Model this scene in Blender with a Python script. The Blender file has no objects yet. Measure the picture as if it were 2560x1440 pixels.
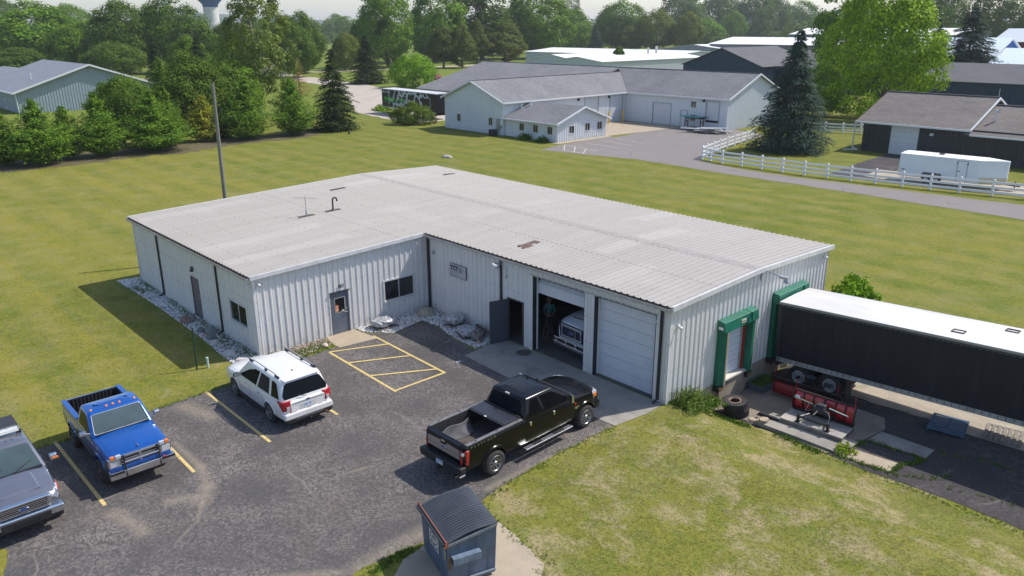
import bpy, bmesh, math, random
import numpy as np
from mathutils import Vector, Matrix

# ---------------------------------------------------------------- camera, world, sun
SC = bpy.context.scene
COL = SC.collection
CAM = dict(loc=(44.7487, -13.0200, 13.4701), yaw=2.395569, pitch=0.3238127, roll=-0.0026914, f=1947.967)
cd = bpy.data.cameras.new('camera')
cam = bpy.data.objects.new('camera', cd); COL.objects.link(cam)
cd.sensor_width = 36.0
cd.lens = CAM['f'] * 36.0 / 2560.0
cd.clip_start = 0.5; cd.clip_end = 12000
_y, _p = CAM['yaw'], CAM['pitch']
_fw = Vector((math.cos(_p)*math.cos(_y), math.cos(_p)*math.sin(_y), -math.sin(_p)))
_r = Vector((math.sin(_y), -math.cos(_y), 0)); _u = _r.cross(_fw)
_r2 = _r*math.cos(CAM['roll']) + _u*math.sin(CAM['roll']); _u2 = _u*math.cos(CAM['roll']) - _r*math.sin(CAM['roll'])
_m = Matrix((_r2, _u2, -_fw)).transposed().to_4x4(); _m.translation = Vector(CAM['loc'])
cam.matrix_world = _m
SC.camera = cam
SC.render.resolution_x = 1024; SC.render.resolution_y = 576

SUN_AZ, SUN_EL = 68.0, 51.0          # degrees, azimuth counter-clockwise from +X
W = bpy.data.worlds.new("World"); SC.world = W; W.use_nodes = True
nt = W.node_tree; nt.nodes.clear()
sky = nt.nodes.new('ShaderNodeTexSky'); sky.sky_type = 'NISHITA'; sky.sun_disc = False
sky.sun_elevation = math.radians(SUN_EL); sky.sun_rotation = math.radians(90-SUN_AZ)
sky.air_density = 1.0; sky.dust_density = 1.0; sky.ozone_density = 1.0
bg = nt.nodes.new('ShaderNodeBackground'); bg.inputs[1].default_value = 0.15
wo = nt.nodes.new('ShaderNodeOutputWorld')
tn = nt.nodes.new('ShaderNodeMix'); tn.data_type = 'RGBA'; tn.blend_type = 'MULTIPLY'; tn.inputs[0].default_value = 1; tn.inputs[7].default_value = (.98, .98, 1.03, 1)
nt.links.new(sky.outputs[0], tn.inputs[6]); nt.links.new(tn.outputs[2], bg.inputs[0]); nt.links.new(bg.outputs[0], wo.inputs[0])
sl = bpy.data.lights.new('sun', 'SUN'); sl.energy = 4.0; sl.angle = math.radians(0.55); sl.color = (1.0, 0.945, 0.87)
sun = bpy.data.objects.new('sun', sl); COL.objects.link(sun)
_sd = Vector((math.cos(math.radians(SUN_AZ))*math.cos(math.radians(SUN_EL)), math.sin(math.radians(SUN_AZ))*math.cos(math.radians(SUN_EL)), math.sin(math.radians(SUN_EL))))
sun.rotation_euler = _sd.to_track_quat('Z', 'Y').to_euler(); sun.location = (0, 0, 60)
SC.view_settings.view_transform = 'Standard'; SC.view_settings.look = 'None'
SC.view_settings.exposure = 0.34; SC.view_settings.gamma = 1.0

random.seed(7); RNG = np.random.default_rng(7)

# ---------------------------------------------------------------- helpers: colour, materials
def lin(h):
    h = h.lstrip('#'); v = [int(h[i:i+2], 16)/255 for i in (0, 2, 4)]
    return tuple((x/12.92 if x <= 0.04045 else ((x+0.055)/1.055)**2.4) for x in v) + (1.0,)
def col(c):
    if isinstance(c, str): return lin(c)
    return tuple(c)+((1.0,) if len(c) == 3 else ())
class NT:
    def __init__(s, name):
        s.m = bpy.data.materials.new(name); s.m.use_nodes = True
        s.t = s.m.node_tree; s.t.nodes.clear()
        s.out = s.n('ShaderNodeOutputMaterial'); s.b = s.n('ShaderNodeBsdfPrincipled')
        s.l(s.b.outputs[0], s.out.inputs[0]); s.tc = s.n('ShaderNodeTexCoord')
        s.co = s.tc.outputs['Object']
    def n(s, k, **kw):
        x = s.t.nodes.new(k)
        for a, b in kw.items(): setattr(x, a, b)
        return x
    def l(s, a, b): s.t.links.new(a, b)
    def noise(s, scale, detail=3, rough=.55, stretch=None, rot=0, co=None, dist=0):
        x = s.n('ShaderNodeTexNoise'); x.inputs['Scale'].default_value = scale; x.inputs['Detail'].default_value = detail
        x.inputs['Roughness'].default_value = rough; x.inputs['Distortion'].default_value = dist
        co = co or s.co
        if stretch:
            mp = s.n('ShaderNodeMapping'); mp.inputs['Scale'].default_value = stretch; mp.inputs['Rotation'].default_value = (0, 0, rot)
            s.l(co, mp.inputs[0]); co = mp.outputs[0]
        s.l(co, x.inputs['Vector']); return x.outputs[0]
    def ramp(s, v, a, b, c0=0.0, c1=1.0):
        r = s.n('ShaderNodeMapRange'); r.inputs[1].default_value = a; r.inputs[2].default_value = b
        r.inputs[3].default_value = c0; r.inputs[4].default_value = c1
        s.l(v, r.inputs[0]); return r.outputs[0]
    def mix(s, f, a, b, mode='MIX'):
        x = s.n('ShaderNodeMix', data_type='RGBA', blend_type=mode)
        for i, v in ((0, f), (6, a), (7, b)):
            if hasattr(v, 'links'): s.l(v, x.inputs[i])
            else: x.inputs[i].default_value = v if i == 0 else col(v)
        return x.outputs[2]
    def math(s, op, a, b=0.0, cl=False):
        x = s.n('ShaderNodeMath', operation=op); x.use_clamp = cl
        for i, v in ((0, a), (1, b)):
            if hasattr(v, 'links'): s.l(v, x.inputs[i])
            else: x.inputs[i].default_value = v
        return x.outputs[0]
    def xyz(s):
        x = s.n('ShaderNodeSeparateXYZ'); s.l(s.co, x.inputs[0]); return x.outputs
    def voro(s, scale, feature='F1', co=None, out=0, rand=1.0):
        x = s.n('ShaderNodeTexVoronoi', feature=feature); x.inputs['Scale'].default_value = scale
        x.inputs['Randomness'].default_value = rand
        s.l(co or s.co, x.inputs['Vector']); return x.outputs[out]
    def warp(s, amt, scale=1.0):
        nz = s.n('ShaderNodeTexNoise'); nz.inputs['Scale'].default_value = scale; nz.inputs['Detail'].default_value = 3
        s.l(s.co, nz.inputs['Vector'])
        a = s.n('ShaderNodeVectorMath', operation='SUBTRACT'); s.l(nz.outputs[1], a.inputs[0]); a.inputs[1].default_value = (.5, .5, .5)
        b = s.n('ShaderNodeVectorMath', operation='SCALE'); s.l(a.outputs[0], b.inputs[0]); b.inputs['Scale'].default_value = amt
        c = s.n('ShaderNodeVectorMath', operation='ADD'); s.l(b.outputs[0], c.inputs[0]); s.l(s.co, c.inputs[1])
        return c.outputs[0]
    def bump(s, h, strength=.3, dist=.02):
        x = s.n('ShaderNodeBump'); x.inputs['Strength'].default_value = strength; x.inputs['Distance'].default_value = dist
        s.l(h, x.inputs['Height']); s.l(x.outputs[0], s.b.inputs['Normal'])
    def base(s, c):
        if hasattr(c, 'links'): s.l(c, s.b.inputs['Base Color'])
        else: s.b.inputs['Base Color'].default_value = col(c)
    def set(s, rough=.5, metal=0, coat=0, spec=.5, trans=0, ior=None):
        if hasattr(rough, 'links'): s.l(rough, s.b.inputs['Roughness'])
        else: s.b.inputs['Roughness'].default_value = rough
        s.b.inputs['Metallic'].default_value = metal
        s.b.inputs['Coat Weight'].default_value = coat; s.b.inputs['Coat Roughness'].default_value = .04
        s.b.inputs['Specular IOR Level'].default_value = spec
        s.b.inputs['Transmission Weight'].default_value = trans
        return s.m
MATS = {}
def simple(name, c, rough=.5, metal=0, c2=None, scale=3.0, lo=.35, hi=.7, bump=0, bscale=40, coat=0, spec=.5, detail=4, stretch=None):
    if name in MATS: return MATS[name]
    t = NT(name)
    if c2 is not None: t.base(t.mix(t.ramp(t.noise(scale, detail, stretch=stretch), lo, hi), c, c2))
    else: t.base(c)
    if bump: t.bump(t.noise(bscale, 3), bump, .01)
    MATS[name] = t.set(rough, metal, coat, spec); return MATS[name]

# ---------------------------------------------------------------- helpers: meshes and objects
SPLIT = {'rake_trim','eave_fascia','foundation','corner_trim','weather_strip','rail_buckle','roof_rail','side_rail','landing_leg','roof_rib','rail_foot','rail_pocket','step_pad','cover_rail','roof_marker','hinge','bay_post_trim','bay_header_trim','hinge_lug','bar_bracket','bumper_guard','rust_stain','grille_mesh','fascia','posts','ridge_cap','door_jamb','glass_trim','fork_pocket','stand_leg','hydraulic_ram','lamp_housing','electric_meter','roof_vent','rear_frame','valance','bumper_trim','dark_board','partition','underframe'}
class MB:
    def __init__(s): s.v = []; s.f = []
    def add(s, vs, fs, M=None):
        o = len(s.v)
        s.v += [tuple(M @ Vector(q)) for q in vs] if M is not None else [tuple(q) for q in vs]
        s.f += [tuple(i+o for i in f) for f in fs]; return s
    def box(s, x0, x1, y0, y1, z0, z1, M=None):
        return s.add([(x0,y0,z0),(x1,y0,z0),(x1,y1,z0),(x0,y1,z0),(x0,y0,z1),(x1,y0,z1),(x1,y1,z1),(x0,y1,z1)],
              [(3,2,1,0),(4,5,6,7),(0,1,5,4),(1,2,6,5),(2,3,7,6),(3,0,4,7)], M)
    def cbox(s, c, d, M=None): return s.box(c[0]-d[0]/2, c[0]+d[0]/2, c[1]-d[1]/2, c[1]+d[1]/2, c[2]-d[2]/2, c[2]+d[2]/2, M)
    def hexa(s, p8): return s.add(p8, [(3,2,1,0),(4,5,6,7),(0,1,5,4),(1,2,6,5),(2,3,7,6),(3,0,4,7)])
    def prism(s, poly, z0, z1, M=None):
        n = len(poly)
        return s.add([(x,y,z0) for x,y in poly]+[(x,y,z1) for x,y in poly],
              [tuple(range(n-1,-1,-1)), tuple(range(n,2*n))]+[(i,(i+1)%n,n+(i+1)%n,n+i) for i in range(n)], M)
    def prism_y(s, poly, y0, y1, M=None):      # poly in (x,z)
        n = len(poly)
        return s.add([(x,y0,z) for x,z in poly]+[(x,y1,z) for x,z in poly],
              [tuple(range(n)), tuple(range(2*n-1,n-1,-1))]+[(i,n+i,n+(i+1)%n,(i+1)%n) for i in range(n)], M)
    def prism_x(s, poly, x0, x1, M=None):      # poly in (y,z)
        n = len(poly)
        return s.add([(x0,y,z) for y,z in poly]+[(x1,y,z) for y,z in poly],
              [tuple(range(n-1,-1,-1)), tuple(range(n,2*n))]+[(i,(i+1)%n,n+(i+1)%n,n+i) for i in range(n)], M)
    def tube(s, pts, r, n=8, cap=True, M=None):
        pts = [Vector(q) for q in pts]; rs = r if isinstance(r, (list, tuple)) else [r]*len(pts)
        vs = []; prev = None
        for i, q in enumerate(pts):
            d = (pts[min(i+1, len(pts)-1)]-pts[max(i-1, 0)]).normalized()
            a = prev if prev is not None else (Vector((0,0,1)) if abs(d.z) < .9 else Vector((1,0,0)))
            x = (a - d*a.dot(d))
            x = x.normalized() if x.length > 1e-6 else d.orthogonal().normalized(); prev = x; y = d.cross(x)
            for k in range(n):
                t = 2*math.pi*k/n; vs.append(q+(x*math.cos(t)+y*math.sin(t))*rs[i])
        fs = [(i*n+k, i*n+(k+1)%n, (i+1)*n+(k+1)%n, (i+1)*n+k) for i in range(len(pts)-1) for k in range(n)]
        if cap: fs += [tuple(range(n-1,-1,-1)), tuple(range((len(pts)-1)*n, len(pts)*n))]
        return s.add(vs, fs, M)
    def loft(s, rings, cap=True, closed=True, M=None):
        n = len(rings[0]); vs = [q for r in rings for q in r]; fs = []
        for i in range(len(rings)-1):
            for k in range(n if closed else n-1):
                fs.append((i*n+k, i*n+(k+1)%n, (i+1)*n+(k+1)%n, (i+1)*n+k))
        if cap and closed: fs += [tuple(range(n-1,-1,-1)), tuple(range((len(rings)-1)*n, len(rings)*n))]
        return s.add(vs, fs, M)
    def lathe(s, prof, n=24, axis='z', M=None):    # prof (r, h)
        vs = []; m = len(prof)
        for k in range(n):
            t = 2*math.pi*k/n; c, q = math.cos(t), math.sin(t)
            for r, h in prof:
                vs.append({'z': (r*c, r*q, h), 'y': (r*c, h, r*q), 'x': (h, r*c, r*q)}[axis])
        fs = [(k*m+i, ((k+1)%n)*m+i, ((k+1)%n)*m+i+1, k*m+i+1) for k in range(n) for i in range(m-1)]
        return s.add(vs, fs, M)
    def quad(s, a, b, c, d): return s.add([a,b,c,d], [(0,1,2,3)])
    def comps(s):
        par = list(range(len(s.v)))
        def fd(a):
            while par[a] != a: par[a] = par[par[a]]; a = par[a]
            return a
        for f in s.f:
            r = fd(f[0])
            for i in f[1:]: par[fd(i)] = r
        g = {}
        for f in s.f: g.setdefault(fd(f[0]), []).append(f)
        out = []
        for fs in g.values():
            ix = sorted({i for f in fs for i in f}); mp = {a: b for b, a in enumerate(ix)}
            m = MB(); m.v = [s.v[i] for i in ix]; m.f = [tuple(mp[i] for i in f) for f in fs]; out.append(m)
        return out
    def build(s, name, mat, parent=None, smooth=None, bevel=0, loc=None, fixn=True, whole=False):
        if name in SPLIT and not whole:
            r = [m.build(name, mat, parent, smooth, bevel, loc, fixn, True) for m in s.comps()]; return r[0]
        me = bpy.data.meshes.new(name); me.from_pydata(s.v, [], s.f); me.update()
        if fixn:
            b = bmesh.new(); b.from_mesh(me); bmesh.ops.recalc_face_normals(b, faces=b.faces); b.to_mesh(me); b.free()
        if mat is not None: me.materials.append(mat)
        if smooth:
            me.polygons.foreach_set('use_smooth', [True]*len(me.polygons)); me.set_sharp_from_angle(angle=math.radians(smooth))
        o = bpy.data.objects.new(name, me); COL.objects.link(o)
        if parent is not None: o.parent = parent
        if loc: o.location = loc
        if bevel:
            m = o.modifiers.new('bevel', 'BEVEL'); m.width = bevel; m.segments = 2; m.limit_method = 'ANGLE'; m.angle_limit = math.radians(35)
            m.harden_normals = False
        return o
def fast_mesh(name, V, F, mat, parent=None, smooth=False):
    V = np.asarray(V, np.float32); F = np.asarray(F, np.int32); k = F.shape[1]
    me = bpy.data.meshes.new(name); me.vertices.add(len(V)); me.vertices.foreach_set('co', V.ravel())
    me.loops.add(F.size); me.loops.foreach_set('vertex_index', F.ravel())
    me.polygons.add(len(F)); me.polygons.foreach_set('loop_start', np.arange(0, F.size, k, dtype=np.int32))
    me.polygons.foreach_set('use_smooth', np.full(len(F), smooth))
    me.update(calc_edges=True); me.validate()
    if mat: me.materials.append(mat)
    o = bpy.data.objects.new(name, me); COL.objects.link(o)
    if parent is not None: o.parent = parent
    return o
def tag(o, label=None, cat=None, group=None, kind=None):
    if label: o['label'] = label
    if cat: o['category'] = cat
    if group: o['group'] = group
    if kind: o['kind'] = kind
    return o
def thing(name, label, cat, loc=(0,0,0), rotz=0, group=None, scale=None, rot=None):
    o = bpy.data.objects.new(name, None); COL.objects.link(o); o.empty_display_size = .3
    o.location = loc; o.rotation_euler = rot if rot else (0, 0, math.radians(rotz))
    if scale: o.scale = scale
    return tag(o, label, cat, group)
def part(name, parent, loc=(0,0,0), rotz=0):
    o = bpy.data.objects.new(name, None); COL.objects.link(o); o.parent = parent; o.empty_display_size = .1
    o.location = loc; o.rotation_euler = (0, 0, math.radians(rotz)); return o
def dup(root, loc, rotz=None, label=None, scale=None):
    r = root.copy(); COL.objects.link(r); r.location = loc
    if rotz is not None: r.rotation_euler = (0, 0, math.radians(rotz))
    if scale: r.scale = scale
    if label: r['label'] = label
    def rec(a, b):
        for ch in list(a.children):
            c = ch.copy(); COL.objects.link(c); c.parent = b; rec(ch, c)
    rec(root, r); return r
def boolean(o, cutters):
    for c in cutters:
        m = o.modifiers.new('b', 'BOOLEAN'); m.operation = 'DIFFERENCE'; m.solver = 'EXACT'; m.object = c
        try: m.material_mode = 'TRANSFER'
        except Exception: pass
    bpy.context.view_layer.update()
    dg = bpy.context.evaluated_depsgraph_get()
    me = bpy.data.meshes.new_from_object(o.evaluated_get(dg))
    o.modifiers.clear(); old = o.data; nm = old.name; o.data = me; bpy.data.meshes.remove(old); me.name = nm
    for c in cutters:
        d = c.data; bpy.data.objects.remove(c); bpy.data.meshes.remove(d)
    me.polygons.foreach_set('use_smooth', [True]*len(me.polygons)); me.set_sharp_from_angle(angle=math.radians(32))
def text(s, size, name, mat, parent, M, depth=.004, align='LEFT', bold=0.0, sx=1.0, font=None):
    cu = bpy.data.curves.new('t', 'FONT'); cu.body = s; cu.size = size; cu.extrude = depth; cu.align_x = align; cu.offset = bold
    tmp = bpy.data.objects.new('t', cu); COL.objects.link(tmp); bpy.context.view_layer.update()
    me = bpy.data.meshes.new_from_object(tmp.evaluated_get(bpy.context.evaluated_depsgraph_get()))
    bpy.data.objects.remove(tmp); bpy.data.curves.remove(cu)
    me.transform(M @ Matrix.Diagonal((sx, 1, 1, 1))); me.name = name; me.materials.clear(); me.materials.append(mat)
    o = bpy.data.objects.new(name, me); COL.objects.link(o); o.parent = parent; return o
def basis(origin, ex, ey):
    ex = Vector(ex).normalized(); ey = Vector(ey).normalized(); ez = ex.cross(ey)
    m = Matrix((ex, ey, ez)).transposed().to_4x4(); m.translation = Vector(origin); return m
def jitter_poly(pts, step=.35, amp=.06, closed=True, seed=1):
    r = random.Random(seed); out = []
    n = len(pts)
    for i in range(n if closed else n-1):
        a = Vector(pts[i][:2]); b = Vector(pts[(i+1) % n][:2]); L = (b-a).length; k = max(1, int(L/step))
        nn = Vector((-(b-a).y, (b-a).x)).normalized()
        for j in range(k):
            q = a+(b-a)*(j/k)
            q += nn*r.gauss(0, amp) if j else Vector((0,0)); out.append((q.x, q.y))
    if not closed: out.append(tuple(pts[-1][:2]))
    return out
def smooth_poly(pts, it=2):
    for _ in range(it):
        q = []
        for i in range(len(pts)):
            a = pts[i]; b = pts[(i+1) % len(pts)]
            q += [(a[0]*.75+b[0]*.25, a[1]*.75+b[1]*.25), (a[0]*.25+b[0]*.75, a[1]*.25+b[1]*.75)]
        pts = q
    return pts
def sheet(name, pts, z, mat, kind='structure', zf=None, label=None, cat=None, parent=None, res=None):
    """flat sheet from a polygon, triangulated; zf(x,y) gives ground height"""
    from mathutils.geometry import tessellate_polygon
    b = bmesh.new(); vs = [b.verts.new((x, y, 0)) for x, y in pts]
    for tri in tessellate_polygon([[Vector((x, y, 0)) for x, y in pts]]):
        if len(set(tri)) == 3:
            try: b.faces.new([vs[i] for i in tri])
            except ValueError: pass
    for f in b.faces:
        f.normal_update()
        if f.normal.z < 0: f.normal_flip()
    if res:
        for _ in range(res): bmesh.ops.subdivide_edges(b, edges=b.edges, cuts=1, use_grid_fill=True)
    for v in b.verts: v.co.z = z + (zf(v.co.x, v.co.y) if zf else 0)
    me = bpy.data.meshes.new(name); b.to_mesh(me); b.free(); me.materials.append(mat)
    o = bpy.data.objects.new(name, me); COL.objects.link(o); o.parent = parent
    if kind: o['kind'] = kind
    tag(o, label, cat); return o
# ---------------------------------------------------------------- ground
def sst(a, b, x):
    t = min(1, max(0, (x-a)/(b-a))); return t*t*(3-2*t)
def gz(x, y):
    if 29.2 < x < 29.31 and 11.4 < y < 20.9: return -.6
    if x < 29.31 or y < 6 or y > 26.5: return 0.0
    d = max(0.0, 1.2-.0175*(x-29.4))
    k = sst(29.3, 34, x)
    lo = sst(9.3-2.6*k, 12.05, y)
    hi = 1-sst(19.6, 21.0+4.5*k, y)
    return -d*min(lo, hi)
def m_grass(name='lawn_grass', blade=False):
    t = NT(name)
    green, lime, straw, dark = (.080,.120,.012), (.212,.192,.034), (.35,.28,.165), (.045,.072,.010)
    X = t.xyz()
    big = t.noise(.085, 4, .6); mid = t.noise(.55, 5, .62); fine = t.noise(3.2, 5, .75); vf = t.noise(11, 4, .8)
    sx = t.noise(1.0, 7, .72, stretch=(.022, 1.5, 1)); back = t.ramp(X[1], 16, 30)
    saw = t.math('ABSOLUTE', t.math('SUBTRACT', t.math('FRACT', t.math('ADD', t.math('DIVIDE', X[1], 3.1), t.math('MULTIPLY', mid, .45))), .5))
    stripe_ = t.math('MULTIPLY', t.math('SUBTRACT', t.ramp(saw, .17, .33), .5), t.ramp(t.noise(.12, 2), .35, .6, .25, 1))
    near = t.math('MULTIPLY', t.ramp(X[0], 24, 31), t.ramp(X[1], 27, 19))
    westn = t.math('MULTIPLY', t.ramp(X[0], 0, 16), t.ramp(X[1], 6, -2))
    a = t.math('ADD', t.math('MULTIPLY', big, .34), t.math('MULTIPLY', mid, .46))
    a = t.math('ADD', a, t.math('MULTIPLY', t.math('SUBTRACT', sx, .5), .52))
    a = t.math('ADD', a, t.math('ADD', t.math('MULTIPLY', t.math('SUBTRACT', fine, .5), .85), t.math('MULTIPLY', t.math('SUBTRACT', t.ramp(t.noise(5.0, 4, .75), .40, .60), .5), .20)))
    a = t.math('ADD', a, t.math('MULTIPLY', stripe_, .12))
    a = t.math('ADD', a, t.math('MULTIPLY', back, .085))
    c = t.mix(t.ramp(a, .27, .66), lime, green)
    p1 = t.math('ADD', t.math('MULTIPLY', t.noise(.62, 6, .68, dist=.5), .72), t.math('MULTIPLY', fine, .32))
    dry_near = t.math('MULTIPLY', t.ramp(p1, .500, .62, 0, .80), near)
    dry_west = t.math('MULTIPLY', t.ramp(p1, .575, .68, 0, .7), westn)
    p2 = t.math('ADD', t.math('MULTIPLY', t.noise(.45, 6, .7), .45), t.math('ADD', t.math('MULTIPLY', sx, .35), t.math('MULTIPLY', fine, .26)))
    dry_all = t.ramp(p2, .50, .66, 0, .34)
    d = t.math('MAXIMUM', dry_near, t.math('MAXIMUM', dry_west, dry_all))
    c = t.mix(t.math('MULTIPLY', near, .25), c, (.12,.15,.03))
    c = t.mix(d, c, straw)
    gl = t.math('ADD', t.math('MULTIPLY', t.noise(1.3, 5, .7), .6), t.math('MULTIPLY', fine, .4))
    c = t.mix(t.math('MULTIPLY', t.ramp(gl, .56, .64, 0, .55), t.math('MAXIMUM', near, t.math('MULTIPLY', westn, .6))), c, (.10,.17,.015))
    if not blade:
        c = t.mix(t.math('MULTIPLY', t.ramp(gl, .47, .38, 0, .45), near), c, (.10,.115,.03)); c = t.mix(t.ramp(vf, .50, .75, 0, .40), c, dark); c = t.mix(t.ramp(vf, .50, .28, 0, .35), c, (.33,.33,.11))
    else:
        g = t.n('ShaderNodeNewGeometry'); r = g.outputs['Random Per Island']
        c = t.mix(t.ramp(r, .5, 0, 0, .55), c, (.13,.18,.02)); c = t.mix(t.ramp(r, .6, 1, 0, .55), c, (.44,.38,.20))
    far = t.ramp(X[0], -40, -90)
    c = t.mix(t.math('MULTIPLY', far, .55), c, (.13,.19,.03))
    t.base(c)
    if not blade: t.bump(t.math('ADD', t.math('MULTIPLY', fine, .5), t.math('MULTIPLY', vf, .6)), .4, .05)
    return t.set(.95, spec=.08)
def m_asphalt(name, base, light, tint, crack=.8, sandy=True, cs=1.0, ckc=(.20,.175,.15)):
    t = NT(name); X = t.xyz()
    w = t.warp(.55, 1.3)
    grain = t.noise(38, 2, .7); g2 = t.noise(9, 4, .7); mid = t.noise(.5, 5, .6); big = t.noise(.13, 3)
    a = t.math('ADD', t.math('MULTIPLY', grain, .55), t.math('MULTIPLY', g2, .5))
    veins = t.noise(2.6, 6, .78, dist=1.9)
    vein = t.ramp(t.math('ABSOLUTE', t.math('SUBTRACT', veins, .5)), .034, .004)
    patchy = t.ramp(t.math('ADD', t.math('MULTIPLY', mid, .6), t.math('MULTIPLY', g2, .4)), .42, .60)
    c = t.mix(t.ramp(a, .32, .74), base, light)
    c = t.mix(t.ramp(big, .35, .65, 0, .75), c, t.mix(.5, c, tint))
    c = t.mix(t.math('MULTIPLY', t.math('MULTIPLY', vein, patchy), crack), c, (.36,.31,.285))
    ck = t.voro(.22*cs, 'DISTANCE_TO_EDGE', co=w)
    c = t.mix(t.math('MULTIPLY', t.ramp(ck, .012, .003), t.ramp(t.noise(.35, 4), .50, .62, 0, .75)), c, ckc)
    if sandy:
        s = t.math('ADD', t.math('MULTIPLY', t.noise(.33, 4, .6), .65), t.math('MULTIPLY', g2, .35))
        m = t.ramp(s, .555, .66, 0, .6)
        c = t.mix(t.math('MULTIPLY', m, .5), c, (.25,.20,.15))
        for (ax, ay, bx, by, wd) in ((19.6,-5.50,21.8,-5.45,.16),(21.8,-5.45,23.0,-5.75,.26),(23.0,-5.75,23.7,-6.2,.30),(23.7,-6.2,24.5,-6.7,.12),(23.3,-6.3,23.0,-6.9,.30),(22.5,-8.3,24.0,-8.0,.30),(17.1,-4.2,18.6,-3.8,.42),(24.6,-6.8,25.2,-7.6,.05),(25.2,-2.6,25.5,-1.1,.09),(29.0,6.3,29.0,.5,.16),(29.4,-.5,29.5,-4.4,.35),(26.8,-8.4,29.3,-4.9,.2)):
            vx = t.math('SUBTRACT', X[0], ax); vy = t.math('SUBTRACT', X[1], ay); dx, dy = bx-ax, by-ay; L2 = dx*dx+dy*dy
            h = t.math('DIVIDE', t.math('ADD', t.math('MULTIPLY', vx, dx), t.math('MULTIPLY', vy, dy)), L2, True); h.node.use_clamp = True
            ex = t.math('SUBTRACT', vx, t.math('MULTIPLY', h, dx)); ey = t.math('SUBTRACT', vy, t.math('MULTIPLY', h, dy))
            dd = t.math('SQRT', t.math('ADD', t.math('MULTIPLY', ex, ex), t.math('MULTIPLY', ey, ey)))
            dd = t.math('ADD', dd, t.math('MULTIPLY', t.math('SUBTRACT', t.math('ADD', t.math('MULTIPLY', mid, .6), t.math('MULTIPLY', g2, .5)), .5), .55+wd))
            c = t.mix(t.math('MULTIPLY', t.ramp(dd, wd*1.4, wd*.1, 0, .48), t.ramp(t.math('ADD', t.math('MULTIPLY', g2, .6), t.math('MULTIPLY', grain, .5)), .36, .62, .25, 1)), c, (.36,.30,.215))
    t.base(c); t.bump(t.math('ADD', grain, t.math('MULTIPLY', g2, .6)), .35, .02)
    return t.set(.9, spec=.25)
def m_concrete(name, c1, c2, stain=(.12,.10,.08), st=.5, scale=1.2):
    t = NT(name); n1 = t.noise(scale, 6, .65); n2 = t.noise(30, 3, .7); n3 = t.noise(.5*scale, 4, .6)
    c = t.mix(t.ramp(n1, .35, .65), c1, c2); c = t.mix(t.ramp(n2, .45, .8, 0, .35), c, t.mix(.5, c, (.1,.09,.08)))
    c = t.mix(t.ramp(n3, .58, .75, 0, st), c, stain); t.base(c); t.bump(n2, .25, .01); return t.set(.88, spec=.3)
GRASS = m_grass()
ASPH = m_asphalt('lot_asphalt', (.045,.043,.042), (.124,.116,.110), (.078,.072,.067))
ASPH_ROAD = m_asphalt('road_asphalt', (.15,.135,.125), (.27,.245,.23), (.19,.17,.155), crack=.35, sandy=False, cs=1.0, ckc=(.05,.045,.045))
ASPH_DOCK = m_asphalt('dock_asphalt', (.030,.029,.032), (.066,.060,.062), (.05,.045,.043), crack=.3)
CONC = m_concrete('apron_concrete', (.33,.305,.26), (.25,.235,.21), st=.4)
CONC_WARM = m_concrete('warm_concrete', (.42,.35,.25), (.35,.29,.215), st=.35)
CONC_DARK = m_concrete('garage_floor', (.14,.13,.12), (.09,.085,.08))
CONC_WALL = m_concrete('foundation_concrete', (.37,.31,.23), (.27,.235,.19), (.13,.105,.075), st=.6)
YELLOW = NT('yellow_marking'); YELLOW.base(YELLOW.mix(YELLOW.ramp(YELLOW.noise(9, 5, .7), .50, .72, 0, .75), (.60,.45,.17), (.17,.145,.11))); YELLOW = YELLOW.set(.8)
WHITE_LINE = simple('white_marking', (.55,.52,.46), .8, c2=(.25,.23,.2), scale=8, lo=.45, hi=.7)

def ground():
    xs = [-4600,-4000,-2500,-1600,-1000,-600,-350,-200,-120,-60,-20,0,14,24,28,29.295,29.31] + [29.6+.3*i for i in range(40)] + [42+1.0*i for i in range(48)] + [100,160,300,600,1500,4600]
    ys = [-4600,-3000,-1000,-300,-80,-30,-10,0,4] + [6+.25*i for i in range(84)] + [28,32,40,60,100,200,400,800,1500,3000,4600]
    v = [(x, y, gz(x, y)) for x in xs for y in ys]; m = len(ys)
    f = [(i*m+j, (i+1)*m+j, (i+1)*m+j+1, i*m+j+1) for i in range(len(xs)-1) for j in range(m-1)]
    o = fast_mesh('ground', v, f, GRASS, smooth=True); tag(o, kind='structure'); return o
ground()

# parking lot, apron, walks, road ---------------------------------------------------
LOT = jitter_poly([(16.7,-17),(16.85,-8.5),(16.95,-7.6),(16.6,-4.9),(16.45,-3),(16.45,-1.7),(16.05,.2),(15.95,1.4),(16.0,2.9),(16.1,3.05),(16.3,4.8),(15.35,4.72),(16.4,5.7),(15.95,7.65),(17.2,7.72),(18.66,7.35),(21.1,7.28),(22,7.4),(29.1,7.4),(29.07,6.39),(29.0,3.7),(29.15,1.7),(29.3,.2),(29.8,-1.4),(29.75,-2.6),(29.62,-3.4),(29.55,-4.2),(29.7,-5.2),(30.5,-9),(31,-14),(30,-17),(25.5,-13.0),(23.6,-11.35),(22.3,-11.0),(21.6,-11.4),(20.5,-17)], .3, .045, seed=3)
sheet('parking_lot', LOT, .006, ASPH)
sheet('concrete_apron', [(20.62,6.47),(24.9,6.28),(29.1,6.40),(29.3,8.0),(29.24,9.04),(20.5,9.04),(20.42,7.9)], .016, CONC)
sheet('sidewalk_pad', [(15.62,2.96),(16.18,3.02),(16.4,4.86),(15.3,4.72),(14.68,4.66),(14.68,3.2)], .02, CONC_WARM)
sheet('dumpster_pad', jitter_poly([(29.95,-.6),(30.5,-.38),(31.3,-.45),(32.7,-.75),(33.1,-1.3),(33.3,-4.5),(31,-4.9),(30.0,-3.35),(29.9,-2.5)], .3, .02, seed=5), .012, CONC_WARM)
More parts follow.
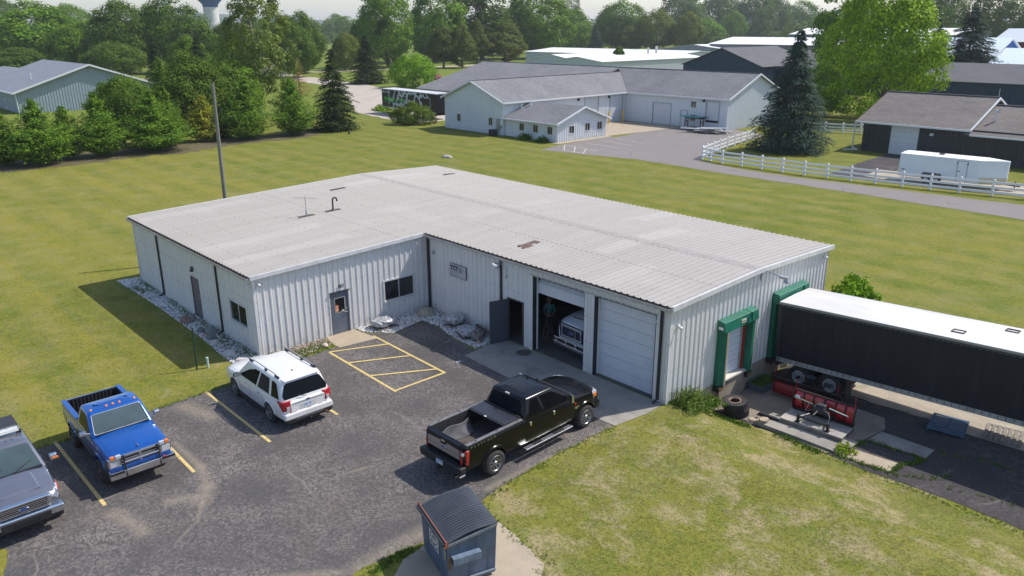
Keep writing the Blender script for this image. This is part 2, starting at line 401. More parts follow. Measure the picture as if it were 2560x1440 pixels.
def stripe(a, b, w, mat=YELLOW, z=.012, zf=None):
    a = Vector(a); b = Vector(b); n = Vector((-(b-a).y, (b-a).x)).normalized()*w/2
    return [tuple(a-n), tuple(b-n), tuple(b+n), tuple(a+n)]
def strips(name, segs, w, mat, z):
    mb = MB(); k = 0
    for a, b in segs:
        q = stripe(a, b, w); zz = z+.0015*k; k += 1
        mb.add([(x, y, zz) for x, y in q], [(0,1,2,3)])
    o = mb.build(name, mat); tag(o, kind='structure')
    return o
strips('parking_lines', [((16.7,-8.48),(21.9,-8.40)), ((16.75,-5.72),(21.9,-5.74)), ((16.45,-3.12),(21.78,-3.08)), ((16.9,-.36),(21.62,-.36)),
        ((16.28,2.40),(21.52,2.30)), ((21.42,2.36),(21.42,4.80)), ((21.46,4.76),(16.0,4.86)), ((16.3,2.42),(17.3,4.82)), ((17.85,2.38),(19.05,4.8)), ((19.6,2.36),(20.95,4.78))], .11, YELLOW, .0105)
# road north of the building, the neighbour's yard
ROAD = [(-19.2,50.6),(-13,51.6),(-7.2,53.2),(-1,52.9),(5,52.6),(11.4,52.7),(20,52.4),(29.4,52.0),(60,51),(60,59.5),(40,59.2),(28,57.6),(22.5,57.0),(16,56.4),(9.5,55.7),(4,55.9),(0,56.6),(-2.2,57.5),(-3.4,59.5),(-4.4,62.5),(-6.7,74),(-8.0,80.5),(-14,83.0),(-22,80.9),(-20.2,65),(-21.2,64.6),(-20.6,58),(-20.2,55)]
sheet('road', jitter_poly(ROAD, 1.2, .07, seed=9), .01, ASPH_ROAD)
sheet('yard_concrete', [(-31.2,80.4),(-31.2,65.3),(-21.7,64.4),(-21.6,65.3),(-20.9,71),(-20.6,80.4)], .02, CONC_WARM)
sheet('annex_walk', [(-21.95,55.2),(-20.7,55.2),(-20.9,65.4),(-21.95,65.4)], .024, CONC_WARM)
strips('yard_lines', [((-20,55.5),(-13.8,54.6)), ((-17,52.2),(-13.4,52.1)), ((-20,55.5),(-17,52.2)), ((-18,55.2),(-15.4,52.2)), ((-16,54.9),(-14,52.2)), ((-19.3,58.4),(-13.9,58.0)), ((-19.35,61.4),(-14.1,60.7)), ((-19.3,64),(-14.2,63.3))], .12, WHITE_LINE, .0145)
sheet('gravel_drive', jitter_poly([(-50,57.2),(-56,55.6),(-63,56.3),(-70,57.5),(-78,62),(-98,73),(-125,85),(-185,97),(-185,104),(-125,95),(-98,87.5),(-84,80),(-73,73),(-60,70),(-50,66)], 1.5, .25, seed=2), .012, m_concrete('drive_gravel', (.47,.41,.34), (.38,.33,.27), st=.3, scale=.4))
sheet('drive_island', jitter_poly([(-72,63),(-66,60.5),(-63,61),(-66,63.2),(-71,66)], .6, .1), .02, GRASS)
sheet('black_drive', [(10.0,68.5),(9.6,75.8),(12.6,76.6),(14,76.4),(14.5,66),(30,67),(40,68),(40,61.6),(26,60.9),(22.8,59.9),(11.2,58.6),(10.6,61.5)], .014, ASPH_DOCK)
sheet('yard_slab', [(13.6,61.0),(13.2,65.5),(30,67.2),(32,61.8),(24,60.7),(18,60.2)], .02, CONC_WARM)
sheet('far_road', jitter_poly([(-189,50),(-189,110),(-186,150),(-187,200),(-150,330),(-143,330),(-179,200),(-179,150),(-182,110),(-182,50)], 6, .3), .015, CONC_WARM)
# dock lane in its cut
pitz = lambda x, y: gz(max(x, 29.4), 15.5)
sheet('dock_lane', jitter_poly([(29.36,12.05),(32.5,12.0),(34.5,11.95),(40.5,11.85),(60,11.8),(84,11.8),(84,20.6),(60,20.4),(44,20.2),(29.36,20.2)], .5, .06, seed=12), .012, ASPH_DOCK, zf=pitz, res=2)
sheet('dock_apron', [(29.4,12.1),(31.9,12.25),(34.3,11.98),(34.75,13.5),(35.0,15.3),(34.6,16.2),(29.4,16.3)], .022, m_concrete('dock_concrete', (.28,.235,.175), (.21,.18,.14), (.09,.08,.07), st=.6), zf=pitz)
sheet('concrete_slab', [(34.75,12.1),(36.4,12.35),(36.35,13.1),(34.7,12.95)], .03, CONC_WARM, zf=pitz)
sheet('concrete_slab', [(34.9,14.0),(36.9,14.1),(36.9,14.95),(35.0,15.0)], .03, CONC, zf=pitz)
sheet('gravel_strip', jitter_poly([(32.2,17.2),(45,17.0),(60,17.0),(60,20.6),(32.2,20.6)], .5, .1, seed=4), .026, m_concrete('strip_gravel', (.42,.36,.27), (.30,.26,.2), (.14,.15,.05), st=.7), zf=pitz, res=1)

# ---------------------------------------------------------------- scattered stones, grass blades
def ico():
    t = (1+5**.5)/2; v = np.array([(-1,t,0),(1,t,0),(-1,-t,0),(1,-t,0),(0,-1,t),(0,1,t),(0,-1,-t),(0,1,-t),(t,0,-1),(t,0,1),(-t,0,-1),(-t,0,1)], float)
    v /= np.linalg.norm(v[0]); f = np.array([(0,11,5),(0,5,1),(0,1,7),(0,7,10),(0,10,11),(1,5,9),(5,11,4),(11,10,2),(10,7,6),(7,1,8),(3,9,4),(3,4,2),(3,2,6),(3,6,8),(3,8,9),(4,9,5),(2,4,11),(6,2,10),(8,6,7),(9,8,1)])
    return v, f
ICO = ico()
def inpoly(P, poly):
    x, y = P[:,0], P[:,1]; c = np.zeros(len(P), bool); n = len(poly)
    for i in range(n):
        x1, y1 = poly[i]; x2, y2 = poly[(i+1) % n]
        if y1 == y2: continue
        k = ((y1 > y) != (y2 > y)) & (x < (x2-x1)*(y-y1)/(y2-y1)+x1); c ^= k
    return c
def scatter_pts(poly, n, rng):
    a = np.array(poly); lo, hi = a.min(0), a.max(0)
    P = rng.uniform(lo, hi, (n, 2)); return P[inpoly(P, poly)]
def stones(name, polys, dens, rmin, rmax, mat, seed=1, zb=0.0):
    rng = np.random.default_rng(seed); V = []; F = []; o = 0; iv, jf = ICO
    for poly in polys:
        a = np.array(poly); ar = np.prod(a.max(0)-a.min(0)); P = scatter_pts(poly, int(ar*dens), rng)
        for q in P:
            r = rng.uniform(rmin, rmax)*np.array([1, rng.uniform(.6, 1), rng.uniform(.5, .8)])
            th = rng.uniform(0, 6.28); c, s = math.cos(th), math.sin(th)
            v = iv*r*(1+rng.normal(0, .12, (12, 1))); v = np.stack([v[:,0]*c-v[:,1]*s, v[:,0]*s+v[:,1]*c, v[:,2]], 1)
            V.append(v+np.array([q[0], q[1], zb+r[2]*.6])); F.append(jf+o); o += 12
    return fast_mesh(name, np.concatenate(V), np.concatenate(F), mat)
BED1 = [(-.75,-1.1),(2.5,-.98),(5.4,-.95),(10.5,-1.0),(13,-1.15),(14.6,-1.2),(15.1,-.6),(14.9,0),(-.6,0)]
BED2 = [(14.70,4.75),(15.3,4.78),(16.35,5.72),(15.9,7.7),(17.2,7.76),(18.66,7.4),(20.35,7.35),(20.4,9.0),(14.70,9.0)]
BED3 = [(14.70,-.3),(15.5,-.2),(15.9,1.2),(15.6,2.9),(14.70,3.1)]
soil = simple('bed_soil', (.10,.085,.06), .95, c2=(.16,.15,.12), scale=6)
for b in (BED1, BED2, BED3): sheet('planting_bed', b, .008, soil)
t_ = NT('white_gravel'); g_ = t_.n('ShaderNodeNewGeometry'); rr_ = g_.outputs['Random Per Island']
t_.base(t_.mix(t_.ramp(rr_, .25, .9), (.45,.44,.42), (.78,.77,.75))); GRAV = t_.set(.85)
tag(stones('gravel', [BED1, BED2], 330, .022, .055, GRAV, 3, .008), 'white landscaping gravel in the beds along the metal walls', 'gravel', kind='stuff')
t_ = NT('brown_pebble'); g_ = t_.n('ShaderNodeNewGeometry'); rr_ = g_.outputs['Random Per Island']
t_.base(t_.mix(t_.ramp(rr_, .2, .9), (.20,.13,.085), (.52,.44,.36))); PEB = t_.set(.85)
tag(stones('pebbles', [BED3], 220, .02, .05, PEB, 4, .008), 'brown and cream pebbles at the foot of the sunlit front wall', 'pebbles', kind='stuff')
def blade_mat(name, cols):
    t = NT(name); g = t.n('ShaderNodeNewGeometry'); r = g.outputs['Random Per Island']
    c = t.mix(t.ramp(r, 0, .5), cols[0], cols[1]); c = t.mix(t.ramp(r, .5, 1), c, cols[2]); t.base(c); t.b.inputs['Roughness'].default_value = .8
    t.b.inputs['Specular IOR Level'].default_value = .15
    tr = t.n('ShaderNodeBsdfTranslucent'); t.l(t.b.inputs['Base Color'].links[0].from_socket, tr.inputs[0])
    ms = t.n('ShaderNodeMixShader'); ms.inputs[0].default_value = .28; t.l(t.b.outputs[0], ms.inputs[1]); t.l(tr.outputs[0], ms.inputs[2]); t.l(ms.outputs[0], t.out.inputs[0])
    return t.m
def blades(name, P, h, w, mat, rng, zf=None, per=3, lean=.7, zb=0.0):
    n = len(P)*per; P = np.repeat(P, per, 0)+rng.normal(0, h*.35, (n, 2)); th = rng.uniform(0, 6.28, n)
    H = h*rng.uniform(.5, 1.25, n); Wd = w*rng.uniform(.6, 1.3, n); lx = rng.normal(0, lean, (n, 2))*H[:,None]*.7 if lean < 2 else rng.normal(0, .035, (n, 2))
    z = np.array([zf(a, b) for a, b in P]) if zf else np.zeros(n)
    z = z+zb
    a = np.stack([P[:,0]-np.cos(th)*Wd, P[:,1]-np.sin(th)*Wd, z], 1); b = np.stack([P[:,0]+np.cos(th)*Wd, P[:,1]+np.sin(th)*Wd, z], 1)
    c = np.stack([P[:,0]+lx[:,0], P[:,1]+lx[:,1], z+H], 1)
    V = np.stack([a, b, c], 1).reshape(-1, 3); F = np.arange(3*n).reshape(-1, 3)
    return fast_mesh(name, V, F, mat)
BL_LAWN = m_grass('grass_blades', True)
BL_WEED = blade_mat('weed_leaves', [(.06,.13,.015), (.10,.20,.02), (.20,.24,.05)])
rg = np.random.default_rng(21)
NEARLAWN = [(29.35,6.5),(29.2,3.4),(29.4,.6),(30.4,-.2),(32.6,-.5),(33.6,-2.5),(41,3),(46,11.4),(34.5,11.8),(31.5,11.9),(29.6,11.2),(29.45,9.3)]
WESTLAWN = [(16.5,-3),(16.8,-8),(16.8,-14),(8,-14),(2,-8),(-2,-2),(5,-1.2),(14,-1.3)]
def clumpy(poly, n, rng, sc=.5):
    c = scatter_pts(poly, n//12, rng); P = np.repeat(c, 12, 0)+rng.normal(0, sc*.35, (len(c)*12, 2)); return P[inpoly(P, poly)]
PG = np.concatenate([clumpy(NEARLAWN, 24000, rg, .5), scatter_pts(NEARLAWN, 30000, rg), clumpy(WESTLAWN, 20000, rg, .6)])
tag(blades('grass', PG, .012, .010, BL_LAWN, rg, gz, 4, 3.0, .004), 'short mown lawn grass with dry straw patches on the bank beside the dock lane and west of the lot', 'grass', kind='stuff')
def edgeline(pts, n, rng, sd=.07):
    a = np.array(pts, float); seg = np.linalg.norm(np.diff(a, axis=0), axis=1); cum = np.concatenate([[0], np.cumsum(seg)])
    s = rng.uniform(0, cum[-1], n); i = np.clip(np.searchsorted(cum, s)-1, 0, len(seg)-1); t = ((s-cum[i])/seg[i])[:,None]
    return a[i]*(1-t)+a[i+1]*t+rng.normal(0, sd, (n, 2))
PE = np.concatenate([edgeline([(16.7,-14),(16.85,-8.5),(16.95,-7.6),(16.6,-4.9),(16.45,-1.7),(16.0,.2),(15.9,2.9)], 520, rg, .08),
    edgeline([(29.12,6.5),(29.05,3.7),(29.2,1.7),(29.4,.2),(29.9,-.6)], 260, rg, .10), edgeline([(29.8,-2.8),(29.75,-3.6),(29.95,-4.4)], 260, rg, .1),
    edgeline([(30.1,-.4),(32.7,-.6),(33.2,-2)], 130, rg, .10), edgeline([(32.6,11.95),(34.4,11.85),(36.4,11.8),(42,11.7),(50,11.7)], 520, rg, .12)])
PW = np.concatenate([edgeline([(0,-.1),(3.2,-.12)], 260, rg, .15), edgeline([(4.5,-.15),(7.5,-.3),(9.6,-.2),(10.8,-.2)], 500, rg, .13), edgeline([(11.3,-.3),(14.5,-.25)], 420, rg, .22), edgeline([(1.0,-.75),(2.4,-.6)], 160, rg, .12),
    edgeline([(15.0,.2),(15.6,1.4),(15.4,2.7)], 420, rg, .2), edgeline([(29.42,9.2),(29.5,11.6)], 700, rg, .16), edgeline([(30.0,11.5),(31.2,11.75)], 250, rg, .12)])
tag(blades('edge_grass', PE, .065, .012, BL_WEED, rg, gz, 4, .8), 'longer fringe grass along the ragged asphalt edges', 'grass', kind='stuff')
tag(blades('weeds', PW, .09, .018, BL_WEED, rg, gz, 4, .8), 'weeds sprouting through the gravel at the foot of the metal walls', 'weeds', kind='stuff')
PC = np.concatenate([edgeline([(34.7,12.1),(36.4,12.3),(36.5,13.1),(36.9,13.6),(36.7,14.0)], 210, rg, .06), edgeline([(36.5,12.2),(37.6,12.9),(37.9,13.6)], 40, rg, .07), edgeline([(35,14),(37,14.0)], 70, rg, .07), edgeline([(37,14.9),(39.6,15.6),(44,15.3)], 80, rg, .10),
    edgeline([(34.3,12.1),(34.9,13.7)], 220, rg, .08), edgeline([(32.3,12.0),(34.2,11.85)], 150, rg, .1), edgeline([(38,12.6),(40,13.2),(42,13.0)], 30, rg, .08)])
tag(blades('crack_weeds', PC, .09, .018, BL_WEED, rg, pitz, 4, .8, .02), 'weeds growing from the cracks in the dock lane paving', 'weeds', kind='stuff')
# ---------------------------------------------------------------- the metal building
W1, D1, LL, DR, DE, H0, SL = 14.668, 9.053, 29.302, 14.847, 21.0, 3.644, .0333
roofz = lambda y: H0+SL*y if y <= DR else H0+SL*(2*DR-y)
def m_metalwall(name, c, c2, streak=(.25,.24,.22)):
    t = NT(name); n = t.noise(1.0, 4, .6, stretch=(6, 6, .45)); n2 = t.noise(2.2, 4, .6)
    k = t.mix(t.ramp(n, .35, .7, 0, .7), c, c2); k = t.mix(t.ramp(n2, .62, .8, 0, .4), k, streak)
    X = t.xyz(); low = t.math('MULTIPLY', t.ramp(X[2], .55, .0), t.ramp(t.noise(5, 4, .7), .45, .65))
    k = t.mix(t.math('MULTIPLY', low, .5), k, (.22,.19,.15))
    rows = t.math('MINIMUM', t.math('ABSOLUTE', t.math('SUBTRACT', X[2], 1.35)), t.math('ABSOLUTE', t.math('SUBTRACT', X[2], 2.45)))
    sc_ = t.math('ABSOLUTE', t.math('SUBTRACT', t.math('FRACT', t.math('DIVIDE', t.math('ADD', X[0], X[1]), .3048)), .5))
    k = t.mix(t.math('MULTIPLY', t.math('MULTIPLY', t.ramp(rows, .035, .015), t.ramp(sc_, .16, .08)), .45), k, (.14,.13,.125))
    run = t.noise(1.0, 3, .6, stretch=(9, 9, .28)); k = t.mix(t.ramp(run, .60, .74, 0, .35), k, (.30,.265,.22))
    t.base(k); return t.set(.5, .0, spec=.4)
WALLM = m_metalwall('painted_metal_wall', (.68,.672,.655), (.59,.583,.57))
def m_roof():
    t = NT('roof_metal'); X = t.xyz()
    n = t.noise(1.0, 5, .6, stretch=(1.6, .12, 1)); n2 = t.noise(.35, 5, .6); n3 = t.noise(5, 3, .7, stretch=(2.5, .25, 1))
    c = t.mix(t.ramp(n, .3, .7), (.345,.320,.285), (.400,.372,.334)); c = t.mix(t.ramp(n2, .55, .75, 0, .5), c, (.47,.445,.415))
    c = t.mix(t.ramp(n3, .6, .8, 0, .3), c, (.25,.225,.20))
    # panel to panel tone, dirt plus painted-in rib shading along the rib feet
    wn = t.n('ShaderNodeTexWhiteNoise'); wn.noise_dimensions = '2D'; cb = t.n('ShaderNodeCombineXYZ'); t.l(t.math('FLOOR', t.math('DIVIDE', t.math('ADD', X[0], .16), .9144)), cb.inputs[0]); t.l(t.math('FLOOR', t.math('DIVIDE', X[1], 6.1)), cb.inputs[1]); t.l(cb.outputs[0], wn.inputs['Vector'])
    c = t.mix(t.ramp(wn.outputs[0], 0, 1, 0, .30), c, (.36,.335,.31)); c = t.mix(t.ramp(wn.outputs[0], .93, .94, 0, .28), c, (.52,.49,.455))
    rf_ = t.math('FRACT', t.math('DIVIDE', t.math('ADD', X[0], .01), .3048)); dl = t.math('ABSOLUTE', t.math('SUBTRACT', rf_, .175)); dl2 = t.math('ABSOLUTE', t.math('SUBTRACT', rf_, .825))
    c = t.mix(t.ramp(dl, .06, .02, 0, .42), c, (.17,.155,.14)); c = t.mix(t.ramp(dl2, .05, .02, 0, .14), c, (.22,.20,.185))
    # screw rows at the purlins
    fy = t.math('ABSOLUTE', t.math('SUBTRACT', t.math('FRACT', t.math('DIVIDE', X[1], 1.52)), .5))
    fx = t.math('ABSOLUTE', t.math('SUBTRACT', t.math('FRACT', t.math('DIVIDE', X[0], .6096)), .5))
    dot = t.math('MULTIPLY', t.ramp(fy, .022, .012), t.ramp(fx, .07, .04)); c = t.mix(t.math('MULTIPLY', dot, .55), c, (.12,.11,.10))
    t.base(c); return t.set(.55, .0, spec=.45)
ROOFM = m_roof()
TRIM = simple('trim_metal', (.44,.43,.41), .45, c2=(.33,.32,.30), scale=2)
TRIMW = simple('trim_white', (.62,.62,.62), .45, c2=(.5,.5,.49), scale=3)
DARKM = simple('downspout_metal', (.022,.022,.026), .45)
BLACK = simple('black_void', (.006,.006,.007), .7)
GLASSD = simple('dark_window_glass', (.012,.013,.015), .05, spec=.8)
DOORG = simple('grey_door_paint', (.125,.15,.19), .45, c2=(.10,.12,.155), scale=2)
DOORDK = simple('charcoal_door_paint', (.062,.072,.09), .45)
DOORP = simple('taupe_door_paint', (.135,.115,.13), .5)
OHD = simple('white_door_panel', (.60,.63,.67), .4, c2=(.54,.57,.61), scale=1.5)
GREEN = NT('green_vinyl'); GREEN.base(GREEN.mix(GREEN.ramp(GREEN.noise(2.5, 4), .35, .7), (.004,.105,.062), (.008,.155,.092))); GREEN.bump(GREEN.noise(5, 4, .6), .5, .04); GREEN = GREEN.set(.5)
STEEL = simple('galvanised_steel', (.42,.43,.44), .4, .6)
CHROME = simple('chrome', (.75,.76,.78), .12, 1.0)
RUBBER = simple('black_rubber', (.014,.014,.015), .8, c2=(.03,.028,.026), scale=12)
WHITEP = simple('white_plastic', (.7,.7,.7), .4)

def breaks(length, pitch, dep, openings, minor=.006, phase=.15):
    pts = {0.0: 0.0, length: 0.0}; k = phase
    while k < length-.06:
        for ds, o in ((-.05, 0), (-.024, dep), (.024, dep), (.05, 0)): pts[round(k+ds, 4)] = o
        for m in (pitch*.33, pitch*.67):
            for ds, o in ((-.014, 0), (0, minor), (.014, 0)):
                if k+m+ds < length-.01: pts[round(k+m+ds, 4)] = o
        k += pitch
    xs = sorted(q for q in pts if 0 <= q <= length); ys = [pts[q] for q in xs]
    for e in openings:
        if 0 < e < length and all(abs(e-q) > .002 for q in xs):
            o = float(np.interp(e, xs, ys)); i = int(np.searchsorted(xs, e)); xs.insert(i, e); ys.insert(i, o)
    return xs, ys
def corr_wall(name, parent, mat, p0, d, n, length, zb, zt, openings=(), pitch=.3048, dep=.034, phase=.15):
    p0 = Vector((*p0, 0)); d = Vector((*d, 0)); n = Vector((*n, 0))
    xs, off = breaks(length, pitch, dep, [e for o in openings for e in o[:2]], phase=phase)
    zbf = zb if callable(zb) else (lambda s: zb); ztf = zt if callable(zt) else (lambda s: zt)
    mb = MB()
    for i in range(len(xs)-1):
        a, b = xs[i], xs[i+1]; c = (a+b)/2
        iv = [(('b', zbf(a), zbf(b)), ('t', ztf(a), ztf(b)))]
        segs = []; cur = (zbf(a), zbf(b))
        for o in sorted([o for o in openings if o[0] <= c <= o[1]], key=lambda o: o[2]):
            if o[2] > cur[0]+.001: segs.append((cur, (o[2], o[2])))
            cur = (max(o[3], cur[0]), max(o[3], cur[1]))
        segs.append((cur, (ztf(a), ztf(b))))
        A = p0+d*a+n*off[i]; B = p0+d*b+n*off[i+1]
        for (z0, z1), (z2, z3) in segs:
            if z2-z0 < .001: continue
            mb.quad((A.x,A.y,z0), (B.x,B.y,z1), (B.x,B.y,z3), (A.x,A.y,z2))
    return mb.build(name, mat, parent, fixn=False)
BLD = thing('metal_warehouse', 'low L-shaped warehouse of pale ribbed metal with a pale grey ribbed roof and dock doors', 'warehouse', (0,0,0))
corr_wall('wall', BLD, WALLM, (0,0), (1,0), (0,-1), W1, .0, lambda s: roofz(0)-.03, [(7.75,8.68,0,2.05),(12.08,13.86,1.0,2.04)])
corr_wall('wall', BLD, WALLM, (W1,0), (0,1), (1,0), D1, .0, lambda s: roofz(s)-.03, [(3.549,4.477,0,2.03),(6.40,8.20,.92,2.0)])
corr_wall('wall', BLD, WALLM, (W1,D1), (1,0), (0,-1), LL-W1, .0, lambda s: roofz(D1)-.03, [(20.65-W1,21.58-W1,0,2.03),(22.19-W1,25.18-W1,0,3.42),(25.68-W1,28.70-W1,0,3.42)])
corr_wall('wall', BLD, WALLM, (LL,D1), (0,1), (1,0), DE-D1, lambda s: -.02 if s < 1.3 else -.2, lambda s: roofz(D1+s)-.03, [(12.5-D1,14.4-D1,-.3,2.12),(16.6-D1,18.4-D1,-.3,2.2)])
corr_wall('wall', BLD, WALLM, (0,DE), (0,-1), (-1,0), DE, .0, lambda s: roofz(DE-s)-.03)
corr_wall('wall', BLD, WALLM, (LL,DE), (-1,0), (0,1), LL, -.2, lambda s: roofz(DE)-.03)
mb = MB()
mb.box(LL-.25, LL+.02, 11.2, DE-.02, -1.35, -.19); mb.box(.02, W1-.02, .015, .3, -.05, .03); mb.box(W1-.3, W1-.015, .3, D1, -.05, .03)
mb.box(LL-.25, LL+.012, D1+.02, 11.2, -.6, -.015)
mb.box(LL+.02, LL+.16, 12.5, 14.42, -1.30, -.17)
f_ = mb.build('foundation', CONC_WALL, BLD)
mb = MB(); mb.box(LL-.3, LL+.24, 12.5, 14.42, -.169, -.10); mb.build('dock_sill', simple('sill_concrete', (.62,.58,.5), .8), BLD)
mb = MB()
for c in ((W1, 0, 1, -1, 0), (LL, D1, 1, -1, 0), (0, 0, -1, -1, 0), (LL, DE, 1, 1, -.2)):
    x, y, sx, sy, z0 = c; zt_ = roofz(min(y, DR) if y < DR else y)-.04
    a = sorted((x-sx*.10, x+sx*.042)); b = sorted((y-sy*.10, y+sy*.042))
    mb.box(a[0], a[1], min(y+sy*.036, y+sy*.042), max(y+sy*.036, y+sy*.042), z0, zt_)
    mb.box(min(x+sx*.036, x+sx*.042), max(x+sx*.036, x+sx*.042), b[0], b[1]-.007 if sy > 0 else b[1], z0, zt_-.003) if sy < 0 else None
mb.build('corner_trim', WALLM, BLD)
# garage floor and interior partition
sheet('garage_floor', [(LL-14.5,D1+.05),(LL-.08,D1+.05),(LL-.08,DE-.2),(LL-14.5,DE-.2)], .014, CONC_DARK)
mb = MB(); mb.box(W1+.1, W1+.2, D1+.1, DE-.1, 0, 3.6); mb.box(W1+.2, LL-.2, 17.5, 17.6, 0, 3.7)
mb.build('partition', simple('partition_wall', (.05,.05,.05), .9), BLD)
# roof
def roof():
    mb = MB(); xs, off = breaks(LL+.26, .3048, .040, [W1+.13+.12], minor=.004, phase=.12); xs = [q-.13 for q in xs]
    for i in range(len(xs)-1):
        a, b = xs[i], xs[i+1]; yf = -.17 if (a+b)/2 < W1+.12 else D1-.17
        for y0, y1 in ((yf, DR), (DR, DE+.17)):
            mb.quad((a, y0, roofz(y0)+off[i]), (b, y0, roofz(y0)+off[i+1]), (b, y1, roofz(y1)+off[i]*0+off[i+1]), (a, y1, roofz(y1)+off[i]))
    # underside
    for x0, x1, y0 in ((-.13, W1+.12, -.15), (W1+.12, LL+.13, D1-.15)):
        mb.quad((x0, y0, roofz(y0)-.012), (x0, DR, roofz(DR)-.012), (x1, DR, roofz(DR)-.012), (x1, y0, roofz(y0)-.012))
    mb.quad((-.13, DR, roofz(DR)-.012), (-.13, DE+.15, roofz(DE+.15)-.012), (LL+.13, DE+.15, roofz(DE+.15)-.012), (LL+.13, DR, roofz(DR)-.012))
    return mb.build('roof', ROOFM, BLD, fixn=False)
RF = roof()
mb = MB()   # ridge cap and lap strip
xs, off = breaks(LL+.26, .3048, .032, [], minor=.005, phase=.12)
for s in (-1, 1):
    for i in range(len(xs)-1):
        a, b = xs[i]-.13, xs[i+1]-.13; y1 = DR+s*.28
        mb.quad((a, DR, roofz(DR)+off[i]+.012), (b, DR, roofz(DR)+off[i+1]+.012), (b, y1, roofz(y1)+off[i+1]+.008), (a, y1, roofz(y1)+off[i]+.008))
        mb.quad((a, y1, roofz(y1)+off[i]+.008), (b, y1, roofz(y1)+off[i+1]+.008), (b, y1+s*.004, roofz(y1)-.002), (a, y1+s*.004, roofz(y1)-.002))
mb.build('ridge_cap', simple('ridge_metal', (.33,.305,.28), .6, c2=(.24,.22,.205), scale=5), RF, fixn=False, whole=True)
mb = MB()
for yy, x0, x1 in ((7.55, -.12, W1+.1), (D1-.17+3.0, W1+.2, LL+.1)):
    for i in range(len(xs)-1):
        a, b = xs[i]-.13, xs[i+1]-.13
        if a < x0 or b > x1: continue
        mb.quad((a, yy-.02, roofz(yy-.02)+off[i]+.004), (b, yy-.02, roofz(yy-.02)+off[i+1]+.004), (b, yy+.02, roofz(yy+.02)+off[i+1]+.004), (a, yy+.02, roofz(yy+.02)+off[i]+.004))
mb.build('panel_lap', simple('lap_strip', (.20,.185,.17), .7), RF, fixn=False)  # thin dark strips marking the end laps of the roof panels
# rake trims
def beam(mb, a, b, w, h):      # sloped box from a to b (centres of top outer edge)
    a = Vector(a); b = Vector(b); d = (b-a).normalized(); s = Vector((-d.y, d.x, 0)).normalized()*w/2; u = Vector((0,0,-h))
    mb.hexa([a-s+u, b-s+u, b+s+u, a+s+u, a-s, b-s, b+s, a+s])
mb = MB()
beam(mb, (W1+.165, -.16, roofz(-.16)+.035), (W1+.165, D1-.30, roofz(D1-.30)+.035), .09, .17)
beam(mb, (LL+.175, D1-.17, roofz(D1-.17)+.04), (LL+.175, DR, roofz(DR)+.04), .09, .19); beam(mb, (LL+.175, DR, roofz(DR)+.04), (LL+.175, DE+.17, roofz(DE+.17)+.04), .09, .19)
beam(mb, (-.175, -.17, roofz(-.17)+.03), (-.175, DR, roofz(DR)+.03), .09, .15); beam(mb, (-.175, DR, roofz(DR)+.03), (-.175, DE+.17, roofz(DE+.17)+.03), .09, .15)
mb.build('rake_trim', TRIMW, RF)
# gutters: open U channels
def gutter(x0, x1, y, z, out=-1):
    mb = MB(); y1 = y+out*.13
    lo, hi = min(y, y1), max(y, y1)
    mb.box(x0, x1, lo, hi, z-.13, z-.12); 
    yo = lo if out < 0 else hi-.012
    mb.box(x0, x1, yo, yo+.012, z-.12, z-.01)
    mb.box(x0, x0+.01, lo+.013, hi, z-.12, z-.012); mb.box(x1-.01, x1, lo+.013, hi, z-.12, z-.012)
    mb.build('gutter', TRIM, BLD)
gutter(-.12, W1+.12, -.175, roofz(0)-.03); gutter(W1+.22, LL+.12, D1-.175, roofz(D1)-.03)
# little closures under the roof ribs read as a toothed dark line along the eave
mb = MB(); k = .12-.13
while k < LL:
    y = -.165 if k < W1+.1 else D1-.165
    mb.box(k-.035, k+.035, y-.012, y+.004, roofz(y)-.03, roofz(y)+.026); k += .3048
mb.build('rib_closure', simple('rust_closure', (.035,.025,.022), .8, c2=(.14,.045,.025), scale=.8, lo=.5, hi=.65), RF)
mb = MB(); mb.box(-.1, W1+.1, -.163, -.155, roofz(0)-.16, roofz(0)-.012); mb.box(W1+.25, LL+.1, D1-.163, D1-.155, roofz(D1)-.16, roofz(D1)-.012)
mb.build('eave_fascia', DARKM, BLD)
def downspout(x, y, ztop, nrm, w=.09, zb=.12):
    nx, ny = nrm; mb = MB(); d = .07
    a = Vector((x, y, 0))+Vector((nx, ny, 0))*(.035+d/2)
    t = Vector((ny, -nx, 0)) if nx else Vector((1, 0, 0))
    hx, hy = (w/2, d/2) if ny else (d/2, w/2)
    mb.box(a.x-hx, a.x+hx, a.y-hy, a.y+hy, zb, ztop-.34)
    mb.tube([(a.x, a.y, ztop-.36), (a.x, a.y, ztop-.30), (a.x+nx*.11, a.y+ny*.11, ztop-.18), (a.x+nx*.12, a.y+ny*.12, ztop-.12)], .045, 8)
    mb.tube([(a.x, a.y, zb+.08), (a.x+nx*.10, a.y+ny*.10, zb-.02), (a.x+nx*.26, a.y+ny*.26, zb-.05)], .042, 8)
    mb.build('downspout', DARKM, BLD)
downspout(3.66, 0, roofz(0), (0,-1)); downspout(11.02, 0, roofz(0), (0,-1)); downspout(20.22, D1, roofz(D1), (0,-1)); downspout(28.98, D1, roofz(D1), (0,-1)); downspout(W1+.22, D1, roofz(D1), (0,-1), .12)

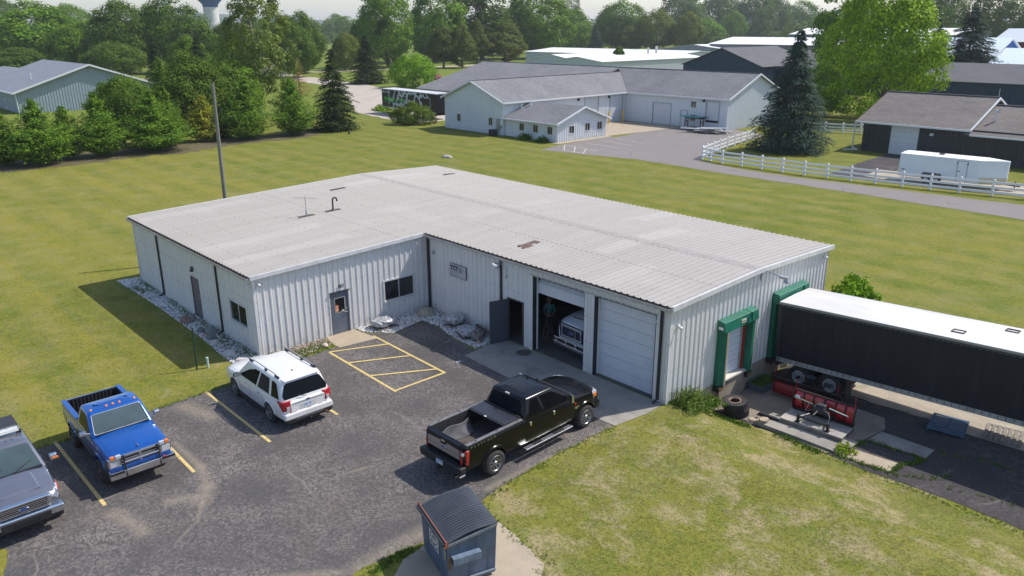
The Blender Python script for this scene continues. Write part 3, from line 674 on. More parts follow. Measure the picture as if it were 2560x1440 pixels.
# windows and doors in a wall plane; E = unit along the wall, N = outward
def frame_at(p, e, n):
    m = Matrix((Vector((*e,0)), Vector((*n,0)), Vector((0,0,1)))).transposed().to_4x4(); m.translation = Vector((*p, 0)); return m
def window(parent, M, s0, s1, z0, z1, fw=.07, out=.05, fm=TRIMW, glass=GLASSD, mull=1, pr=.03):
    mb = MB(); mb.box(s0-fw, s1+fw, -.03, out, z1, z1+fw, M); mb.box(s0-fw, s1+fw, -.03, out+.02, z0-fw, z0, M)
    mb.box(s0-fw, s0, -.03, out, z0, z1, M); mb.box(s1, s1+fw, -.03, out, z0, z1, M)
    w = mb.build('window', fm, parent)
    g = MB(); g.box(s0, s1, -.028, -.008, z0, z1, M).build('pane', glass, w)
    if mull:
        c = (s0+s1)/2; k = MB(); k.box(c-.03, c+.03, -.006, .012, z0, z1, M); k.box(s0, s1, -.006, .006, z0, z0+.03, M); k.box(s0, s1, -.006, .006, z1-.03, z1, M)
        k.build('mullion', TRIM, w)
    return w
def mandoor(parent, M, s0, s1, z1, mat, z0=0.0, glass=None, frame=None, handle=True, side=1):
    mb = MB(); fr = .05; mb.box(s0-fr, s0, -.05, .045, z0, z1+fr, M); mb.box(s1, s1+fr, -.05, .045, z0, z1+fr, M); mb.box(s0, s1, -.05, .045, z1, z1+fr, M)
    d = MB(); d.box(s0, s1, -.035, .005, z0+.02, z1, M)
    o = d.build('door', mat, parent, bevel=.004); mb.build('door_frame', frame or mat, o)
    if handle:
        hs = s1-.09 if side > 0 else s0+.09
        h = MB(); h.tube([M @ Vector((hs, .006, z0+1.0)), M @ Vector((hs, .06, z0+1.0)), M @ Vector((hs-.1*side, .065, z0+1.0))], .014, 6); h.cbox((hs, .012, z0+1.16), (.07, .02, .10), M); h.build('door_handle', STEEL, o)
        k = MB(); ks = s0+.012 if side > 0 else s1-.012
        for zz in (.25, 1.0, 1.8): k.cbox((ks, .01, z0+zz), (.03, .02, .11), M)
        k.build('hinge', DARKM, o)
    if glass:
        g = MB(); g.box(glass[0], glass[1], .006, .012, glass[2], glass[3], M); p = g.build('door_glass', GLASSD, o)
        f = MB(); a, b, c, e = glass
        for q in ((a-.03,a,c-.03,e+.03),(b,b+.03,c-.03,e+.03),(a,b,c-.03,c),(a,b,e,e+.03)): f.box(q[0], q[1], .006, .02, q[2], q[3], M)
        f.build('glass_trim', TRIM, o)
    return o
MF = frame_at((W1+.0, 0), (0,1), (1,0)); ML_ = frame_at((0, 0), (1,0), (0,-1)); MM = frame_at((0, D1), (1,0), (0,-1)); MG = frame_at((LL, 0), (0,1), (1,0))
window(BLD, MF, 6.47, 8.13, .97, 1.94); window(BLD, ML_, 12.15, 13.79, 1.06, 1.98)
dr = mandoor(BLD, MF, 3.60, 4.43, 1.97, DOORG, glass=(3.77,4.26,1.05,1.72))
dr['label'] = 'blue grey entry door with a glass pane and stickers'
mb = MB(); mb.box(3.785, 3.93, .0125, .016, 1.08, 1.40, MF); st = mb.build('sticker', simple('orange_sticker', (.62,.16,.07), .5), dr)
mb = MB()
for z in (1.12, 1.19, 1.30): mb.box(3.80, 3.915, .0165, .018, z, z+.035, MF)
mb.build('sticker_text', simple('sticker_white', (.7,.6,.5), .6), st)
mb = MB(); mb.box(4.10, 4.22, .0125, .016, 1.07, 1.12, MF); mb.build('sticker', WHITEP, dr)
mb = MB(); mb.box(3.50, 4.53, .0, .10, 2.03, 2.06, MF); mb.build('drip_cap', DARKM, dr)
d2 = mandoor(BLD, ML_, 7.78, 8.65, 2.03, DOORP, z0=.10); d2['label'] = 'taupe steel side door'
# numbers over the door
DKBLUE = simple('sign_navy', (.01,.012,.05), .5); INK = simple('black_letter', (.012,.012,.014), .5)
for i, ch in enumerate('823'):
    mm_ = basis((W1+.045, 3.98+.105*i, 2.22), (0,1,0), (0,0,1))
    text(ch, .20, 'house_number', INK, BLD, mm_, .006, bold=.006, sx=.8)
# open walk door
mb = MB(); mb.box(20.60,20.655,-.05,.05,0,2.08,MM); mb.box(21.575,21.63,-.05,.05,0,2.08,MM); mb.box(20.655,21.575,-.05,.05,2.03,2.08,MM)
dfr = mb.build('door_frame', simple('bronze_frame', (.07,.065,.06), .5), BLD)
R = Matrix.Translation((20.66, D1-.06, 0)) @ Matrix.Rotation(math.radians(-105), 4, 'Z')
mb = MB(); mb.box(0, .92, -.022, .022, .02, 2.02, R); od = mb.build('door', DOORDK, BLD, bevel=.004); od['label'] = 'charcoal walk door standing open'
mb = MB(); mb.cbox((.85,-.035,.98),(.06,.03,.12),R); mb.tube([R @ Vector((.85,-.03,.96)), R @ Vector((.85,-.08,.96)), R @ Vector((.76,-.085,.96))], .013, 6); mb.cbox((.86,-.03,1.14),(.05,.03,.05),R); mb.cbox((.93,0,.95),(.012,.05,.16),R); mb.build('door_handle', STEEL, od)
# overhead door bays: recessed reveals, tracks, sectional panels
def panel_door(parent, M, s0, s1, z0, z1, n, y=-.26, mat=OHD, name='overhead_door', gap=.012):
    mb = MB(); h = (z1-z0)/n
    for i in range(n):
        a, b = z0+i*h+gap/2, z0+(i+1)*h-gap/2
        mb.box(s0, s1, y-.04, y, a, b, M)
        for q in (.33, .66): mb.box(s0, s1, y, y+.003, a+h*q-.006, a+h*q+.002, M)
    return mb.build(name, mat, parent)
for s0, s1 in ((22.19, 25.18), (25.68, 28.70)):
    mb = MB(); mb.box(s0-.0, s0+.03, -.30, .012, 0, 3.42, MM); mb.box(s1-.03, s1, -.30, .012, 0, 3.42, MM); mb.box(s0+.03, s1-.03, -.30, .012, 3.39, 3.42, MM)
    fr = mb.build('door_jamb', simple('navy_reveal', (.018,.024,.032), .5), BLD)
    mb = MB(); mb.box(s0+.03, s0+.075, -.25, -.19, 0, 3.38, MM); mb.box(s1-.06, s1-.03, -.25, -.19, 0, 3.38, MM); mb.build('weather_strip', WHITEP, fr)
dA = panel_door(BLD, MM, 25.74, 28.64, .02, 3.36, 7); dA['label'] = 'closed white sectional overhead door'
dB = panel_door(BLD, MM, 22.25, 25.12, 2.62, 3.08, 1); dB['label'] = 'raised white sectional overhead door over the open bay'
mb = MB(); mb.add([(22.25,D1+.27,3.09),(25.12,D1+.27,3.09),(25.12,D1+.52,3.44),(22.25,D1+.52,3.44),(22.25,D1+.30,3.07),(25.12,D1+.30,3.07),(25.12,D1+.55,3.42),(22.25,D1+.55,3.42)],
    [(0,1,2,3),(7,6,5,4),(0,4,5,1),(1,5,6,2),(2,6,7,3),(3,7,4,0)]); mb.box(22.25, 25.12, D1+.55, D1+2.6, 3.42, 3.46); mb.build('door_section', OHD, dB)
mb = MB(); mb.box(22.0, 25.6, .005, .04, 3.44, 3.47, MM); mb.box(25.66, 28.75, .005, .04, 3.44, 3.47, MM); mb.build('bay_header_trim', TRIM, BLD)
mb = MB(); mb.box(25.19,25.32,.004,.02,0.0,3.42,MM); mb.box(25.54,25.67,.004,.02,0.0,3.42,MM); mb.box(28.71,28.82,.004,.02,0.0,3.42,MM); mb.box(22.02,22.18,.004,.02,0,3.42,MM); mb.build('bay_post_trim', WALLM, BLD)
# dock doors, seals
OHD2 = simple('dock_door_panel', (.66,.70,.76), .4)
dd = panel_door(BLD, MG, 12.5, 14.42, -.10, 2.1, 9, y=-.06, mat=OHD2, name='dock_door'); dd['label'] = 'white dock door framed by green pads'
mb = MB(); mb.box(14.16, 14.30, -.02, .06, -.10, 2.1, MG); mb.build('red_jamb', simple('red_steel', (.28,.03,.022), .5), dd)
mb = MB(); mb.box(14.10, 14.13, -.02, .02, -.1, 2.1, MG); mb.build('door_track', TRIM, dd)
CREAM = simple('cream_piping', (.62,.52,.38), .6)
def dock_pads(y0, y1, z0, zt, dep=.36):
    L0 = .34
    for k, (a, b) in enumerate(((y0, y0+L0), (y1-L0, y1))):
        mb = MB(); d0, d1 = (dep*.62, dep) if k == 0 else (dep, dep*.62)
        if k: d0, d1 = dep, dep*.78
        mb.hexa([(LL+.02,a,z0),(LL+d0,a,z0),(LL+d1,b,z0),(LL+.02,b,z0),(LL+.02,a,zt),(LL+d0,a,zt),(LL+d1,b,zt),(LL+.02,b,zt)])
        p = mb.build('dock_pad', GREEN, BLD, bevel=.015)
        mb = MB(); yy = b-.02 if k == 0 else b-.03; xx = LL+d1
        mb.box(xx-.03, xx+.012, yy, yy+.018, z0, zt-.02); mb.box(xx-.02, xx+.014, yy-.06, yy-.045, z0, zt-.02); mb.build('piping', CREAM, p)
        mb = MB(); mb.box(LL+.03, LL+.30, a-.02, b+.02, z0-.24, z0-.03); q = mb.build('dock_bumper', RUBBER, BLD)
        mb = MB(); mb.box(LL+.31, LL+.33, a+.03, b-.02, z0-.22, z0-.06); mb.build('bumper_block', simple('old_wood', (.22,.13,.05), .8, c2=(.10,.06,.03), scale=8), q)
    mb = MB(); mb.hexa([(LL+.02,y0-.02,zt),(LL+dep+.04,y0-.02,zt-.02),(LL+dep+.04,y1+.02,zt-.02),(LL+.02,y1+.02,zt),(LL+.02,y0-.02,zt+.46),(LL+dep-.02,y0-.02,zt+.40),(LL+dep-.02,y1+.02,zt+.40),(LL+.02,y1+.02,zt+.46)])
    h = mb.build('dock_header', GREEN, BLD, bevel=.02)
    mb = MB(); mb.box(LL+dep-.02, LL+dep+.05, y1-.52, y1-.49, zt-.01, zt+.40); mb.build('strap', GREEN, h)
    return h
hd = dock_pads(12.20, 14.65, -.22, 2.12)
mb = MB(); mb.box(LL+.375, LL+.40, 13.35, 13.68, 2.24, 2.38); lb = mb.build('maker_label', simple('label_cream', (.62,.58,.42), .6), hd)
mb = MB()
for i in range(7): mb.box(LL+.4005, LL+.402, 13.39+i*.037, 13.412+i*.037, 2.28, 2.335)
mb.build('label_lettering', INK, lb)
mb = MB(); mb.box(LL+.10, LL+.30, 12.166, 12.176, 2.22, 2.33); mb.build('tag', WHITEP, hd)
dock_pads(16.30, 18.85, -.22, 2.30)
mb = MB(); mb.box(16.6, 18.4, -.06, -.02, -.1, 2.2, MG); mb.build('dock_door', OHD2, BLD)
# roof patches, vents, antenna
def rz(x, y): return roofz(y)
BITU = simple('roof_patch_tar', (.055,.05,.045), .85, c2=(.11,.09,.075), scale=9)
RUST = simple('roof_patch_rust', (.10,.055,.04), .85, c2=(.20,.13,.10), scale=7)
def patch(x0, x1, y0, y1, mat, seed):
    mb = MB(); pts = jitter_poly([(x0,y0),(x1,y0),(x1,y1),(x0,y1)], .12, .02, seed=seed); n = len(pts)
    mb.add([(x,y,roofz(y)+.04) for x,y in pts]+[(x,y,roofz(y)+.0) for x,y in pts], [tuple(range(n))]+[(i,(i+1)%n,n+(i+1)%n,n+i) for i in range(n)])
    return mb.build('roof_patch', mat, RF)
patch(2.6,2.95,10.7,11.75,BITU,1); patch(7.2,7.6,6.1,7.0,BITU,2); patch(7.2,7.55,7.75,8.62,BITU,3); patch(19.8,20.15,10.35,11.5,RUST,4); patch(20.15,20.4,10.3,10.9,RUST,6); patch(3.2,3.6,19.0,19.9,BITU,5)
ant = thing('roof_antenna', 'old tv antenna on a short mast beside the gooseneck pipe on the grey roof', 'antenna', (7.38,6.57,roofz(6.57)+.04))
mb = MB(); mb.tube([(0,0,0),(0,0,1.05)], .022, 8); mb.tube([(0,0,0),(0,0,.32)], .045, 8); mb.build('mast', STEEL, ant)
mb = MB(); mb.tube([(-.75,-.3,.92),(.75,.3,1.0)], .008, 5)
for i in range(8):
    t = -1+i*.28; c = Vector((.75*t, .3*t, .96+.04*t)); l = .62-.05*i; mb.tube([c+Vector((-.37*l,.93*l,0)), c+Vector((.37*l,-.93*l,0))], .0035, 4)
mb.build('antenna_element', simple('antenna_grey', (.22,.22,.22), .5), ant)
gp = thing('gooseneck_vent', 'black gooseneck vent pipe standing on the left wing roof', 'vent pipe', (7.36,8.2,roofz(8.2)+.04))
mb = MB(); mb.tube([(0,0,0),(0,0,.55)]+[(.0,.13-.13*math.cos(a),.55+.13*math.sin(a)) for a in (.6,1.2,1.8,2.4,3.0)]+[(0,.27,.46)], .045, 10); mb.build('pipe', DARKM, gp, smooth=40)
mb = MB(); mb.lathe([(.13,0),(.07,.06),(.05,.10)], 12); mb.build('flashing', BITU, gp)
# wall fixtures
sg = thing('wall_sign', 'brushed metal TCT company sign screwed to the shaded ribbed wall', 'sign', (17.2, D1-.07, 2.5))
mb = MB(); mb.box(-.585, .585, -.02, .0, -.30, .30); mb.build('sign_panel', simple('brushed_metal', (.50,.51,.55), .35, .15, c2=(.34,.35,.40), scale=1.3, stretch=(1,1,1)), sg, bevel=.003)
mb = MB(); mb.box(-.60,.60,-.024,.0,.30,.315); mb.box(-.60,.60,-.024,.0,-.315,-.30); mb.box(-.60,-.585,-.024,.0,-.30,.30); mb.box(.585,.60,-.024,.0,-.30,.30); mb.build('sign_frame', DARKM, sg)
Ms = basis((-.545, -.0225, .03), (1,0,0), (0,0,1)); text('TCT', .27, 'sign_letters', DKBLUE, sg, Ms, .003, bold=.018, sx=1.05)
for i, w_ in enumerate(('Trusted', 'Custom', 'Trailers')):
    text(w_, .095, 'sign_letters', INK, sg, basis((.03, -.0225, .155-.085*i), (1,0,0), (0,0,1)), .002, sx=1.0)
mb = MB()
for i in range(8): mb.box(-.30+i*.09, -.25+i*.09, -.0225, -.021, -.19, -.15)
mb.build('sign_lettering', WHITEP, sg)
def wall_cam(x, y, z, nx, ny, label, nm='security_camera'):
    t = thing(nm, label, 'security camera', (x, y, z), math.degrees(math.atan2(ny, nx)))
    mb = MB(); mb.lathe([(.0,0),(.055,0),(.055,.05),(.035,.075),(0,.075)], 14, 'x'); mb.build('mount', WHITEP, t)
    mb = MB(); mb.lathe([(0,.06),(.05,.06),(.062,.10),(.06,.17),(.045,.20),(0,.205)], 14, 'x', Matrix.Rotation(.35, 4, 'Y')); mb.build('housing', WHITEP, t, smooth=40)
    mb = MB(); mb.lathe([(0,.2055),(.028,.2055),(.0,.21)], 12, 'x', Matrix.Rotation(.35, 4, 'Y')); mb.build('lens', BLACK, t)
wall_cam(W1+.04, .22, 3.27, 1, 0, 'white dome camera at the top of the sunlit front corner beside the rake')
wall_cam(W1-.25, -.04, 3.20, 0, -1, 'white dome camera just round the front corner on the shaded long wall')
wall_cam(28.86, D1-.04, 3.3, 0, -1, 'white camera beside the closed overhead door')
wall_cam(LL+.04, 9.5, 3.05, 1, 0, 'white dome camera low on the end wall beside the front corner')
wall_cam(LL+.04, 20.6, 3.5, 1, 0, 'white dome camera at the far back corner of the end wall')
lt = thing('wall_light', 'small dark wall light above the taupe side door', 'light', (8.12,-.05,2.5))
mb = MB(); mb.hexa([(-.08,-.12,-.12),(.08,-.12,-.12),(.08,0,-.12),(-.08,0,-.12),(-.07,-.03,.12),(.07,-.03,.12),(.07,0,.12),(-.07,0,.12)]); mb.build('housing', DARKM, lt)
fl = thing('flood_light', 'twin floodlight on a silver arm under the eave over the walk door', 'light', (20.24,D1-.05,3.66))
mb = MB(); mb.tube([(0,0,-.1),(0,-.35,-.02),(0,-.55,-.02)], .025, 8); mb.cbox((0,0,-.1),(.14,.06,.2)); mb.build('arm', STEEL, fl)
mb = MB(); mb.lathe([(.0,0),(.06,.02),(.07,.26),(.02,.28)], 12, 'x', Matrix.Translation((-.02,-.52,-.04)) @ Matrix.Rotation(.2,4,'Y')); mb.build('lamp_head', WHITEP, fl, smooth=40)
mb = MB(); mb.lathe([(.0,0),(.09,.0),(.08,-.14),(.03,-.16)], 12, 'z', Matrix.Translation((-.14,-.16,-.20))); mb.build('lamp_shade', simple('frosted', (.5,.55,.58), .2), fl, smooth=40)
ml = thing('security_light', 'barn light on a silver arm high on the dock end wall by the ridge', 'light', (LL+.05,15.2,3.88))
mb = MB(); mb.tube([(0,0,-.25),(0,0,.02),(.15,0,.12),(.95,-.1,.05)], .022, 8); mb.cbox((0,0,-.2),(.05,.12,.25)); mb.build('arm', STEEL, ml)
mb = MB(); mb.cbox((1.0,-.1,.04),(.38,.16,.10)); mb.lathe([(.0,0),(.07,0),(.12,-.10),(.10,-.16),(0,-.17)], 14, 'z', Matrix.Translation((1.12,-.1,0))); mb.build('lamp_head', STEEL, ml, smooth=40)
for (x,y,z,l) in ((15.29,D1-.04,3.04,'round wall vent on the shaded wall near the inner corner'),):
    t = thing('wall_vent', l, 'vent', (x,y,z)); mb = MB(); mb.lathe([(.06,0),(.085,0),(.085,-.05),(.06,-.05)], 14, 'y'); mb.build('ring', TRIM, t, smooth=40)
ch = thing('hanging_chain', 'short chain and hook hanging on the wall beside the walk door', 'chain', (20.56,D1-.05,3.5)); mb = MB()
mb.tube([(0,0,0),(.01,-.02,-.15),(-.02,-.02,-.3),(.01,-.02,-.42)], .016, 6); mb.cbox((.01,-.03,-.48),(.06,.05,.14)); mb.build('chain_link', STEEL, ch)
# ---------------------------------------------------------------- vehicles (local frame: +X forward, +Y left, origin on the ground mid wheelbase)
def paint(name, c, metal=.35, rough=.28, coat=1.0, c2=None, dirt_=.22):
    t = NT(name); k = t.mix(t.ramp(t.noise(2.2, 4), .4, .75), c, c2 if c2 else c)
    X = t.xyz(); dirt = t.math('MULTIPLY', t.ramp(X[2], .75, .35), t.ramp(t.noise(4, 5, .7), .35, .65)); k = t.mix(t.math('MULTIPLY', dirt, dirt_), k, (.22,.19,.16))
    t.base(k); t.set(rough, metal, coat); return t.m
TYRE = simple('tyre_rubber', (.022,.021,.021), .85, c2=(.05,.046,.042), scale=6)
ALLOY = simple('alloy_rim', (.42,.42,.43), .28, .9)
DARKRIM = simple('dark_alloy_rim', (.10,.10,.105), .35, .8)
BPLAS = simple('black_plastic', (.014,.014,.016), .55)
VGLASS = simple('vehicle_glass', (.005,.006,.007), .05, spec=.10)
VGLASST = simple('tinted_windscreen', (.035,.06,.062), .04, spec=1.0, c2=(.06,.09,.09), scale=1.2)
REDL = simple('red_lens', (.42,.008,.012), .12, coat=1); AMB = simple('amber_lens', (.75,.20,.02), .15, coat=1); CLR = simple('clear_lens', (.62,.64,.66), .08, .35, coat=1)
CHR = simple('vehicle_chrome', (.66,.67,.69), .16, 1.0)
PLATE = simple('plate_white', (.62,.68,.76), .4); PLATEB = simple('plate_blue', (.04,.10,.30), .4)
BLUEOV = simple('badge_blue', (.012,.04,.22), .2, coat=1)
RING = [(0,0),(.80,0),(.95,.03),(.985,.14)]
def ring_pts(st):
    x, w, zb, zs, zt, cr = st
    return [(0,zb),(w*.80,zb),(w*.95,zb+.03),(w*.985,zb+.12),(w,zs),(w*.992,zs+.5*(zt-zs)),(w*.965,zt-.07),(w*.935,zt-.02),(w*.87,zt+cr*.08),(w*.72,zt+cr*.42),(w*.42,zt+cr*.82),(0,zt+cr)]
class Veh:
    def __init__(s, name, label, cat, loc, rotz, group, stations, mat):
        s.root = thing(name, label, cat, loc, rotz, group); s.st = stations; s.mat = mat
        rings = []
        for st in stations:
            h = ring_pts(st); full = [(st[0], y, z) for y, z in h]+[(st[0], -y, z) for y, z in h[-2:0:-1]]
            rings.append(full)
        mb = MB(); mb.loft(rings); s.body = mb.build('body', mat, s.root, smooth=35)
    def at(s, x):
        S = s.st
        if x <= S[0][0]: return S[0]
        for a, b in zip(S, S[1:]):
            if x <= b[0]:
                t = (x-a[0])/max(1e-6, b[0]-a[0]); return tuple(p+(q-p)*t for p, q in zip(a, b))
        return S[-1]
    def side(s, x, z):
        h = ring_pts(s.at(x))[2:9]
        for (y0, z0), (y1, z1) in zip(h, h[1:]):
            if z <= z1: 
                t = (z-z0)/max(1e-6, z1-z0); return y0+(y1-y0)*max(0, t)
        return h[-1][0]
    def top(s, x, y):
        h = ring_pts(s.at(x))[7:]; y = abs(y)
        for (y0, z0), (y1, z1) in zip(h, h[1:]):
            if y >= y1:
                t = (y-y0)/(y1-y0) if y1 != y0 else 0; return z0+(z1-z0)*max(0, min(1, t))
        return h[-1][1]
    def arches(s, xs, r, zc, mat=None, extra=()):
        cut = []; w = s.st[len(s.st)//2][1]
        bm = mat or BLACK
        for x in xs:
            for sg in (-1, 1):
                m = MB(); m.lathe([(0,-.22),(r,-.22),(r,.35),(0,.35)], 28, 'y', Matrix.Translation((x, sg*w, zc))); c = m.build('cut', bm); c.parent = s.root; cut.append(c)
        for (x0,x1,y0,y1,z0,z1,mm) in extra:
            m = MB(); m.box(x0,x1,y0,y1,z0,z1); c = m.build('cut', mm); c.parent = s.root; cut.append(c)
        boolean(s.body, cut)
    def flare(s, x, r, zc, w, mat=None, dep=.05, ang=(12, 168)):
        for sg in (-1, 1):
            rings = []
            for k in range(19):
                a = math.radians(ang[0]+(ang[1]-ang[0])*k/18); c, q = math.cos(a), math.sin(a)
                yo = s.side(x+r*c, zc+(r+.05)*q) if True else w
                rings.append([(x+(r-.005)*c, sg*(yo-.05), zc+(r-.005)*q), (x+(r-.005)*c, sg*(yo+dep), zc+(r-.005)*q), (x+(r+.055)*c, sg*(yo+dep*.8), zc+(r+.055)*q), (x+(r+.09)*c, sg*(yo-.02), zc+(r+.09)*q)])
            m = MB(); m.loft(rings); m.build('wheel_arch', mat or s.mat, s.root, smooth=40)
    def wheel(s, x, y, R, w, rr, style='six', rim=None):
        sg = 1 if y > 0 else -1
        P = part('wheel', s.root, (x, y, R), 0)
        if sg < 0: P.rotation_euler = (0, 0, math.pi)
        m = MB(); m.lathe([(rr,-w/2),(rr+.05,-w/2-.005),(R-.05,-w/2),(R-.012,-w/2+.03),(R,-w/2+.06),(R,w/2-.06),(R-.012,w/2-.03),(R-.05,w/2),(rr+.05,w/2+.005),(rr,w/2),(rr-.01,0),(rr,-w/2)], 36, 'y'); m.build('tyre', TYRE, P, smooth=35)
        m = MB(); m.lathe([(rr+.004,w/2-.01),(rr-.012,w/2+.006),(rr-.03,w/2-.015),(rr-.04,w/2-.10),(rr-.04,-w/2+.02)], 32, 'y')
        n = {'six':6,'eight':8,'five':5,'ten':10}.get(style, 8); hub = .075
        for k in range(n):
            a = 2*math.pi*k/n+.1; q = Matrix.Rotation(-a, 4, 'Y')
            hw = .034 if style != 'five' else .055
            for dx in ((-.035, .035) if style in ('eight','six') else (0,)):
                wv = hw*.5 if style in ('eight','six') else hw
                p8 = [(hub*.6,w/2-.075,-wv+dx),(rr-.02,w/2-.045,-wv*1.1+dx*1.5),(rr-.02,w/2-.045,wv*1.1+dx*1.5),(hub*.6,w/2-.075,wv+dx),(hub*.6,w/2-.02,-wv+dx),(rr-.015,w/2-.008,-wv*.9+dx*1.5),(rr-.015,w/2-.008,wv*.9+dx*1.5),(hub*.6,w/2-.02,wv+dx)]
                m.hexa([tuple(q @ Vector(t)) for t in p8])
        m.lathe([(0,w/2+.012),(.05,w/2+.01),(.07,w/2-.01),(.085,w/2-.06)], 18, 'y')
        m.build('rim', rim or ALLOY, P, smooth=35)
        m = MB(); m.lathe([(0,w/2-.12),(rr-.035,w/2-.12)], 24, 'y'); m.build('brake_disc', simple('brake_dark', (.03,.028,.026), .6), P)
    def skin(s, name, x0, x1, z0, z1, sg, off=.006, mat=None, parent=None, nx=8, nz=6, shape=None, seam=True):
        """panel that follows the body side, slightly proud; returns the object"""
        def grid(x0, x1, z0, z1, o):
            vs = []
            for i in range(nx+1):
                for j in range(nz+1):
                    z = z0+(z1-z0)*j/nz; x = x0+(x1-x0)*i/nx
                    if shape: x, z = shape(x, z)
                    vs.append((x, sg*(s.side(x, z)+o), z))
            fs = [(i*(nz+1)+j, (i+1)*(nz+1)+j, (i+1)*(nz+1)+j+1, i*(nz+1)+j+1) for i in range(nx) for j in range(nz)]
            n = len(vs); vs += [(x, y-sg*.014, z) for x, y, z in vs]
            bd = [i*(nz+1) for i in range(nx+1)]+[nx*(nz+1)+j for j in range(1, nz+1)]+[i*(nz+1)+nz for i in range(nx-1, -1, -1)]+[j for j in range(nz-1, 0, -1)]
            fs += [(bd[k], bd[(k+1) % len(bd)], bd[(k+1) % len(bd)]+n, bd[k]+n) for k in range(len(bd))]
            return vs, fs
        m = MB(); m.add(*grid(x0, x1, z0, z1, off)); o = m.build(name, mat or s.mat, parent or s.root, smooth=35)
        if seam:
            m = MB(); m.add(*grid(x0-.011, x1+.011, z0-.011, z1+.005, off-.004)); m.build('seam', BLACK, o, smooth=35)
        return o
    def topskin(s, name, x0, x1, f, off=.008, mat=None, shape=None, n=10):
        vs = []; N = n
        for i in range(N+1):
            x = x0+(x1-x0)*i/N; w = s.at(x)[1]*f
            for j in range(N+1):
                y = -w+2*w*j/N; xx = x
                if shape: xx = shape(x, y)
                vs.append((xx, y, s.top(xx, y)+off))
        fs = [(i*(N+1)+j, (i+1)*(N+1)+j, (i+1)*(N+1)+j+1, i*(N+1)+j+1) for i in range(N) for j in range(N)]
        k = len(vs); vs += [(x, y, z-.02) for x, y, z in vs]
        bd = [i*(N+1) for i in range(N+1)]+[N*(N+1)+j for j in range(1, N+1)]+[i*(N+1)+N for i in range(N-1, -1, -1)]+[j for j in range(N-1, 0, -1)]
        fs += [(bd[q], bd[(q+1) % len(bd)], bd[(q+1) % len(bd)]+k, bd[q]+k) for q in range(len(bd))]
        m = MB(); m.add(vs, fs); return m.build(name, mat or s.mat, s.root, smooth=35)
    def cab(s, xb0, xb1, zb, wb, xt0, xt1, zt, wt, r=.10, crown=.03, mat=None):
        s.c = (xb0, xb1, zb, wb, xt0, xt1, zt, wt)
        def rr(x0, x1, w, rad, z, inset=0):
            x0 += inset; x1 -= inset; w -= inset; P = []
            for cx, cy, a0 in ((x1-rad, w-rad, 0), (x0+rad, w-rad, 90), (x0+rad, -w+rad, 180), (x1-rad, -w+rad, 270)):
                for k in range(5):
                    a = math.radians(a0+k*22.5); P.append((cx+rad*math.cos(a), cy+rad*math.sin(a), z))
            return P
        rings = [rr(xb0, xb1, wb, r, zb-.05)]
        for t in (0, .3, .6, .88):
            rings.append(rr(xb0+(xt0-xb0)*t, xb1+(xt1-xb1)*t, wb+(wt-wb)*t, r, zb+(zt-zb)*t))
        rings.append(rr(xt0, xt1, wt, r, zt-.03)); rings.append(rr(xt0, xt1, wt, r, zt-.004, .025)); rings.append(rr(xt0, xt1, wt, r*.9, zt+.008, .08))
        rings.append(rr(xt0, xt1, wt, r*.8, zt+crown*.7, .28)); rings.append(rr(xt0, xt1, wt, .1, zt+crown, min(.5, wt*.6)))
        m = MB(); m.loft(rings); s.cabo = m.build('cab', mat or s.mat, s.root, smooth=35); return s.cabo
    def cpt(s, face, u, v, off=0):
        xb0, xb1, zb, wb, xt0, xt1, zt, wt = s.c; z = zb+(zt-zb)*v; w = wb+(wt-wb)*v; x0 = xb0+(xt0-xb0)*v; x1 = xb1+(xt1-xb1)*v
        if face in ('L', 'R'):
            sg = 1 if face == 'L' else -1; n = Vector((0, sg*(zt-zb), wb-wt)).normalized()
            p = Vector((x0+(x1-x0)*u, sg*w, z))
        elif face == 'F': n = Vector((zt-zb, 0, xb1-xt1)).normalized(); p = Vector((x1, (-w+2*w*u), z))
        else: n = Vector((-(zt-zb), 0, xt0-xb0)).normalized(); p = Vector((x0, (-w+2*w*u), z))
        return p+n*off
    def glass(s, face, poly, mat=None, off=.008, name='window', trim=None, bow=0):
        P = [s.cpt(face, u, v, off) for u, v in poly]; Q = [s.cpt(face, u, v, -.01) for u, v in poly]; n = len(P)
        m = MB(); m.add(P+Q, [tuple(range(n))]+[(i, (i+1) % n, n+(i+1) % n, n+i) for i in range(n)]); o = m.build(name, mat or VGLASS, s.root)
        if trim:
            c = sum((Vector((u, v)) for u, v in poly), Vector((0,0)))/n; t = MB()
            for i in range(n): t.tube([s.cpt(face, *poly[i], off+.002), s.cpt(face, *poly[(i+1) % n], off+.002)], .011, 5)
            t.build('window_trim', trim, o)
        return o
def rpoly(x0, x1, y0, y1, c=.04):
    return [(x0+c,y0),(x1-c,y0),(x1,y0+c*1.3),(x1,y1-c*1.3),(x1-c,y1),(x0+c,y1),(x0,y1-c*1.3),(x0,y0+c*1.3)]
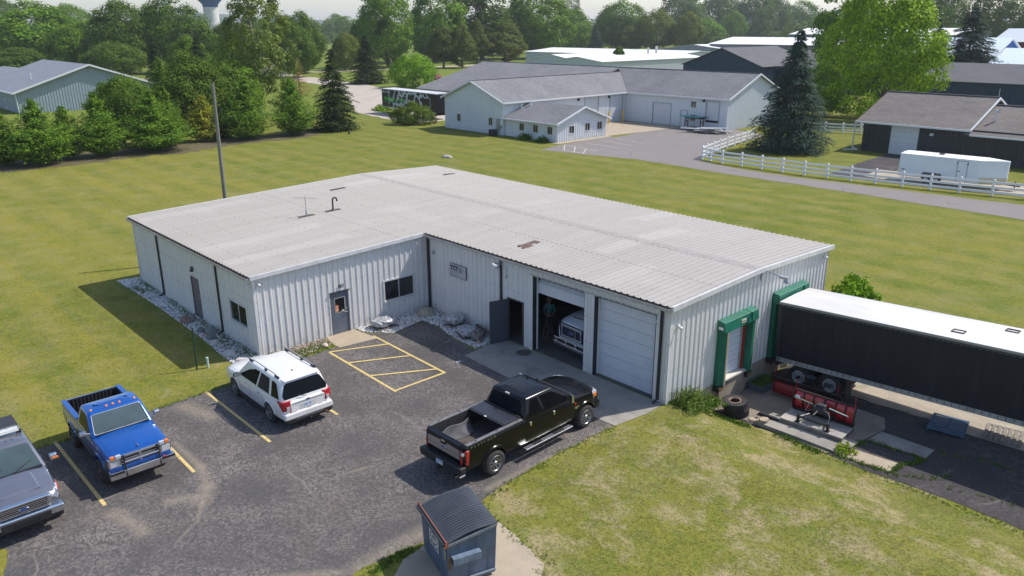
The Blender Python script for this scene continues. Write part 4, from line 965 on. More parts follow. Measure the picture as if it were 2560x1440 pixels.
def mirror(v, x, y, z, sg, w=.17, h=.26, mat=None, cap=None, arm=.16, tow=False):
    m = MB(); m.tube([(x, sg*y, z), (x-.02, sg*(y+arm), z+.03)], .022, 6)
    if tow: m.tube([(x, sg*y, z+.12), (x-.02, sg*(y+arm), z+.14)], .018, 6)
    a = m.build('mirror', mat or BPLAS, v.root)
    m = MB(); yc = y+arm+w/2
    m.hexa([(x-.05,sg*(yc-w/2),z-.02),(x+.07,sg*(yc-w/2+.02),z),(x+.05,sg*(yc+w/2),z),(x-.05,sg*(yc+w/2),z-.02),(x-.05,sg*(yc-w/2),z+h),(x+.06,sg*(yc-w/2+.02),z+h-.03),(x+.04,sg*(yc+w/2-.02),z+h-.04),(x-.05,sg*(yc+w/2),z+h-.01)])
    m.build('mirror_shell', cap or mat or BPLAS, a, bevel=.02)
    m = MB(); m.box(x-.056, x-.05, min(sg*(yc-w/2+.02), sg*(yc+w/2-.02)), max(sg*(yc-w/2+.02), sg*(yc+w/2-.02)), z+.01, z+h-.03); m.build('mirror_glass', CHR, a)
    return a
def oval(v, M, a, b, parent=None):
    m = MB(); n = 20; m.lathe([(0,0),(1,0),(1,-.3),(.9,.18),(0,.28)], n, 'z', M @ Matrix.Diagonal((a, b, .035, 1))); o = m.build('badge_rim', CHR, parent or v.root, smooth=60)
    m = MB(); m.lathe([(0,.36),(.88,.36),(.88,.0)], n, 'z', M @ Matrix.Diagonal((a*.95, b*.92, .035, 1))); p = m.build('badge_oval', BLUEOV, o, smooth=60)
    text('Ford', b*1.25, 'badge_script', CHR, p, M @ Matrix.Translation((0, -b*.42, .016)), .0012, 'CENTER')
    return o
def plate(v, M, parent=None):
    m = MB(); m.box(-.155, .155, -.078, .078, 0, .006, M); o = m.build('licence_plate', PLATE, parent or v.root)
    m = MB()
    for i in range(6):
        if i != 3: m.box(-.12+i*.042, -.095+i*.042, -.03, .03, .0065, .008, M)
    m.box(-.15, .15, .055, .074, .0065, .008, M); m.build('plate_characters', PLATEB, o)

# ---- black crew-cab pickup
BKP = paint('black_paint', (.0025,.0025,.003), .0, .22, coat=.0, c2=(.003,.003,.004), dirt_=.0); BKP.node_tree.nodes['Principled BSDF'].inputs['Specular IOR Level'].default_value = .36
SILVP = simple('satin_applique', (.40,.37,.35), .35, .7)
BEDM = simple('bed_rubber', (.012,.013,.016), .75, c2=(.03,.028,.026), scale=5)
K = Veh('pickup_truck', 'shiny black crew cab pickup with an open bed parked facing the overhead doors', 'pickup truck', (27.50, 3.36, 0), 91.6, None,
  [(-3.42,.90,.62,.95,1.40,.0),(-3.34,.975,.56,.95,1.43,.0),(-2.2,.99,.52,.95,1.43,.0),(-1.0,.995,.50,.95,1.425,.0),(-.72,.995,.48,.95,1.42,.0),(.5,.995,.48,.95,1.40,.0),(1.25,.995,.48,.95,1.36,.06),(1.62,.99,.50,.95,1.33,.11),(2.2,.985,.52,.95,1.30,.13),(2.62,.97,.55,.96,1.25,.13),(2.86,.94,.60,.97,1.18,.10),(2.95,.88,.66,.97,1.08,.06)], BKP)
K.arches((-2.19, 2.19), .485, .47, extra=[(-3.26,-.86,-.80,.80,.86,1.8,BEDM)])
K.flare(-2.19, .485, .47, 1, dep=.045); K.flare(2.19, .485, .47, 1, dep=.045)
for x in (-2.19, 2.19):
    for y in (-.90, .90): K.wheel(x, y, .425, .28, .27, 'eight')
m = MB(); m.box(-3.2,2.7,-.55,.55,.38,.62); m.box(-2.3,-2.08,-.8,.8,.34,.46); m.box(2.08,2.3,-.8,.8,.34,.46); m.build('chassis', BLACK, K.root)
K.cab(-.84, 1.60, 1.40, .955, -.66, .72, 2.0, .76, r=.11, crown=.045)
K.glass('F', rpoly(.07,.93,.06,.90,.03), VGLASS, name='windscreen'); K.glass('B', rpoly(.08,.92,.14,.88,.05), VGLASS, name='rear_window')
for sd in 'LR':
    K.glass(sd, [(.085,.10),(.36,.08),(.375,.86),(.16,.86)], trim=None); K.glass(sd, [(.415,.07),(.80,.05),(.90,.08),(.86,.60),(.80,.86),(.43,.86)])
m = MB()
for k in range(7): y = -.42+k*.14; m.box(-.42,.22,y-.018,y+.018,2.018,2.052)
m.build('roof_rib', BKP, K.root, bevel=.008)
m = MB(); m.box(-.70,-.655,-.09,.09,1.975,2.02); m.build('brake_light', simple('grey_lens', (.5,.48,.46), .2), K.root)
m = MB(); m.tube([(.55,.30,2.03),(.58,.30,2.07)], .03, 8); m.tube([(.75,0,2.02),(.72,0,2.05)], .03, 8); m.build('roof_marker', BLACK, K.root)
for sg in (-1, 1):
    K.skin('door', -.80, .30, .62, 1.37, sg); d = K.skin('door', .34, 1.42, .62, 1.37, sg)
    for x, p in ((-.62, 0), (.50, 0)):
        m = MB(); m.box(x-.02,x+.06,min(sg*.985,sg*1.03),max(sg*.985,sg*1.03),1.14,1.26); m.build('door_handle', CHR, d)
    m = MB(); m.box(-.78,1.40,min(sg*.985,sg*1.012),max(sg*.985,sg*1.012),.60,.625); m.build('sill_trim', CHR, K.root)
    m = MB(); m.hexa([(-.92,sg*.98,.40),(1.30,sg*.98,.40),(1.30,sg*1.16,.40),(-.92,sg*1.16,.40),(-.92,sg*.98,.45),(1.30,sg*.98,.45),(1.34,sg*1.17,.455),(-.96,sg*1.17,.455)]); sb = m.build('running_board', simple('polished_step', (.5,.52,.54), .25, .8), K.root, bevel=.012)
    m = MB(); m.box(-.55,-.15,min(sg*1.0,sg*1.15),max(sg*1.0,sg*1.15),.4505,.464); m.box(.45,.95,min(sg*1.0,sg*1.15),max(sg*1.0,sg*1.15),.4505,.464); m.build('step_pad', BPLAS, sb)
    m = MB(); m.box(-3.30,-.90,min(sg*.83,sg*.955),max(sg*.83,sg*.955),1.425,1.452); rl = m.build('bed_rail', simple('rail_cap_grey', (.17,.165,.165), .5, c2=(.10,.10,.10), scale=6), K.root, bevel=.008)
    m = MB()
    for x in (-2.9,-2.0,-1.1): m.box(x-.03,x+.03,min(sg*.86,sg*.92),max(sg*.86,sg*.92),1.4525,1.456)
    m.build('rail_pocket', BLACK, rl)
    m = MB(); m.hexa([(-3.46,sg*.80,.80),(-3.34,sg*.985,.80),(-3.28,sg*.99,.80),(-3.40,sg*.79,.80),(-3.46,sg*.80,1.28),(-3.34,sg*.985,1.28),(-3.22,sg*.985,1.28),(-3.40,sg*.79,1.28)]); tl = m.build('tail_light', REDL, K.root, bevel=.015)
    m = MB(); m.cbox((-3.425,sg*.875,1.18),(.07,.10,.09)); m.build('reverse_lens', CLR, tl)
    m = MB(); m.hexa([(2.80,sg*.72,.98),(2.97,sg*.66,.98),(2.90,sg*.90,.98),(2.62,sg*.975,.98),(2.80,sg*.70,1.22),(2.94,sg*.66,1.20),(2.86,sg*.90,1.20),(2.55,sg*.96,1.25)]); hl = m.build('headlight', CLR, K.root, bevel=.015)
    m = MB(); m.cbox((2.70,sg*.955,1.10),(.14,.05,.12)); m.build('turn_signal', AMB, hl)
    mirror(K, 1.18, .93, 1.42, sg, .16, .30, BPLAS, CHR, .20, True)
    m = MB(); m.cbox((1.62,sg*.992,1.12),(.05,.03,.09)); m.build('side_marker', REDL, K.root)
    m = MB(); m.cbox((1.70,sg*.99,.98),(.24,.02,.035)); m.cbox((1.68,sg*.99,.94),(.10,.02,.05)); m.build('badge', CHR, K.root)
    MT = basis((-3.18, -1.0, 1.325), (1,0,0), (0,0,1)) if sg < 0 else basis((-2.2, 1.0, 1.325), (-1,0,0), (0,0,1))
    for i, ch_ in enumerate('PLATINUM'):
        text(ch_, .095, 'badge_letter', CHR, K.root, MT @ Matrix.Translation((i*.135, 0, 0)), .004, bold=.003)
# tailgate: silver applique with a centre notch, camera handle, badge
m = MB(); m.prism_x([(-.78,.90),(.78,.90),(.78,1.43),(-.78,1.43)], -3.435, -3.36); tg = m.build('tailgate', BKP, K.root, bevel=.012)
m = MB(); m.prism_x([(-.76,.95),(.76,.95),(.76,1.27),(.16,1.30),(.12,1.20),(-.12,1.20),(-.16,1.30),(-.76,1.27)], -3.452, -3.436); m.build('tailgate_applique', SILVP, tg)
m = MB(); m.box(-3.456,-3.4525,-.76,.76,1.09,1.10); m.build('applique_crease', DARKM, tg)
m = MB(); m.box(-3.462,-3.436,-.09,.09,1.30,1.36); m.build('tailgate_handle', CHR, tg)
oval(K, basis((-3.458, 0, 1.12), (0,-1,0), (0,0,1)), .12, .055, tg)
m = MB(); m.prism_x([(-.97,.52),(.97,.52),(1.0,.62),(1.0,.78),(.7,.80),(-.7,.80),(-1.0,.78),(-1.0,.62)], -3.62, -3.38); bp = m.build('rear_bumper', BPLAS, K.root, bevel=.03)
plate(K, basis((-3.625, 0, .66), (0,-1,0), (0,0,1)), bp)
for y in (-.72, -.86):
    m = MB(); m.lathe([(.055,-.22),(.055,.0),(.042,.0),(.042,-.2)], 14, 'x', Matrix.Translation((-3.42+(.06 if y < -.8 else 0), y, .44))); m.build('exhaust_tip', CHR, K.root, smooth=40)
m = MB(); m.box(-3.74,-3.5,-.05,.05,.42,.52); m.build('tow_hitch', BPLAS, K.root)
# front
m = MB(); m.prism_x([(-.66,.86),(.66,.86),(.66,1.18),(-.66,1.18)], 2.90, 3.0); g = m.build('grille', CHR, K.root, bevel=.02)
m = MB()
for z in (.93,1.03,1.12): m.box(3.0,3.006,-.58,.58,z-.03,z+.03)
m.build('grille_mesh', BLACK, g)
m = MB(); m.prism_x([(-.95,.50),(.95,.50),(.96,.80),(-.96,.80)], 2.72, 3.02); m.build('front_bumper', BKP, K.root, bevel=.06)
K.topskin('hood', 1.66, 2.84, .80, .005)
m = MB(); m.hexa([(1.25,-.78,1.43),(1.64,-.84,1.425),(1.64,.84,1.425),(1.25,.78,1.43),(1.25,-.78,1.44),(1.66,-.84,1.447),(1.66,.84,1.447),(1.25,.78,1.46)]); m.build('cowl', BPLAS, K.root)
for y in (-.45, .35):
    m = MB(); m.tube([(1.58,y,1.46),(1.30,y+.40,1.56)], .012, 5); m.build('wiper', BPLAS, K.root)
# bed: liner floor ribs, folded cover
m = MB(); m.box(-3.24,-.88,-.79,.79,.862,.87)
bl = m.build('bed_floor', simple('bed_floor_brown', (.055,.042,.036), .9, c2=(.10,.085,.075), scale=3), K.root)
for sg in (-1, 1):
    m = MB(); m.box(-2.65,-1.73,min(sg*.60,sg*.79),max(sg*.60,sg*.79),.87,1.10); m.build('wheel_housing', BEDM, K.root, bevel=.04)
m = MB(); m.box(-1.62,-.98,-.82,.82,1.455,1.50); cv = m.build('bed_cover', simple('folded_cover', (.022,.025,.032), .4), K.root, bevel=.01)
m = MB(); m.box(-1.68,-1.62,-.82,.82,1.45,1.485); m.box(-.97,-.90,-.84,.84,1.455,1.52); m.build('cover_rail', BPLAS, cv)
m = MB(); m.cbox((-1.66,.02,1.49),(.05,.08,.02)); m.build('cover_latch', WHITEP, cv)
bmt = thing('foam_sheet', 'grey rubber sheet curled against the far side of the black pickup bed', 'sheet', (27.50, 3.36, .0), 91.6)
vs = []; NX = 10; NY = 8
for i in range(NX+1):
    for j in range(NY+1):
        u = i/NX; t = j/NY; x = -3.05+1.25*u; a = t*1.45; y = .30+.36*math.sin(a)+.03*math.sin(u*7); z = .885+.38*(1-math.cos(a))*(.7+.55*u)+.02*math.sin(u*9+t*5)+(.05*math.sin(u*5) if j > 5 else 0)
        vs.append((x, y, z))
m = MB(); m.add(vs, [(i*(NY+1)+j, (i+1)*(NY+1)+j, (i+1)*(NY+1)+j+1, i*(NY+1)+j+1) for i in range(NX) for j in range(NY)]); o = m.build('sheet', simple('grey_mat', (.11,.11,.115), .85, c2=(.06,.06,.065), scale=4), bmt, smooth=60)
sm = o.modifiers.new('s', 'SOLIDIFY'); sm.thickness = .015
rod = thing('wooden_pole', 'thin wooden pole lying in the black pickup bed', 'pole', (27.50, 3.36, 0), 91.6)
m = MB(); m.tube([(-3.1,-.12,.90),(-1.75,-.42,.93)], .018, 7); m.tube([(-1.75,-.42,.93),(-1.3,-.5,.95)], .012, 7); m.build('handle', simple('pale_wood', (.50,.36,.27), .7), rod)

# ---- white SUV
SUVP = paint('white_pearl_paint', (.74,.735,.715), .02, .22, c2=(.70,.69,.67))
S = Veh('suv', 'white suv with black roof rails parked nose in by the gravel corner of the building', 'suv', (18.99, -1.42, 0), 180, None,
  [(-2.50,.80,.50,.80,1.02,.0),(-2.44,.90,.42,.78,1.06,.0),(-2.25,.965,.36,.78,1.08,.0),(-1.43,.99,.34,.78,1.09,.0),(0,.985,.30,.78,1.07,.0),(.9,.985,.30,.78,1.05,.02),(1.25,.985,.32,.78,1.04,.05),(1.8,.975,.34,.78,1.00,.09),(2.2,.94,.38,.76,.93,.10),(2.42,.86,.42,.72,.82,.08),(2.52,.74,.46,.66,.70,.05)], SUVP)
S.arches((-1.43, 1.43), .41, .37)
S.flare(-1.43, .41, .37, 1, dep=.02); S.flare(1.43, .41, .37, 1, dep=.02)
for x in (-1.43, 1.43):
    for y in (-.88, .88): S.wheel(x, y, .375, .24, .25, 'five', DARKRIM if x > 9 else simple('dusty_alloy', (.20,.19,.18), .4, .6))
m = MB(); m.box(-2.2,2.2,-.7,.7,.24,.42); m.build('chassis', BLACK, S.root)
S.cab(-2.45, 1.18, 1.06, .945, -2.14, .40, 1.76, .765, r=.15, crown=.035)
S.glass('F', rpoly(.07,.93,.05,.90,.03), VGLASS, name='windscreen'); S.glass('B', [(.06,.12),(.94,.12),(.98,.3),(.93,.78),(.88,.84),(.12,.84),(.07,.78),(.02,.3)], VGLASS, name='rear_window')
for sd in 'LR':
    S.glass(sd, [(.06,.10),(.225,.05),(.235,.80),(.17,.82),(.11,.76)])
    S.glass(sd, [(.275,.05),(.52,.05),(.54,.84),(.30,.82)], BLACK); S.glass(sd, [(.555,.05),(.86,.04),(.93,.10),(.82,.62),(.70,.82),(.575,.84)], simple('open_window', (.009,.010,.011), .5, spec=.05))
for sg in (-1, 1):
    S.skin('door', -1.02, .04, .42, 1.03, sg); d = S.skin('door', .08, 1.02, .42, 1.02, sg)
    for x in (-.82, .26):
        m = MB(); m.box(x,x+.17,min(sg*.98,sg*1.015),max(sg*.98,sg*1.015),.905,.94); m.cbox((x+.085,sg*.985,.885),(.10,.012,.03)); m.build('door_handle', CHR, d)
    m = MB(); m.hexa([(-1.0,sg*.93,.24),(1.0,sg*.93,.24),(1.0,sg*1.0,.27),(-1.0,sg*1.0,.27),(-1.0,sg*.93,.38),(1.0,sg*.93,.38),(1.0,sg*.995,.36),(-1.0,sg*.995,.36)]); m.build('side_skirt', BPLAS, S.root)
    m = MB(); m.tube([(-1.86,sg*.71,1.80),(-1.70,sg*.705,1.86),(-.2,sg*.71,1.88),(.25,sg*.71,1.84),(.38,sg*.71,1.79)], .02, 8); rr_ = m.build('roof_rail', STEEL, S.root, smooth=50)
    m = MB()
    for a, b in ((-1.92,-1.62),(-1.0,-.86),(.10,.38)): m.box(a,b,min(sg*.68,sg*.74),max(sg*.68,sg*.74),1.76,1.845)
    m.build('rail_foot', BPLAS, rr_, bevel=.02)
    m = MB(); m.hexa([(-2.56,sg*.70,.74),(-2.45,sg*.935,.74),(-2.38,sg*.93,.74),(-2.48,sg*.66,.74),(-2.54,sg*.66,1.10),(-2.46,sg*.945,1.10),(-2.12,sg*.995,1.10),(-2.44,sg*.60,1.10)]); tl = m.build('tail_light', REDL, S.root, bevel=.02)
    m = MB(); m.cbox((-2.55,sg*.77,.85),(.03,.11,.14)); m.build('reverse_lens', CLR, tl)
    m = MB(); m.hexa([(2.30,sg*.60,.70),(2.46,sg*.62,.70),(2.30,sg*.88,.70),(2.0,sg*.945,.72),(2.25,sg*.60,.86),(2.38,sg*.62,.84),(2.22,sg*.87,.85),(1.95,sg*.93,.88)]); m.build('headlight', CLR, S.root, bevel=.02)
    mirror(S, .98, .90, 1.02, sg, .20, .16, BPLAS, BPLAS, .07)
S.topskin('hood', 1.22, 2.30, .84, .010)
m = MB()
for k in range(4): y = -.39+k*.26; m.box(-1.70,-.05,y-.012,y+.012,1.772,1.790)
m.build('roof_rib', SUVP, S.root, bevel=.006)
m = MB(); m.lathe([(0,.0),(.035,0),(.03,.05),(0,.06)], 8, 'z', Matrix.Translation((-1.62,.05,1.775))); m.build('roof_aerial', BLACK, S.root)
m = MB(); m.hexa([(-2.22,-.70,1.73),(-2.02,-.72,1.755),(-2.02,.72,1.755),(-2.22,.70,1.73),(-2.26,-.67,1.75),(-2.02,-.70,1.79),(-2.02,.70,1.79),(-2.26,.67,1.75)]); m.build('rear_spoiler', SUVP, S.root, bevel=.01)
m = MB(); m.prism_x([(-.66,.62),(.66,.62),(.68,1.03),(-.68,1.03)], -2.535, -2.44); tg = m.build('tailgate', SUVP, S.root, bevel=.02)
m = MB(); m.box(-2.545,-2.5355,-.60,.60,.965,.985); m.build('tailgate_trim', simple('grey_trim', (.22,.21,.2), .4), tg)
m = MB(); m.box(-2.541,-2.5355,-.30,.30,.70,.90); m.build('plate_recess', simple('recess_white', (.58,.57,.55), .4), tg)
plate(S, basis((-2.542, 0, .80), (0,-1,0), (0,0,1)), tg); oval(S, basis((-2.539, 0, 1.0), (0,-1,0), (0,0,1)), .085, .036, tg)
m = MB(); m.tube([(-2.50,.02,1.12),(-2.46,.32,1.20)], .012, 5); m.build('wiper', BPLAS, S.root)
m = MB(); m.prism_x([(-.90,.36),(.90,.36),(.955,.48),(.93,.66),(-.93,.66),(-.955,.48)], -2.60, -2.30); bp = m.build('rear_bumper', SUVP, S.root, bevel=.05)
m = MB(); m.prism_x([(-.86,.28),(.86,.28),(.93,.46),(-.93,.46)], -2.62, -2.35); m.build('bumper_skirt', BPLAS, bp, bevel=.03)
m = MB(); m.box(-2.625,-2.61,-.55,.55,.40,.425); m.build('bumper_trim', CHR, bp)
m = MB()
for k, (y0, y1) in enumerate(((-.55,-.38),(-.1,.06),(.45,.72))): m.box(-2.56,-2.50,y0,y1,.6605,.664)
m.build('rust_stain', simple('rust_orange', (.36,.16,.05), .8), bp)
m = MB(); m.lathe([(.04,-.12),(.04,0),(.03,0),(.03,-.1)], 12, 'x', Matrix.Translation((-2.60,-.62,.33))); m.build('exhaust_tip', simple('rusty_pipe', (.20,.09,.05), .7), S.root)
m = MB(); m.box(-2.70,-2.5,-.04,.04,.26,.34); m.build('tow_hitch', BPLAS, S.root)
m = MB(); m.prism_x([(-.6,.42),(.6,.42),(.62,.66),(-.62,.66)], 2.44, 2.54); m.build('grille', CHR, S.root, bevel=.02)
# ---- blue single-cab pickup, nose towards the camera
BLP = paint('blue_paint', (.003,.085,.36), .3, .22, c2=(.004,.095,.40))
TWOG = simple('grey_lower_paint', (.10,.115,.15), .35, .5, coat=.6)
B = Veh('pickup_truck', 'bright blue single cab pickup with chrome grille guard facing out of its bay', 'pickup truck', (19.04, -7.10, 0), 0, None,
  [(-2.45,.88,.62,1.0,1.34,.0),(-2.38,.955,.58,1.0,1.37,.0),(-1.5,.97,.54,1.0,1.38,.0),(-.75,.97,.52,1.0,1.38,.0),(.0,.965,.52,1.0,1.36,.0),(.80,.96,.52,1.0,1.33,.02),(1.1,.955,.52,1.0,1.30,.06),(1.6,.945,.54,1.0,1.27,.075),(2.15,.93,.56,1.0,1.22,.07),(2.36,.92,.60,1.0,1.18,.05),(2.42,.90,.66,.95,1.10,.03)], BLP)
LINER = simple('bedliner', (.010,.010,.011), .5)
B.arches((-1.49, 1.49), .47, .46, extra=[(-2.32,-.62,-.80,.80,.84,1.8,LINER)])
B.flare(-1.49, .47, .46, 1, dep=.03); B.flare(1.49, .47, .46, 1, dep=.03)
for x in (-1.49, 1.49):
    for y in (-.86, .86): B.wheel(x, y, .40, .26, .21, 'five', DARKRIM)
m = MB(); m.box(-2.2,2.3,-.5,.5,.40,.62); m.box(-1.6,-1.4,-.75,.75,.33,.45); m.box(1.4,1.6,-.75,.75,.33,.45); m.build('chassis', BLACK, B.root)
B.cab(-.60, .98, 1.33, .93, -.46, .42, 1.90, .80, r=.10, crown=.05)
B.glass('F', rpoly(.05,.95,.06,.90,.03), VGLASST, name='windscreen', trim=simple('windscreen_chrome', (.55,.55,.56), .3, .8)); B.glass('B', rpoly(.10,.90,.14,.84,.05), name='rear_window')
for sd in 'LR': B.glass(sd, [(.14,.08),(.80,.06),(.90,.10),(.74,.84),(.24,.84)])
m = MB()
for y in (-.66,-.20,0,.20,.66): 
    m = MB(); m.lathe([(0,.0),(.045,0),(.03,.05),(0,.06)], 10, 'z', Matrix.Translation((.25,y,1.925-.03*abs(y)))); m.build('cab_light', AMB, B.root, smooth=60)
for sg in (-1, 1):
    d = B.skin('door', -.42, .84, .62, 1.31, sg)
    m = MB(); m.box(-.30,-.14,min(sg*.96,sg*.995),max(sg*.96,sg*.995),1.12,1.16); m.build('door_handle', CHR, d)
    B.skin('lower_panel', -.40, .82, .64, .98, sg, .011, TWOG, seam=False); B.skin('lower_panel', 1.98, 2.30, .64, .98, sg, .008, TWOG, seam=False, nx=3); B.skin('lower_panel', -.98, -.64, .62, .98, sg, .008, TWOG, seam=False, nx=3)
    B.skin('lower_panel', -2.36, -1.98, .66, 1.0, sg, .008, TWOG, seam=False, nx=3)
    m = MB(); m.box(-2.38,-.66,min(sg*.80,sg*.955),max(sg*.80,sg*.955),1.37,1.40); m.build('bed_rail', BLP, B.root, bevel=.012)
    mirror(B, .80, .90, 1.40, sg, .20, .15, CHR, CHR, .12)
    # front lamps in a chrome surround
    m = MB(); m.hexa([(2.38,sg*.58,.86),(2.46,sg*.58,.86),(2.43,sg*.92,.86),(2.30,sg*.93,.86),(2.38,sg*.58,1.14),(2.45,sg*.58,1.14),(2.42,sg*.92,1.14),(2.30,sg*.93,1.14)]); hs = m.build('headlight_surround', CHR, B.root, bevel=.01)
    m = MB(); m.cbox((2.46,sg*.75,.98),(.03,.26,.17)); m.build('headlight', CLR, hs, bevel=.01)
    m = MB(); m.cbox((2.47,sg*.64,1.20),(.10,.16,.12)); m.build('driving_light', CLR, hs, bevel=.02)
    m = MB(); m.cbox((2.44,sg*.80,1.19),(.10,.12,.11)); m.build('turn_signal', AMB, hs, bevel=.015)
    m = MB(); m.tube([(2.60,sg*.50,.56),(2.58,sg*.50,1.0),(2.52,sg*.50,1.22)], .032, 8); m.build('guard_upright', BLACK, B.root, smooth=50)
m = MB(); m.tube([(2.585,-.50,1.02),(2.585,.50,1.02)], .025, 8); m.build('guard_bar', CHR, B.root, smooth=50)
m = MB(); m.box(2.40,2.44,-.58,.58,.86,1.14); g = m.build('grille', BLACK, B.root)
m = MB(); m.box(2.42,2.47,-.60,.60,1.13,1.20); m.build('grille_bar', CHR, g, bevel=.01)
for z in (.92, .98, 1.04): m = MB(); m.box(2.44,2.455,-.57,.57,z-.008,z+.008); m.build('grille_bar', STEEL, g)
for a in ((-.03,.03,.87,1.13),): m = MB(); m.box(2.455,2.465,*a); m.build('grille_bar', CHR, g)
m = MB(); m.box(2.455,2.462,-.57,.57,.995,1.015); m.build('grille_bar', CHR, g)
m = MB(); m.prism_x([(-.96,.54),(.96,.54),(.97,.66),(.95,.78),(-.95,.78),(-.97,.66)], 2.40, 2.62); bp = m.build('front_bumper', CHR, B.root, bevel=.02)
m = MB(); m.box(2.61,2.635,-.95,-.55,.70,.77); m.box(2.61,2.635,.55,.95,.70,.77); m.build('bumper_guard', BLACK, bp)
m = MB(); m.cbox((2.64,.62,.80),(.05,.06,.05)); m.build('tow_cap', REDL, bp)
B.topskin('hood', 1.02, 2.33, .80, .010)
m = MB(); m.hexa([(1.1,-.05,1.365),(2.25,-.03,1.285),(2.25,.03,1.285),(1.1,.05,1.365),(1.1,-.02,1.385),(2.25,-.012,1.305),(2.25,.012,1.305),(1.1,.02,1.385)]); m.build('hood_crease', BLP, B.root)
m = MB(); m.cbox((2.30,0,1.29),(.06,.03,.05)); m.lathe([(0,0),(.012,0),(.012,.07),(0,.07)], 8, 'z', Matrix.Translation((2.30,0,1.28))); m.build('hood_ornament', CHR, B.root)
m = MB(); m.hexa([(.80,-.78,1.36),(1.0,-.82,1.355),(1.0,.82,1.355),(.80,.78,1.36),(.80,-.78,1.38),(1.02,-.82,1.372),(1.02,.82,1.372),(.80,.78,1.40)]); m.build('cowl', BPLAS, B.root)
for y in (-.5, .1): m = MB(); m.tube([(.96,y,1.40),(.80,y+.42,1.50)], .010, 5); m.build('wiper', BPLAS, B.root)
m = MB()
for k in range(15): x = -2.27+k*.115; m.box(x-.03,x+.03,-.78,.78,.842,.865)
for k in range(15):
    x = -2.27+k*.115
    for sg in (-1, 1): m.box(x-.03,x+.03,min(sg*.775,sg*.797),max(sg*.775,sg*.797),.866,1.36)
for k in range(13): y = -.72+k*.12; m.box(-2.317,-2.295,y-.03,y+.03,.866,1.34)
m.build('bedliner', simple('bedliner_rib', (.022,.022,.024), .55), B.root)
m = MB(); m.box(-.66,-.63,-.78,.78,.9,1.38); m.build('bed_headboard', TRIMW, B.root)
m = MB(); m.box(-.92,-.68,-.70,-.15,.868,1.12); m.build('toolbox', simple('toolbox_grey', (.5,.52,.55), .4, .4), B.root, bevel=.01)
m = MB(); m.prism_x([(-.92,.50),(.92,.50),(.92,.66),(-.92,.66)], -2.60, -2.44); m.build('rear_bumper', CHR, B.root, bevel=.02)

# ---- grey pickup with light bar at the left edge
SIP = paint('slate_paint', (.17,.18,.215), .5, .26, c2=(.19,.20,.235))
G = Veh('pickup_truck', 'slate grey pickup with a light bar on its roof, beside the blue one', 'pickup truck', (19.55, -10.42, 0), 0, None,
  [(-2.90,.90,.60,.98,1.34,.0),(-2.82,.965,.54,.98,1.37,.0),(-1.6,.985,.50,.98,1.38,.0),(-.5,.985,.48,.98,1.36,.0),(.5,.985,.48,.98,1.35,.0),(1.05,.98,.48,.98,1.34,.03),(1.35,.975,.50,.98,1.32,.06),(1.9,.965,.52,.96,1.28,.085),(2.3,.95,.55,.95,1.22,.085),(2.52,.92,.60,.94,1.14,.07),(2.62,.85,.66,.92,1.02,.04)], SIP)
G.arches((-1.72, 1.80), .46, .44)
G.flare(1.80, .46, .44, 1, dep=.035); G.flare(-1.72, .46, .44, 1, dep=.035)
for x in (-1.72, 1.80):
    for y in (-.88, .88): G.wheel(x, y, .40, .26, .23, 'six')
m = MB(); m.box(-2.6,2.4,-.6,.6,.38,.6); m.build('chassis', BLACK, G.root)
G.cab(-1.1, 1.25, 1.33, .95, -.92, .40, 1.90, .77, r=.10, crown=.05)
G.glass('F', rpoly(.05,.95,.05,.92,.03), VGLASST, name='windscreen'); G.glass('B', rpoly(.08,.92,.14,.86,.05), name='rear_window')
for sd in 'LR': G.glass(sd, [(.10,.10),(.40,.08),(.41,.84),(.18,.84)]); G.glass(sd, [(.45,.07),(.84,.05),(.93,.10),(.80,.74),(.72,.84),(.46,.84)])
m = MB()
for k in range(6): y = -.42+k*.168; m.box(-.78,-.42,y-.022,y+.022,1.925,1.955); m.box(-.08,.20,y-.022,y+.022,1.925,1.955)
m.build('roof_rib', SIP, G.root, bevel=.01)
m = MB(); m.hexa([(-.36,-.66,2.01),(-.14,-.66,2.01),(-.14,.66,2.01),(-.36,.66,2.01),(-.33,-.64,2.10),(-.17,-.64,2.10),(-.17,.64,2.10),(-.33,.64,2.10)]); lb = m.build('light_bar', simple('light_bar_white', (.62,.62,.60), .3, c2=(.45,.45,.44), scale=7), G.root, bevel=.015)
m = MB(); m.box(-.30,-.20,-.72,-.60,1.9,2.01); m.box(-.30,-.20,.60,.72,1.9,2.01); m.build('bar_bracket', BPLAS, lb)
m = MB(); m.box(-2.86,-1.12,-.90,.90,1.385,1.42); m.build('bed_cover', simple('tonneau_black', (.03,.03,.035), .6), G.root, bevel=.012)
